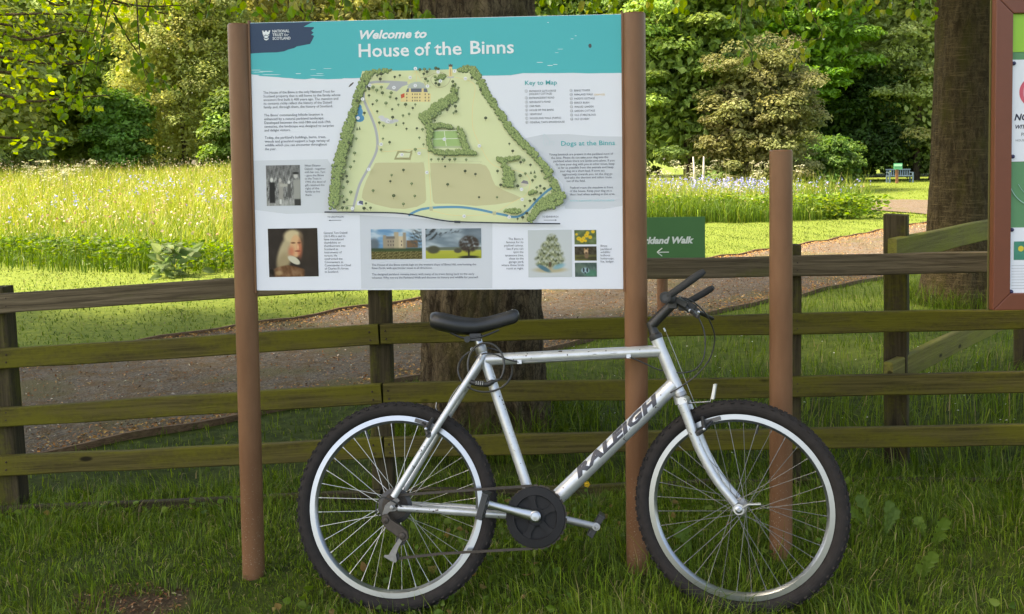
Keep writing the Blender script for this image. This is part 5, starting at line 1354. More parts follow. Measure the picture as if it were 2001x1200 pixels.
fr.tube([B(905, 760) + NB * 0.034, B(905, 760) - NB * 0.034], 0.009, 10)
fr.tube([B(985, 1003) + NB * 0.04, B(985, 1003) - NB * 0.04], 0.010, 10)
for px, py in ((1016, 708), (1228, 697)):
    fr.box(B(px, py) + NB * 0.014, E1, E2, NB, 0.007, 0.006, 0.008)
FR = fr.build('frame', SILVER, bike, smooth=True, auto=0.7)
dp.build('dropout_plates', plain('dirty_alloy', (.16, .155, .15), .5, .7, .4, 70), FR, bevel=.0008)
MB().lathe([(0.0185, -0.012), (0.0195, -0.01), (0.0195, 0.01), (0.0178, 0.012)], B(940, 683), (ST - BBc), 20).build('seat_clamp', ALLOY, bike, smooth=True, auto=.6)
# lettering wrapped round the down tube
d0, d1 = B(1118, 925), B(1271, 769)
dax = (DJ - BBc).normalized(); bperp = NB.cross(dax).normalized()
if bperp.z < 0: bperp = -bperp
me = text_mesh('RALEIGH', 0.05, 'LEFT', 0.32, 0.0028, 1.05, 2)
bm = bmesh.new(); bm.from_mesh(me)
ys_ = [q.co.y for q in bm.verts]; xs_ = [q.co.x for q in bm.verts]; ymin, ymax, xmin, xmax = min(ys_), max(ys_), min(xs_), max(xs_)
for k in range(1, 9):
    yc = ymin + (ymax - ymin) * k / 9
    bmesh.ops.bisect_plane(bm, geom=bm.verts[:] + bm.edges[:] + bm.faces[:], plane_co=(0, yc, 0), plane_no=(0, 1, 0))
t0 = (d0 - BBc).dot(dax) + 0.004; t1 = (d1 - BBc).dot(dax) + 0.012
hgt = 0.033
for q in bm.verts:
    t = t0 + (q.co.x - xmin) / (xmax - xmin) * (t1 - t0); w = ((q.co.y - ymin) / (ymax - ymin) - 0.5) * hgt
    ph = math.radians(20) + w / 0.0255
    q.co = BBc + dax * t + (NB * math.cos(ph) + bperp * math.sin(ph)) * 0.0263
bm.to_mesh(me); bm.free(); me.materials.clear(); me.materials.append(DECAL)
link(bpy.data.objects.new('lettering', me), FR)

# chips in the paint
CHIP = plain('chipped_paint', (0.05, 0.035, 0.03), 0.7)
sc_ = MB()
def chip(px, py, w, h_, r_, a0, a1):
    d_ = (a1 - a0).normalized(); p0 = B(px, py); off_ = (p0 - a0) - d_ * (p0 - a0).dot(d_); k_ = min(off_.length / r_, .9)
    c_ = p0 + NB * (r_ * math.sqrt(1 - k_ * k_) + .0002); u_ = NB.cross(d_).normalized(); nn_ = (NB * math.sqrt(1 - k_ * k_) + (off_.normalized() * k_ if off_.length > 1e-6 else Vector((0, 0, 0)))).normalized()
    sc_.prism([c_ + d_ * (w * math.cos(q) * random.uniform(.6, 1.2)) + nn_.cross(d_).normalized() * (h_ * math.sin(q) * random.uniform(.6, 1.2)) for q in [k * math.pi / 4 for k in range(8)]], nn_ * .0003)
for px, py, w, h_ in ((1096, 687, .0085, .005), (1031, 692, .003, .002), (1029, 696, .004, .002), (1109, 694, .0025, .004), (1120, 686, .006, .001), (1150, 688, .004, .001), (1184, 686, .0015, .005), (1163, 693, .008, .001), (1200, 691, .012, .0008), (1250, 684, .002, .002), (1060, 690, .002, .0015)): chip(px, py, w, h_, .0195, B(950, 703), TJ)
for px, py, w, h_ in ((977, 775, .003, .002), (982, 782, .004, .004), (985, 790, .0015, .005), (988, 800, .002, .002), (1018, 905, .0015, .002)): chip(px, py, w, h_, .0168, ST, BBc)
for px, py, w, h_ in ((1290, 772, .003, .002), (1262, 815, .006, .002), (1140, 935, .004, .002), (1230, 838, .003, .0015)): chip(px, py, w, h_, .0255, BBc, DJ)
sc_.build('paint_chips', CHIP, FR)

# fork
fk = MB()
fk.tube([S(1324, 768), S(1331, 788)], [0.019, 0.020], 16)
for s_ in (1, -1):
    dlt = [S(px, py, 0.0555) - NS * 0.0555 for px, py in ((1333, 789), (1345, 820), (1356, 852), (1372, 889), (1400, 938), (1437, 985))]
    top_ = dlt[0] + E2S * 0.006
    sp_ = spline([p + NS * (0.0555 * s_) for p in dlt], 6)
    fk.tube(sp_, [0.0165 - 0.004 * i / len(sp_) for i in range(len(sp_))], 14)
    fk.tube([top_, top_ + NS * (0.050 * s_)], [0.0175, 0.0150], 14)
    fk.lathe([(0.004, 0.0), (0.0165, 0.0), (0.0165, 0.006), (0.004, 0.006)], FH + NS * (0.058 * s_) + (S(1443, 990) - FH) * 0, NS * s_, 24)
FK = fk.build('fork', SILVER, bike, smooth=True, auto=0.7)
ax = MB()
ax.lathe([(0.0065, 0.064), (0.012, 0.066), (0.0115, 0.071), (0.0055, 0.073), (0.0052, 0.066), (0.0001, 0.066)], FH, NS, 20)
ax.tube([FH + NS * 0.067, S(1462, 986, 0.067), S(1487, 985, 0.07)], [0.003, 0.0035, 0.005], 8)
ax.build('quick_release', CHROME, bike, smooth=True, auto=0.6)
# headset and stem
hs = MB(); hs.lathe([(0.0215, -0.002), (0.0225, 0.004), (0.0225, 0.012), (0.017, 0.018), (0.0155, 0.03), (0.0155, 0.036)], AX0, AXD, 20)
HS = hs.build('headset', BLACK, bike, smooth=True, auto=0.5)
MB().lathe([(0.0215, 0.002), (0.0225, -0.003), (0.022, -0.011), (0.018, -0.015)], AX1, AXD, 20).build('headset_cup', ALLOY, bike, smooth=True, auto=0.5)
CB = S(1322, 587)
sm_ = MB(); q0 = AX0 + AXD * 0.03
top_q = S(1271, 629)
sm_.tube([q0, q0.lerp(top_q, 0.6), top_q], [0.0145, 0.0155, 0.0145], 16)
sm_.tube([S(1273, 636), S(1296, 612), CB], [0.0175, 0.0165, 0.0155], 16)
sm_.lathe([(0.0165, -0.022), (0.0185, -0.018), (0.0185, 0.018), (0.0165, 0.022)], CB, NS, 18)
sm_.build('stem', BLACK, bike, smooth=True, auto=0.6)
# handlebar and what it carries
hbm = MB(); HW = 0.285
hbm.tube([CB - NS * HW, CB + NS * HW], 0.0112, 14)
hbm.build('handlebar', BLACK, bike, smooth=True, auto=0.6)
fwd_b = (S(1377, 533, HW) - S(1306, 580, HW)).normalized()
GRIP = plain('grip_rubber', (0.022, 0.022, 0.024), 0.75, 0, 0.2, 60, 0.4, 300)
for s_ in (1, -1):
    e_ = CB + NS * (HW * s_)
    MB().tube([CB + NS * (0.155 * s_), CB + NS * (0.265 * s_)], 0.0158, 16).build('grip', GRIP, bike, smooth=True, auto=.6)
    be = MB()
    be.lathe([(0.0112, -0.012), (0.0175, -0.011), (0.0185, 0.0), (0.0175, 0.011), (0.0112, 0.012)], CB + NS * (0.275 * s_), NS, 18)
    o_ = CB + NS * (0.275 * s_); fb = fwd_b if s_ > 0 else (fwd_b - E2S * 0.12).normalized() * 0.8
    pts = spline([o_ + fb * 0.005, o_ + fb * 0.05, o_ + fb * 0.10 + E2S * .002, o_ + fb * 0.138 + E2S * 0.004 - NS * (0.012 * s_)], 4)
    be.tube(pts, [0.0105, 0.0108, 0.0112, 0.0115, 0.0118, 0.012, 0.012, 0.012, 0.012, 0.0118, 0.0115, 0.0105, 0.008], 14)
    be.build('bar_end', GRIP, bike, smooth=True, auto=.8)
    lv = MB(); c0 = CB + NS * (0.135 * s_)
    lv.lathe([(0.0115, -0.009), (0.017, -0.008), (0.017, 0.008), (0.0115, 0.009)], c0, NS, 16)
    b0 = c0 + E1S * 0.018 - E2S * 0.008
    lv.box(b0 + E1S * 0.012 - E2S * .004, (E1S * .85 - E2S * .5), NS, (E2S * .85 + E1S * .5), 0.022, 0.016, 0.009)
    p1 = b0 + E1S * 0.040 - E2S * 0.030
    lv.tube(spline([p1, p1 + NS * (0.04 * s_) + E1S * 0.018 - E2S * .010, p1 + NS * (0.085 * s_) + E1S * 0.022 - E2S * .014, p1 + NS * (0.125 * s_) + E1S * 0.036 - E2S * .022], 5), [0.0085] * 8 + [0.0075] * 8, 10, flat=0.7)
    lv.tube([b0, p1], [0.011, 0.010], 10)
    lv.box(c0 - E2S * 0.018 + E1S * .004, E1S, E2S, NS, 0.014, 0.013, 0.016)
    lv.build('brake_lever', BLACK, bike, smooth=False, bevel=0.002)
    MB().lathe([(0.005, 0), (0.005, 0.003), (0.0001, 0.004)], p1 + NS * 0.008, NS, 10).build('lever_screw', CHROME, bike)
cb1 = S(1325, 580, 0.14); cb2 = S(1362, 615, 0.10)
def cable(name, pts, r=0.0024, mat=BLACK, n_=8): return MB().tube(spline(pts, n_), r, 7).build(name, mat, bike, smooth=True)
cable('brake_cable', [S(1330, 581, 0.13), S(1352, 588, 0.12), S(1378, 612, 0.09), S(1394, 645, 0.05), S(1396, 670, 0.03), S(1386, 703, 0.02), S(1362, 732, 0.02), S(1335, 753, 0.025), S(1310, 768, 0.03)])
cable('brake_cable', [S(1352, 606, 0.0), S(1366, 623, 0.0), S(1376, 648, 0.0), S(1378, 675, 0.0), S(1374, 702, 0.005), S(1360, 721, 0.01), S(1340, 728, 0.02), S(1322, 728, 0.02)])
cable('gear_cable', [B(1296, 725, .021), B(1278, 719, .022), B(1255, 708, .022), B(1230, 698, .02)])
cable('gear_cable', [B(1014, 708, .02), B(990, 702, .024), B(965, 692, .024), B(945, 691, .022), B(928, 698, .02)])
cable('brake_wire', [B(1228, 697.5, .018), B(1120, 703, .018), B(1016, 708.5, .018)], .0011, CHROME, 3)
cable('brake_wire', [S(1300, 645), S(1337, 737), S(1372, 825)], .0011, ALLOY, 3)
cable('brake_wire', [B(898, 752), B(882, 775), B(872, 798)], .0012, ALLOY, 3)
cable('gear_cable', [B(785, 990, .075), B(768, 980, .08), B(748, 972, .08), B(737, 982, .08), B(735, 1000, .08), B(742, 1010, .08)], .0022)
MB().lathe([(0.0035, 0), (0.0035, 0.012), (0.001, 0.014)], S(1300, 648), AXD, 8).build('cable_hanger', CHROME, bike)

# saddle and seat post
MB().tube([B(942, 690), B(931, 655)], 0.0135, 16).build('seat_post', CHROME, bike, smooth=True, auto=.6)
stn = [(844, 614, 638, .045), (846, 610, 642, .062), (854, 608, 645, .071), (872, 610.5, 649, .074), (893, 615.5, 653, .068), (913, 619, 654, .055), (933, 620, 652, .042), (953, 617, 647, .033), (975, 611, 641, .028), (995, 605, 635, .0245), (1006, 602, 632, .021), (1012, 605, 627, .016), (1015, 611, 620, .006)]
vs = []; fs = []; NR = 20
for (x_, yt, yb, hw) in stn:
    tp, bt = B(x_, yt + 2), B(x_, yb)
    for k in range(NR):
        q = 2 * math.pi * k / NR; cx_, sy_ = math.cos(q), math.sin(q)
        sx_ = math.copysign(abs(cx_) ** 0.7, cx_); zz = math.copysign(abs(sy_) ** (0.7 if sy_ > 0 else 0.45), sy_)
        wsc = 1.0 if sy_ < 0 else (1 - 0.12 * sy_)
        vs.append((tp + bt) / 2 + (tp - bt) * (0.5 * zz) + NB * (hw * sx_ * wsc))
for i in range(len(stn) - 1):
    fs += [(i * NR + k, i * NR + (k + 1) % NR, (i + 1) * NR + (k + 1) % NR, (i + 1) * NR + k) for k in range(NR)]
fs += [tuple(range(NR)), tuple((len(stn) - 1) * NR + k for k in range(NR))]
SAD = MB().add(vs, fs).build('saddle', LEATHER, bike, smooth=True)
rl_ = MB()
for s_ in (1, -1): rl_.tube(spline([B(880, 650, .022 * s_), B(905, 660, .022 * s_), B(940, 658, .022 * s_), B(975, 645, .012 * s_)], 4), 0.0036, 8)
rl_.box(B(930, 660), E1, E2, NB, 0.019, 0.012, 0.024); rl_.tube([B(913, 663, .03), B(913, 663, -.03)], 0.011, 10)
rl_.build('saddle_clamp', BLACK, bike)
tear = MB()
for a_, b_ in (((990, 609), (994, 613)), ((994, 613), (993.5, 620)), ((1000, 604.5), (1003, 606)), ((1003, 606), (1009, 609))): tear.tube([B(*a_, .014 if a_[1] > 608 else .008), B(*b_, .019 if b_[1] > 612 else .008)], 0.0013, 5)
tear.build('torn_seam', plain('frayed_thread', (.5, .5, .48), .8), SAD)

# chainset
cr = MB(); C0 = BBc + NB * 0.047; 
tooth = []
for k in range(84):
    q = 2 * math.pi * k / 84; r_ = 0.098 if k % 2 else 0.094
    tooth.append(C0 + (E1 * math.cos(q) + E2 * math.sin(q)) * r_)
inner = [C0 + (E1 * math.cos(2 * math.pi * k / 84) + E2 * math.sin(2 * math.pi * k / 84)) * 0.066 for k in range(84)]
off = NB * 0.003
vs = tooth + inner + [p + off for p in tooth] + [p + off for p in inner]
fs = []
for k in range(84):
    j = (k + 1) % 84
    fs += [(k, j, 84 + j, 84 + k), (168 + k, 252 + k, 252 + j, 168 + j), (k, 168 + k, 168 + j, j), (84 + k, 84 + j, 252 + j, 252 + k)]
cr.add(vs, fs)
cr.lathe([(0.05, 0.036), (0.058, 0.036), (0.058, 0.039), (0.05, 0.039)], BBc, NB, 40, True)
cr.build('chainring', GREASE, bike)
gd = MB(); G0 = BBc + NB * 0.056
gd.lathe([(0.0001, -0.0035), (0.067, -0.0035), (0.067, -0.005), (0.0001, -0.005)], G0, NB, 40)
gd.lathe([(0.066, 0), (0.0925, -0.002), (0.094, 0.0), (0.092, 0.004), (0.068, 0.007), (0.066, 0.004)], G0, NB, 64, True)
gd.lathe([(0.0001, 0.004), (0.024, 0.006), (0.030, 0.002), (0.030, -0.003), (0.0001, -0.003)], G0, NB, 28)
for k in range(5):
    q = 2 * math.pi * k / 5 + math.radians(28); d = E1 * math.cos(q) + E2 * math.sin(q); tg = NB.cross(d)
    gd.prism([G0 + d * 0.024 - tg * 0.010, G0 + d * 0.05 - tg * .008, G0 + d * 0.073 - tg * 0.017, G0 + d * 0.073 + tg * 0.017, G0 + d * .05 + tg * .008, G0 + d * 0.024 + tg * 0.010], NB * 0.005)
gd.build('chain_guard', plain('guard_plastic', (0.013, 0.013, 0.015), 0.6, 0, 0.2, 30, spec=0.25), bike, smooth=False)
for s_, p_end, lat0, lat1, nm in ((1, (949, 984), 0.072, 0.086, 'crank'), (-1, (1165, 1029), -0.060, -0.080, 'crank')):
    a_ = BBc + NB * lat0 if s_ < 0 else B(1046, 1009, 0.074); e_ = B(*p_end, lat1); d = (e_ - a_).normalized(); tg = NB.cross(d).normalized()
    ck = MB(); L = (e_ - a_).length
    sec = [(-.004, .017, .010), (.02, .0165, .010), (L * .45, .0125, .008), (L - .02, .0115, .007), (L, .0125, .007)]
    pr_ = []
    vs = []; fs = []; NN = 12
    for (t, w, h_) in sec:
        for k in range(NN):
            q = 2 * math.pi * k / NN; vs.append(a_ + (e_ - a_) * (t / L) + tg * (w * math.copysign(abs(math.cos(q)) ** .7, math.cos(q))) + NB * (h_ * math.copysign(abs(math.sin(q)) ** .7, math.sin(q))))
    for i in range(len(sec) - 1): fs += [(i * NN + k, i * NN + (k + 1) % NN, (i + 1) * NN + (k + 1) % NN, (i + 1) * NN + k) for k in range(NN)]
    fs += [tuple(range(NN)), tuple((len(sec) - 1) * NN + k for k in range(NN))]
    ck.add(vs, fs)
    ck.lathe([(0.0125, -0.008), (0.0135, 0.0), (0.0125, 0.008), (0.007, 0.0085), (0.006, 0.006), (.0001, .006)], e_, NB, 20)
    if s_ > 0: ck.lathe([(0.018, -0.006), (0.0175, 0.010), (0.0135, 0.012), (0.0125, 0.0105), (0.0001, 0.0115)], a_, NB, 24)
    ck.build(nm, CHROME if s_ > 0 else ALLOY, bike, smooth=True, auto=0.6)
    pd = MB(); pe = e_ + NB * (0.055 * s_)
    u_ = (E1 * 0.28 + E2 * 0.96).normalized() if s_ > 0 else (E1 * 0.55 + E2 * 0.83).normalized(); w_ = NB.cross(u_).normalized()
    pd.tube([e_, e_ + NB * (.10 * s_)], .0075, 10)
    for q in (-1, 1):
        pd.box(pe + u_ * (0.036 * q), NB, u_, w_, 0.045, 0.0045, 0.011)
        pd.box(pe + NB * (0.043 * q), u_, NB, w_, 0.033, 0.003, 0.010)
    pd.box(pe, NB, u_, w_, 0.038, 0.013, 0.009); pd.box(pe, NB, u_, w_, 0.006, 0.034, 0.008)
    pd.build('pedal', BLACK, bike, bevel=0.0012)
# chain, sprockets, derailleur
cs_ = MB(); LC_ = 0.047
for r_, h_ in ((.0225, .050), (.026, .0455), (.030, .041), (.034, .0365), (.038, .032), (.0425, .0275)): cs_.lathe([(.012, h_), (r_, h_), (r_, h_ - .0018), (.012, h_ - .0018)], Hr, NB, 30, True)
cs_.build('sprocket_cluster', GREASE, bike)
MB().lathe([(.018, .024), (.054, .0225), (.056, .0235), (.054, .0245), (.018, .026)], Hr, NB, 40, True).build('spoke_guard', BLACK, bike, smooth=True, auto=.6)
def links(pts):
    out = MB(); L = 0; pts = [Vector(p) for p in pts]
    for a_, b_ in zip(pts, pts[1:]):
        d = b_ - a_; k = max(1, int(d.length / 0.0127)); d.normalize(); u_ = NB.cross(d).normalized()
        for i in range(k):
            c = a_.lerp(b_, (i + .5) / k); w = .0030 if i % 2 else .0018
            out.box(c, d, u_, NB, .0066, .0040, w)
    return out
ang = lambda q, r_, lat: BBc + NB * lat + (E1 * math.cos(q) + E2 * math.sin(q)) * r_
up_run = [Hr + NB * .043 + E2 * .034, ang(math.radians(96), .096, .0485)]
arc = [ang(math.radians(96 - k * 12), .096, .0485) for k in range(0, 17)]
lo_run = [ang(math.radians(96 - 16 * 12), .096, .0485), B(860, 1082, .045), B(773, 1092, .045)]
links(up_run + arc[1:] + lo_run[1:] + [B(776, 1062, .045), B(787, 1050, .045)]).build('chain', GREASE, bike)
dr = MB()
dr.prism([B(px, py, .066) for px, py in ((748, 1006), (760, 1003), (766, 1014), (785, 1026), (798, 1038), (800, 1052), (790, 1058), (776, 1046), (756, 1032), (747, 1018))], NB * .016)
dr.lathe([(.010, 0), (.010, .02), (.0001, .022)], B(756, 1016, .066), NB, 14); dr.lathe([(.011, 0), (.011, .02), (.0001, .022)], B(788, 1046, .066), NB, 14)
DRO = dr.build('derailleur', GREASE, bike, bevel=.0015)
cg = MB(); cg.prism([B(px, py, .056) for px, py in ((781, 1050), (788, 1054), (780, 1068), (774, 1084), (776, 1096), (773, 1100), (764, 1096), (750, 1088), (752, 1084), (760, 1084), (768, 1070))], NB * .003)
cg.build('cage', plain('worn_cage', (.2, .195, .19), .45, .7, .4, 60), DRO, bevel=.0006)
for px, py in ((784, 1055), (771, 1087)): MB().lathe([(.003, 0), (.0165, 0), (.0165, .006), (.003, .006)], B(px, py, .042), NB, 18, True).build('jockey_wheel', BLACK, DRO)
MB().lathe([(.0001, .080), (.006, .079), (.0065, .069), (.009, .069), (.009, .060)], Hr, NB, 16).build('axle_nut', ALLOY, bike, smooth=True, auto=.6)
# rim brakes
for (fn, A, nn_, e1_, e2_, pts) in ((S, None, NS, E1S, E2S, ((1364, 846), (1377, 838), (1372, 815), (1392, 822))), (B, None, NB, E1, E2, ((838, 850), (834, 838), (846, 818), (826, 826)))):
    for s_ in (1, -1):
        bk = MB(); h0 = fn(*pts[0], .055) - nn_ * (.055 - .055 * s_); m0 = fn(*pts[1], .05) - nn_ * (.05 - .048 * s_); t0_ = fn(*pts[2], .04) - nn_ * (.04 - .036 * s_)
        bk.tube([h0, h0 + nn_ * (.012 * s_)], .009, 12); bk.tube([h0 + nn_ * (.008 * s_), m0 + nn_ * (.008 * s_), t0_], [.010, .009, .006], 10)
        pd_ = fn(*pts[3], .0175) - nn_ * (.0175 - .0175 * s_); 
        bk.tube([m0, pd_], .0055, 8)
        BKO = bk.build('brake_arm', BLACK, bike, smooth=True, auto=.6)
        cen = FH if fn is S else Hr; rd = (pd_ - cen); rd = (rd - nn_ * rd.dot(nn_)).normalized(); tg = nn_.cross(rd).normalized()
        MB().box(cen + rd * .2775 + nn_ * (.0185 * s_), tg, rd, nn_, .027, .006, .0048).build('brake_pad', plain('pad_rubber', (.10, .10, .105), .7) if 'pad_rubber' not in MAT else MAT['pad_rubber'], BKO, bevel=.001)
        MB().lathe([(.0045, 0), (.0045, .006), (.0001, .007)], m0 + nn_ * (.016 * s_), nn_ * s_, 10).build('brake_bolt', CHROME, BKO)
MB().tube(spline([B(863, 816), B(858, 808), B(852, 798), B(853, 786)], 4), .0015, 6).build('brake_wire', ALLOY, bike)
# front reflector
rf = MB(); rf.tube([S(1340, 790, .01), S(1352, 787, .01), S(1388, 785, .01), S(1392, 768, .01)], .0022, 7)
RFO = rf.build('reflector_bracket', ALLOY, bike, smooth=True)
rc_ = S(1395.5, 765, .0); ru = (S(1398, 750) - S(1393, 781)).normalized(); rw = NS.cross(ru).normalized()
MB().box(rc_, rw, ru, NS, .0045, .024, .024).build('reflector', plain('clear_reflector', (.62, .63, .62), .25, 0, .05), RFO, bevel=.001)

# ------------------------------------------------------------------ cable lock round the seat tube
lk = thing('cable_lock', B(948, 766), 'thin black coiled cable lock with number dials hung on the seat tube', 'lock')
CBL = plain('lock_cable', (.030, .028, .026), .35, 0, .15, 80)
pts = []
for k in range(49):
    q = 2 * math.pi * k / 48; px = 948 + 53 * math.cos(q); py = 723 + 43 * math.sin(q)
    lat = .029 * max(-1, min(1, (py - 726) / 26)) if px > 930 else .029 * max(-.2, min(1, (py - 700) / 26))
    pts.append(B(px, py, lat if px > 930 else lat))
coil = MB(); coil.tube(pts, .0033, 8, cap=False)
pts = [B(949.5 + 35.5 * math.cos(q), 713.5 + 43.5 * math.sin(q), .030 + .004 * math.sin(q)) for q in [2.6 + (2 * math.pi - 1.9) * k / 40 for k in range(41)]]
coil.tube(pts, .0035, 8)
coil.build('cable', CBL, lk, smooth=True)
LB_ = MB().tube(spline([pts[0], B(921, 746, .034), B(930, 749, .035), B(952, 751, .035), B(960, 747, .034), pts[-1]], 5), [.0048] * 4 + [.0085] * 18 + [.0048] * 4, 12).build('lock_body', BLACK, lk, smooth=True)
WHT = plain('dial_figures', (.7, .7, .7), .5)
for i in range(4):
    c = B(931 + i * 4.2, 749.2 + i * .25, .0355); d = (B(950, 751) - B(930, 749)).normalized()
    MB().lathe([(.0085, -.0028), (.0098, -.0022), (.0098, .0022), (.0085, .0028)], c, d, 16).build('dial', BLACK, lk)
    for k, a_ in enumerate((-.55, -.1, .35)):
        u_ = d.cross(NB).normalized(); nn_ = (NB * math.cos(a_) + u_ * math.sin(a_))
        MB().box(c + nn_ * .0099, d, d.cross(nn_), nn_, .0008, .0012, .0003).build('figure', WHT, lk)
rg = MB(); ctr = B(923, 683, .004)
rg.tube([ctr + (E1 * math.cos(q) + E2 * math.sin(q)) * .0055 for q in [2 * math.pi * k / 16 for k in range(17)]], .0014, 6, cap=False)
rg.build('cable_ring', CHROME, lk, smooth=True)


# ================================================================== bollard, notice board, signs, bench
bc = P(1526, 700, 3.30); zt = P(1526, 293, 3.30 - PR).z
bo = round_post('bollard', Vector((bc.x, 3.30, 0)), zt, PR * 1.0, None, BROWN)
tag(bo, 'short round brown metal post seen through the front wheel', 'bollard')

# notice board, only its near edge is in the picture
NY = 3.2
nl, nb = P(1941, 590, NY), P(1960, 605, NY)
def NP(px, py): return P(px, py, NY)
nx0 = P(1944, 300, NY - 0.018).x; nz0 = NP(1960, 605).z; nz1 = NP(1960, -6).z; nx1 = nx0 + 0.98
FRAME = plain('brown_frame_paint', (0.155, 0.042, 0.022), 0.42, 0, 0.08, 30)
GREEN_B = plain('green_backing', lin(84, 136, 96), 0.6, 0, 0.05, 20)
PAPER = plain('notice_paper', lin(222, 224, 234), 0.6, 0, 0.02, 20)
nb_t = thing('notice_board', ((nx0 + nx1) / 2, NY, float(height((nx0 + nx1) / 2, NY))), 'brown framed notice board cut off by the edge of the picture', 'notice board')
fw, ft = 0.056, 0.018
def mitre(pts): 
    MB().prism([Vector((p[0], NY - ft, p[1])) for p in pts], Vector((0, ft + 0.012, 0))).build('frame', FRAME, nb_t, bevel=0.003, seg=2)
e_ = 0.0006
mitre([(nx0, nz0 + e_), (nx0, nz1 - e_), (nx0 + fw, nz1 - fw - e_), (nx0 + fw, nz0 + fw + e_)])
mitre([(nx1, nz0 + e_), (nx1 - fw, nz0 + fw + e_), (nx1 - fw, nz1 - fw - e_), (nx1, nz1 - e_)])
mitre([(nx0 + e_, nz0), (nx0 + fw + e_, nz0 + fw), (nx1 - fw - e_, nz0 + fw), (nx1 - e_, nz0)])
mitre([(nx0 + e_, nz1), (nx1 - e_, nz1), (nx1 - fw - e_, nz1 - fw), (nx0 + fw + e_, nz1 - fw)])
MB().abox(nx0 + fw - 0.004, nx1 - fw + 0.004, NY - 0.004, NY + 0.0115, nz0 + fw - 0.004, nz1 - fw + 0.004).build('backing', GREEN_B, nb_t)
MB().abox(nx0 - 0.002, nx1 + 0.002, NY + 0.013, NY + 0.021, nz0 - 0.004, nz1 + 0.004).build('back_panel', plain('mossy_back_panel', (0.10, 0.085, 0.02), 0.8), nb_t)
for x in (nx0 + 0.22, nx1 - 0.22):
    g = float(height(x, NY + 0.09))
    MB().abox(x - 0.04, x + 0.04, NY + 0.022, NY + 0.102, g - 0.1, nz1 - 0.1).build('post', BROWN, nb_t, bevel=0.004)
PY_ = NY - 0.0055
def sheet(px0, py0, py1, w, mat, label, name='notice_sheet', y=PY_, dz=0):
    a = P(px0, py0, y); b_ = P(px0, py1, y); x0 = max(a.x, nx0 + fw + 0.001)
    o = MB().abox(x0, x0 + w, y - 0.0006, y + 0.0004, b_.z, a.z).build(name, mat, nb_t); o['label'] = label
    return x0, a.z, b_.z
sheet(1973, 25, 102, 0.62, plain('lime_poster', lin(140, 190, 60), 0.5, 0, 0.1, 8), 'lime green poster')
sheet(1972.6, 117, 316, 0.30, PAPER, 'white notice with a red ring')
sheet(1972, 445, 580, 0.30, PAPER, 'white notice with small print and a picture')
def ntext(body, px, py, hpx, c, shear=0.0, bold=0.0):
    p = P(px, py, PY_ - 0.0012); s = 3.2 / F
    me = text_mesh(body, hpx * s, 'LEFT', shear, bold * s)
    me.materials.clear(); me.materials.append(ink_mat(c))
    mw = Matrix(((1, 0, 0, p.x), (0, 0, -1, p.y), (0, 1, 0, p.z), (0, 0, 0, 1)))
    link(bpy.data.objects.new('lettering', me), nb_t, mw)
ntext('NO', 1981.5, 235, 17, lin(60, 60, 78), 0.25, 0.6)
ntext('WITH', 1982.5, 251.5, 10.5, lin(66, 66, 84), 0.25, 0.3)
ntext('PL', 1995, 266, 9.5, lin(90, 90, 104))
ntext('HOUSE', 1984.5, 276.5, 6, lin(100, 100, 112))
rc = P(2022, 180, PY_ - 0.001)
MB().lathe([(0.038, 0), (0.0505, 0)], rc, (0, -1, 0), 40).build('red_ring', plain('red_ink', lin(206, 84, 104), 0.5), nb_t)
MB().lathe([(0.001, 0), (0.0375, 0)], rc + Vector((0, 0.0002, 0)), (0, -1, 0), 32).build('ring_field', plain('pink_ink', lin(226, 150, 164), 0.5), nb_t)
# swirl on the green backing
sw = MB(); q = [P(*p, NY - 0.0062) for p in ((1972, 358), (1979, 375), (1989, 388), (2003, 398), (2030, 408))]
sw.tube(spline(q, 6), 0.0022, 6, flat=0.3); q = [P(*p, NY - 0.0062) for p in ((1990, 360), (1997, 371), (2008, 381), (2030, 390))]
sw.tube(spline(q, 6), 0.0014, 6, flat=0.3)
sw.build('swirl_print', plain('pale_swirl', lin(150, 186, 176), 0.5), nb_t)
sheet(1981.5, 472, 508, 0.06, plain('teal_photo', lin(52, 130, 110), 0.5, 0, 0.35, 60), 'small teal picture', 'picture_print', PY_ - 0.0015)
c_ = P(1995, 486, PY_ - 0.0026)
MB().lathe([(0.0001, 0), (0.0095, 0)], c_, (0, -1, 0), 20).build('picture_detail', plain('yellow_ink', lin(214, 190, 62), 0.5), nb_t)
for i in range(9):
    p = P(1976.5, 519 + i * 5.6, PY_ - 0.0009)
    MB().abox(p.x, p.x + (0.055, .2, .22, .22, .18, .05, .21, .12, .1)[i], p.y - .0003, p.y, p.z - 0.0005, p.z + 0.0005).build('print_line', ink_mat(lin(150, 150, 160)), nb_t)
PIN = plain('blue_pin', (0.025, 0.025, 0.09), 0.35)
pin0 = None
for px, py in ((1978.5, 124), (1975.5, 306), (1975.5, 449), (1975, 569.5)):
    p = P(px, py, PY_ - 0.001)
    mw = Matrix.Translation((max(p.x, nx0 + fw + 0.007), p.y, p.z))
    if pin0 is None:
        pin0 = MB().lathe([(0.0065, 0.0), (0.0065, 0.004), (0.005, 0.008), (0.0001, 0.0095)], (0, 0, 0), (0, -1, 0), 16).build('push_pin', PIN, nb_t, smooth=True, mw=mw)
    else: link(bpy.data.objects.new('push_pin', pin0.data), nb_t, mw)

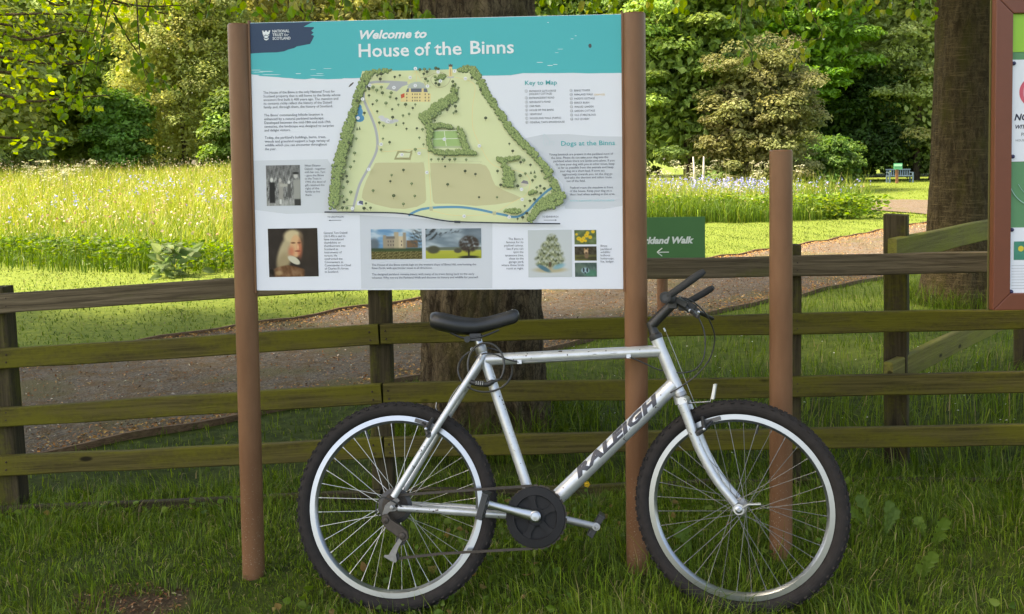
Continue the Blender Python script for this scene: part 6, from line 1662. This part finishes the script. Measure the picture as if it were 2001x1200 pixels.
# green finger sign beside the path
SY = 8.4
q0, q1 = P(1222, 425.5, SY), P(1378, 506.5, SY)
sb = G(1296, 636); 
ds = thing('direction_sign', (P(1296, 500, SY).x, SY + 0.06, float(height(P(1296, 500, SY).x, SY))), 'small green walk sign with white lettering and arrow on a brown post', 'sign')
SGREEN = plain('sign_green', lin(66, 116, 64), 0.5, 0, 0.05, 10)
pan = MB().abox(q0.x, q1.x, SY, SY + 0.012, q1.z, q0.z).build('panel', SGREEN, ds, bevel=0.002)
xm = P(1296, 500, SY).x
round_post('post', Vector((xm, SY + 0.062, 0)), q0.z - 0.04, 0.047, ds, BROWN)
def stext(body, px, py, hpx, wpx, shear, bold):
    p = P(px, py, SY - 0.003); s = SY / F
    me = text_mesh(body, hpx * s, 'LEFT', shear, bold * s); xs = [v_.co.x for v_ in me.vertices]; k = wpx * s / (max(xs) - min(xs))
    me.materials.clear(); me.materials.append(ink_mat(lin(226, 230, 226)))
    link(bpy.data.objects.new('lettering', me), pan, Matrix(((k, 0, 0, p.x), (0, 0, -1, p.y), (0, 1, 0, p.z), (0, 0, 0, 1))))
stext('Parkland Walk', 1240, 476.5, 18, 116, 0.25, 0.8)
ar = MB()
for a_, b_ in (((1284, 493), (1307, 492.7)), ((1284, 493), (1294, 485)), ((1284, 493), (1294, 500.5))):
    ar.tube([P(*a_, SY - 0.003), P(*b_, SY - 0.003)], 0.0048, 6, flat=0.4)
ar.build('arrow', ink_mat(lin(226, 230, 226)), pan)

# far bench and its little sign
BYY = 52.0
bx0, bx1 = P(1731, 350, BYY).x, P(1779, 350, BYY).x; bz = float(height((bx0 + bx1) / 2, BYY))
bench = thing('park_bench', ((bx0 + bx1) / 2, BYY, bz), 'blue grey slatted bench far off at the edge of the trees', 'bench')
BW = plain('bench_paint', (0.085, 0.135, 0.18), 0.6)
MB().abox(bx0, bx1, BYY - 0.45, BYY, bz + 0.33, bz + 0.37).build('seat', BW, bench)
for x in (bx0 + 0.04, bx1 - 0.04):
    for y, h_ in ((BYY - 0.42, 0.52), (BYY - 0.03, 0.35)): MB().abox(x - 0.035, x + 0.035, y - 0.035, y + 0.035, bz - 0.02, bz + h_ - (0.025 if h_ < .5 else 0)).build('leg', BW, bench)
    MB().abox(x - 0.04, x + 0.04, BYY - 0.45, BYY, bz + 0.522, bz + 0.55).build('armrest', BW, bench)
br_ = MB().abox(bx0, bx1, BYY - 0.02, BYY + 0.03, bz + 0.66, bz + 0.72).build('backrest', BW, bench)
k = 11
for i in range(k):
    x = bx0 + 0.06 + (bx1 - bx0 - 0.12) * i / (k - 1)
    MB().abox(x - 0.025, x + 0.025, BYY - 0.01, BYY + 0.02, bz + 0.372, bz + 0.658).build('slat', BW, br_)
sy = 50.5
s0, s1 = P(1746, 319, sy), P(1763, 331, sy); sx = P(1753.5, 340, sy).x; sz = float(height(sx, sy))
fs = thing('marker_sign', (sx, sy, sz), 'tiny green sign on a brown stake in front of the far bench', 'sign')
MB().abox(s0.x, s1.x, sy - 0.03, sy - 0.005, s1.z, s0.z).build('panel', plain('marker_green', lin(70, 150, 110), 0.5), fs)
MB().abox(s0.x + .03, s1.x - .03, sy - 0.04, sy - 0.0305, (s0.z + s1.z) / 2, s0.z - .05).build('print_field', plain('marker_pale', lin(150, 205, 175), 0.5), fs)
MB().abox(sx - 0.06, sx + 0.06, sy, sy + 0.1, sz - 0.05, s0.z - 0.02).build('post', BROWN, fs)

# pale split stump among the tall grass heads
st = P(1366, 330, 33.0); stz = float(height(st.x, 33))
stp = MB()
for dx, h_, r_, tl in ((-0.10, 0.0, 0.07, -0.10), (0.14, 0.0, 0.07, 0.02)):
    z1_ = P(1366, 306, 33).z
    stp.tube([(st.x + dx, 33, stz - 0.1), (st.x + dx + tl * .5, 33, (stz + z1_) / 2), (st.x + dx + tl, 33, z1_)], [0.06, 0.05, 0.02], 8)
stp.build('split_stump', plain('bleached_wood', (0.36, 0.34, 0.31), 0.8, 0, 0.2, 20), None, smooth=True)
tag(bpy.data.objects['split_stump'], 'bleached split stump standing among tall grass heads behind the meadow', 'stump')

# ================================================================== small plants and litter
MAT_FLOWER = leaf_mat('petals', 0.3, 0.6, 0.03)
def scatter_tri(name, x, y, z, size, cols, label, stalk=None, mat=None, flat=False):
    N = len(x); c = np.stack([x, y, z], 1)
    nr = rng.normal(0, 1, (N, 3)); 
    if flat: nr = nr * 0.25 + np.array([0, 0, 1])
    V, Fc, C = leaf_quads(c, nr, size, size * 0.75, cols)
    return tag(mesh_np(name, V, Fc, mat or MAT_FLOWER, cols=C), label, kind='stuff')
# bluebells, seed heads and cow parsley in the meadow
def patch(px, py, Y, n_, sx, sy):
    p = P(px, py, Y); return p.x + rng.normal(0, sx, n_), Y + rng.normal(0, sy, n_), n_
xs, ys = [], []
for px, Y, n_ in ((1300, 28, 170), (1345, 27, 130), (1380, 26.5, 190), (1410, 27.5, 200), (1440, 27, 170), (1478, 26, 200), (1495, 25, 120), (1330, 25.5, 60), (1560, 25, 60), (1590, 26, 60), (1290, 25, 50), (1650, 24.5, 40), (100, 22, 60), (120, 21, 60), (245, 28, 60), (290, 27, 90), (335, 26, 60), (255, 24, 80), (400, 23, 80), (430, 22.5, 90), (375, 25, 50), (15, 18.5, 30)):
    a_, b_, k = patch(px, 400, Y, int(n_ * (0.3 if px > 1000 else 0.16)), 0.42, 0.6); xs.append(a_); ys.append(b_)
x = np.concatenate(xs); y = np.concatenate(ys)
hh = rng.uniform(0.32, 0.56, len(x)) * np.where(x > 1, 1.5, 1.0); z = height(x, y) + hh
scatter_tri('bluebell_flowers', np.repeat(x, 3) + rng.normal(0, .02, 3 * len(x)), np.repeat(y, 3), np.repeat(z, 3) + rng.normal(0, .04, 3 * len(x)), rng.uniform(0.04, 0.07, 3 * len(x)), palette(3 * len(x), [(0.30, 0.32, 0.62), (0.42, 0.42, 0.68), (0.24, 0.26, 0.55)], [.4, .4, .2]), 'drifts of pale blue bluebells in the meadow grass')
x, y = meadow_pts(9000, -24, 9.5, 13, 41, 1.3)
scatter_tri('seed_heads', x, y, height(x, y) + rng.uniform(0.42, 0.75, len(x)), rng.uniform(0.03, 0.06, len(x)), palette(len(x), [(0.48, 0.40, 0.28), (0.55, 0.5, 0.4), (0.35, 0.22, 0.14)], [.5, .3, .2]), 'brown and straw seed heads above the meadow grass')
# tall umbels against the trees
mbu = MB(); ux, uy, uz = [], [], []
for _ in range(60):
    px = random.choice([random.uniform(1268, 1330), random.uniform(1330, 1500), random.uniform(1268, 1640), random.uniform(40, 180)])
    Y = random.uniform(27, 34); top_ = random.uniform(306, 338) + (8 if px < 300 else 0); p = P(px, top_, Y); g = float(height(p.x, Y))
    if p.z - g > 1.35 or p.z - g < .3: continue
    mbu.tube([(p.x, Y, g), (p.x + .03, Y, (g + p.z) / 2), (p.x, Y, p.z)], [0.009, 0.007, 0.005], 4)
    for _k in range(random.randint(2, 5)):
        q = Vector((p.x + random.uniform(-.16, .16), Y + random.uniform(-.1, .1), p.z + random.uniform(-.2, .08)))
        mbu.tube([(p.x, Y, p.z - .25), q], [0.005, 0.004], 4)
        for _j in range(9): ux.append(q.x + random.gauss(0, .045)); uy.append(q.y + random.gauss(0, .03)); uz.append(q.z + random.gauss(0, .015))
ux, uy, uz = map(np.array, (ux, uy, uz))
st_c = plain('umbel_stalk', (0.28, 0.30, 0.12), 0.7)
tag(mbu.build('cow_parsley_weeds', st_c), 'stalks of tall cow parsley standing against the dark trees', kind='stuff')
scatter_tri('cow_parsley_flowers', ux, uy, uz, rng.uniform(0.04, 0.075, len(ux)), palette(len(ux), [(0.42, 0.43, 0.28), (0.5, 0.5, 0.38)], [.6, .4]), 'creamy white flower heads of tall cow parsley', flat=True)

# leafy weeds along the meadow's near margin
def margin_leaves(name, pts, n_, hmax, L, cs, label):
    X, Y_, Z, D = [], [], [], []
    for (px, py, r_) in pts:
        g = G(px, py)
        for _ in range(n_):
            a_ = random.uniform(0, 6.28); rr = r_ * math.sqrt(random.random()); x_ = g.x + rr * math.cos(a_); y_ = g.y + 0.15 + abs(rr * math.sin(a_)) * .8
            X.append(x_); Y_.append(y_); Z.append(float(height(x_, y_)) + hmax * random.random() ** .7); D.append((math.cos(a_), math.sin(a_) - .3, random.uniform(-.5, .5)))
    n2 = len(X); Ls = rng.uniform(.6, 1.2, n2) * L
    V, Fc, C = leaves_ovate(np.stack([X, Y_, Z], 1), np.array(D), Ls, Ls * .6, palette(n2, cs, [1 / len(cs)] * len(cs)))
    return tag(mesh_np(name, V, Fc, MAT_LEAF2, cols=C), label, kind='stuff')
front = [(px, 519 + (px / 460) * 22 + random.uniform(-9, 2), random.uniform(.5, 1.3)) for px in range(-60, 470, 16)]
margin_leaves('meadow_weeds', front, 110, 0.36, 0.07, [(0.055, 0.11, 0.014), (0.09, 0.165, 0.02), (0.14, 0.22, 0.03)], 'broad leafy weeds along the shaded near edge of the meadow')  # leaf greens darkened to carry the shade along this edge
front = [(px, 430 + random.uniform(-3, 2), random.uniform(.5, .9)) for px in list(range(1275, 1700, 14)) + [1580, 1600, 1620, 1640, 1660, 1680, 1690, 1695]]
margin_leaves('meadow_weeds', front, 95, 0.55, 0.095, [(0.09, 0.17, 0.025), (0.15, 0.25, 0.035), (0.22, 0.30, 0.05)], 'leafy weeds rounding off the far tip of the meadow')
# dock plant
dk = thing('dock_plant', G(338, 541), 'dull green broad leaved dock clump at the meadow foot near the sign post', 'plant')
g = G(338, 541); X = []; D = []
for _ in range(70):
    a_ = random.uniform(0, 6.28); X.append((g.x + random.gauss(0, .12), g.y + random.gauss(0, .1), g.z + random.uniform(.02, .42))); D.append((math.cos(a_), math.sin(a_), random.uniform(-.3, .6)))
Ls = rng.uniform(.6, 1.2, 70) * .2
V, Fc, C = leaves_ovate(np.array(X), np.array(D), Ls, Ls * .5, palette(70, [(0.10, 0.16, 0.06), (0.15, 0.21, 0.09)], [.5, .5]))
mesh_np('foliage', V, Fc, MAT_LEAF, dk, cols=C)

# dandelion leaves, toothed
def dandelion(px, py, leaves, label):
    g = G(px, py); t = thing('dandelion_plant', g, label, 'plant', 'dandelions in the rough grass')
    for (tx, ty, L) in leaves:
        tip = P(tx, ty, g.y + random.uniform(-.04, .04)); base = g + Vector((random.uniform(-.01, .01), 0, 0.0))
        d = (tip - base); Lr = d.length; d.normalize(); s_ = d.cross(Vector((0, -1, 0.25))).normalized(); nn = s_.cross(d)
        prof = [(0, .05), (.25, .06), (.33, .22), (.36, .10), (.47, .30), (.5, .14), (.62, .42), (.66, .24), (.78, .60), (.83, .42), (.93, .45), (1.0, .0)]
        vs = []; W_ = 0.042 * L
        for (tt, w) in prof:
            c = base + d * (Lr * tt) + nn * (0.25 * Lr * math.sin(tt * 2.6) * .15)
            vs += [c - s_ * (w * W_) + nn * .004, c, c + s_ * (w * W_) + nn * .004]
        fs = []
        for i in range(len(prof) - 1):
            fs += [(3 * i, 3 * i + 1, 3 * i + 4, 3 * i + 3), (3 * i + 1, 3 * i + 2, 3 * i + 5, 3 * i + 4)]
        me = bpy.data.meshes.new('leaf'); me.from_pydata([tuple(v_) for v_ in vs], [], fs)
        a_ = me.color_attributes.new('Col', 'FLOAT_COLOR', 'POINT'); cc_ = np.array(random.choice([(0.11, 0.18, 0.03), (0.13, 0.20, 0.035), (0.10, 0.165, 0.035)]))
        a_.data.foreach_set('color', np.array([(*cc_, 1)] * len(vs), np.float32).ravel()); me.materials.append(MAT_LEAF)
        link(bpy.data.objects.new('leaf', me), t)
dandelion(1712, 1042, [(1675, 965, 1.0), (1655, 990, .8), (1740, 1010, .7)], 'dandelion with one long upright leaf just right of the front tyre')
dandelion(1728, 1060, [(1739, 976, .9), (1752, 990, .9)], 'dandelion with two close upright leaves between taller weeds')
dandelion(1808, 1060, [(1790, 1008, .9), (1800, 1020, .6)], 'dandelion with a single pale leaf standing on its own')
dandelion(1815, 1072, [(1852, 1010, 1.0), (1845, 1038, .8)], 'dandelion with jagged leaves leaning away from the bicycle')
dandelion(1800, 1140, [(1826, 1075, 1.0), (1790, 1100, .6), (1812, 1085, .8)], 'lowest of the dandelions right of the front wheel')
dandelion(1352, 1090, [(1326, 1025, 1.3), (1316, 1070, .9), (1338, 1062, 1.0), (1300, 1085, .8)], 'broad leaved dandelion growing inside the front wheel circle')
dandelion(1585, 1035, [(1556, 1015, 1.0), (1584, 1012, .7)], 'dandelion with a flat leaf beside the short brown post')
# buttercup by the down tube
bq = P(1147, 946, 3.42); bf = thing('buttercup', (bq.x, 3.42, float(height(bq.x, 3.42))), 'single yellow buttercup under the bicycle frame', 'flower')
MB().tube([(bq.x + .01, 3.42, float(height(bq.x, 3.42))), (bq.x + .004, 3.42, bq.z - .06), bq], [.0018, .0015, .0012], 5).build('stem', plain('stem_green', (0.09, 0.16, 0.03), .6), bf)
YEL = plain('buttercup_yellow', (0.75, 0.50, 0.02), 0.4)
for k in range(5):
    a_ = k * 1.2566; c = bq + Vector((math.cos(a_) * .006, -.003, math.sin(a_) * .006))
    MB().lathe([(.0001, -.0015), (.004, -.0008), (.0055, .0012), (.0048, .0022)], c, (math.cos(a_) * .5, -1, math.sin(a_) * .5), 10).build('petal', YEL, bf, smooth=True)
# low clover and plantain leaves in the foreground turf
n4 = 2600; x = rng.uniform(-2.3, 2.6, n4); y = rng.uniform(2.7, 4.3, n4); ok = (noise2(x, y, 3.2, 44) > 0.05) & ~patch_mask(x, y) & (y < fence_y(x)); x, y = x[ok], y[ok]; n4 = len(x)
dv = rng.normal(0, 1, (n4, 3)); dv[:, 2] = np.abs(dv[:, 2]) * .35
Ls = rng.uniform(.012, .038, n4)
V, Fc, C = leaves_ovate(np.stack([x, y, height(x, y) + rng.uniform(.015, .055, n4)], 1), dv, Ls, Ls * .8, palette(n4, [(0.10, 0.17, 0.025), (0.15, 0.22, 0.04), (0.07, 0.13, 0.02), (0.24, 0.17, 0.06)], [.4, .3, .22, .08]))
tag(mesh_np('turf_weeds', V, Fc, MAT_LEAF, cols=C), 'small round clover and weed leaves among the rough grass', kind='stuff')
# white dandelion clocks and daisies
xs = rng.uniform(0.4, 3.2, 90); ys = rng.uniform(4.4, 7.0, 90); ok = ys < path_line_y(xs); xs, ys = xs[ok], ys[ok]
scatter_tri('daisy_flowers', xs, ys, height(xs, ys) + rng.uniform(.05, .22, len(xs)), rng.uniform(.01, .018, len(xs)), palette(len(xs), [(0.75, 0.75, 0.72)], [1]), 'scattered white daisies in the long grass', flat=True)

# litter: leaves and chips on the path, twigs
LIT = vcol_mat('litter_flakes', 0.8, 0.2)
t = rng.random(26000); s = rng.random(26000) ** .8
k = (t * 100).astype(int).clip(0, 158)
k = np.minimum((rng.random(26000) ** 1.3 * 105).astype(int) + 8, 158)
fr_ = rng.random(26000)[:, None]; side_b = np.clip(rng.beta(.75, .75, 26000), 0, 1)[:, None]
A_ = PA[k] * (1 - fr_) + PA[k + 1] * fr_; B_ = PB[k] * (1 - fr_) + PB[k + 1] * fr_
xy = A_ * (1 - side_b) + B_ * side_b
V, Fc, C = leaf_quads(np.stack([xy[:, 0], xy[:, 1], height(xy[:, 0], xy[:, 1]) + .018 + rng.random(26000) * .006], 1), rng.normal(0, .35, (26000, 3)) + np.array([0, 0, 1]), rng.uniform(.010, .030, 26000), rng.uniform(.007, .018, 26000),
                      palette(26000, [(0.20, 0.085, 0.035), (0.30, 0.16, 0.075), (0.10, 0.07, 0.05), (0.44, 0.38, 0.30), (0.34, 0.22, 0.10)], [.34, .24, .22, .08, .12], .3))
n3 = 15000; k = np.minimum((rng.random(n3) ** 1.3 * 105).astype(int) + 8, 158); fr_ = rng.random(n3)[:, None]
sb_ = np.clip(rng.exponential(.06, n3), 0, .4)[:, None]; sb_ = np.where(rng.random((n3, 1)) < .55, 1 - sb_, sb_)
A_ = PA[k] * (1 - fr_) + PA[k + 1] * fr_; B_ = PB[k] * (1 - fr_) + PB[k + 1] * fr_; xy = A_ * (1 - sb_) + B_ * sb_
V2, F2, C2 = leaf_quads(np.stack([xy[:, 0], xy[:, 1], height(xy[:, 0], xy[:, 1]) + .018 + rng.random(n3) * .006], 1), rng.normal(0, .35, (n3, 3)) + np.array([0, 0, 1]), rng.uniform(.012, .034, n3), rng.uniform(.008, .02, n3), palette(n3, [(0.38, 0.20, 0.06), (0.45, 0.28, 0.10), (0.28, 0.13, 0.045)], [.4, .35, .25], .25))
Fc = np.concatenate([Fc, F2 + len(V)]); V = np.concatenate([V, V2]); C = np.concatenate([C, C2])
tag(mesh_np('leaf_litter', V, Fc, LIT, cols=C), 'brown fallen bud scales and chips strewn on the path', kind='stuff')
n_ = 300; a_ = rng.uniform(0, 6.28, n_); r_ = np.sqrt(rng.random(n_))
x = gp.x + r_ * np.cos(a_) * .20; y = gp.y + r_ * np.sin(a_) * .11
V, Fc, C = leaf_quads(np.stack([x, y, height(x, y) + .004 + rng.random(n_) * .006], 1), rng.normal(0, .3, (n_, 3)) + np.array([0, 0, 1]), rng.uniform(.006, .022, n_), rng.uniform(.003, .010, n_), palette(n_, [(0.18, 0.08, 0.035), (0.26, 0.14, 0.07), (0.4, 0.32, 0.2), (0.08, 0.055, 0.04)], [.4, .3, .08, .22]))
tag(mesh_np('leaf_litter', V, Fc, LIT, cols=C), 'brown scales on the bare earth in front of the sign', kind='stuff')
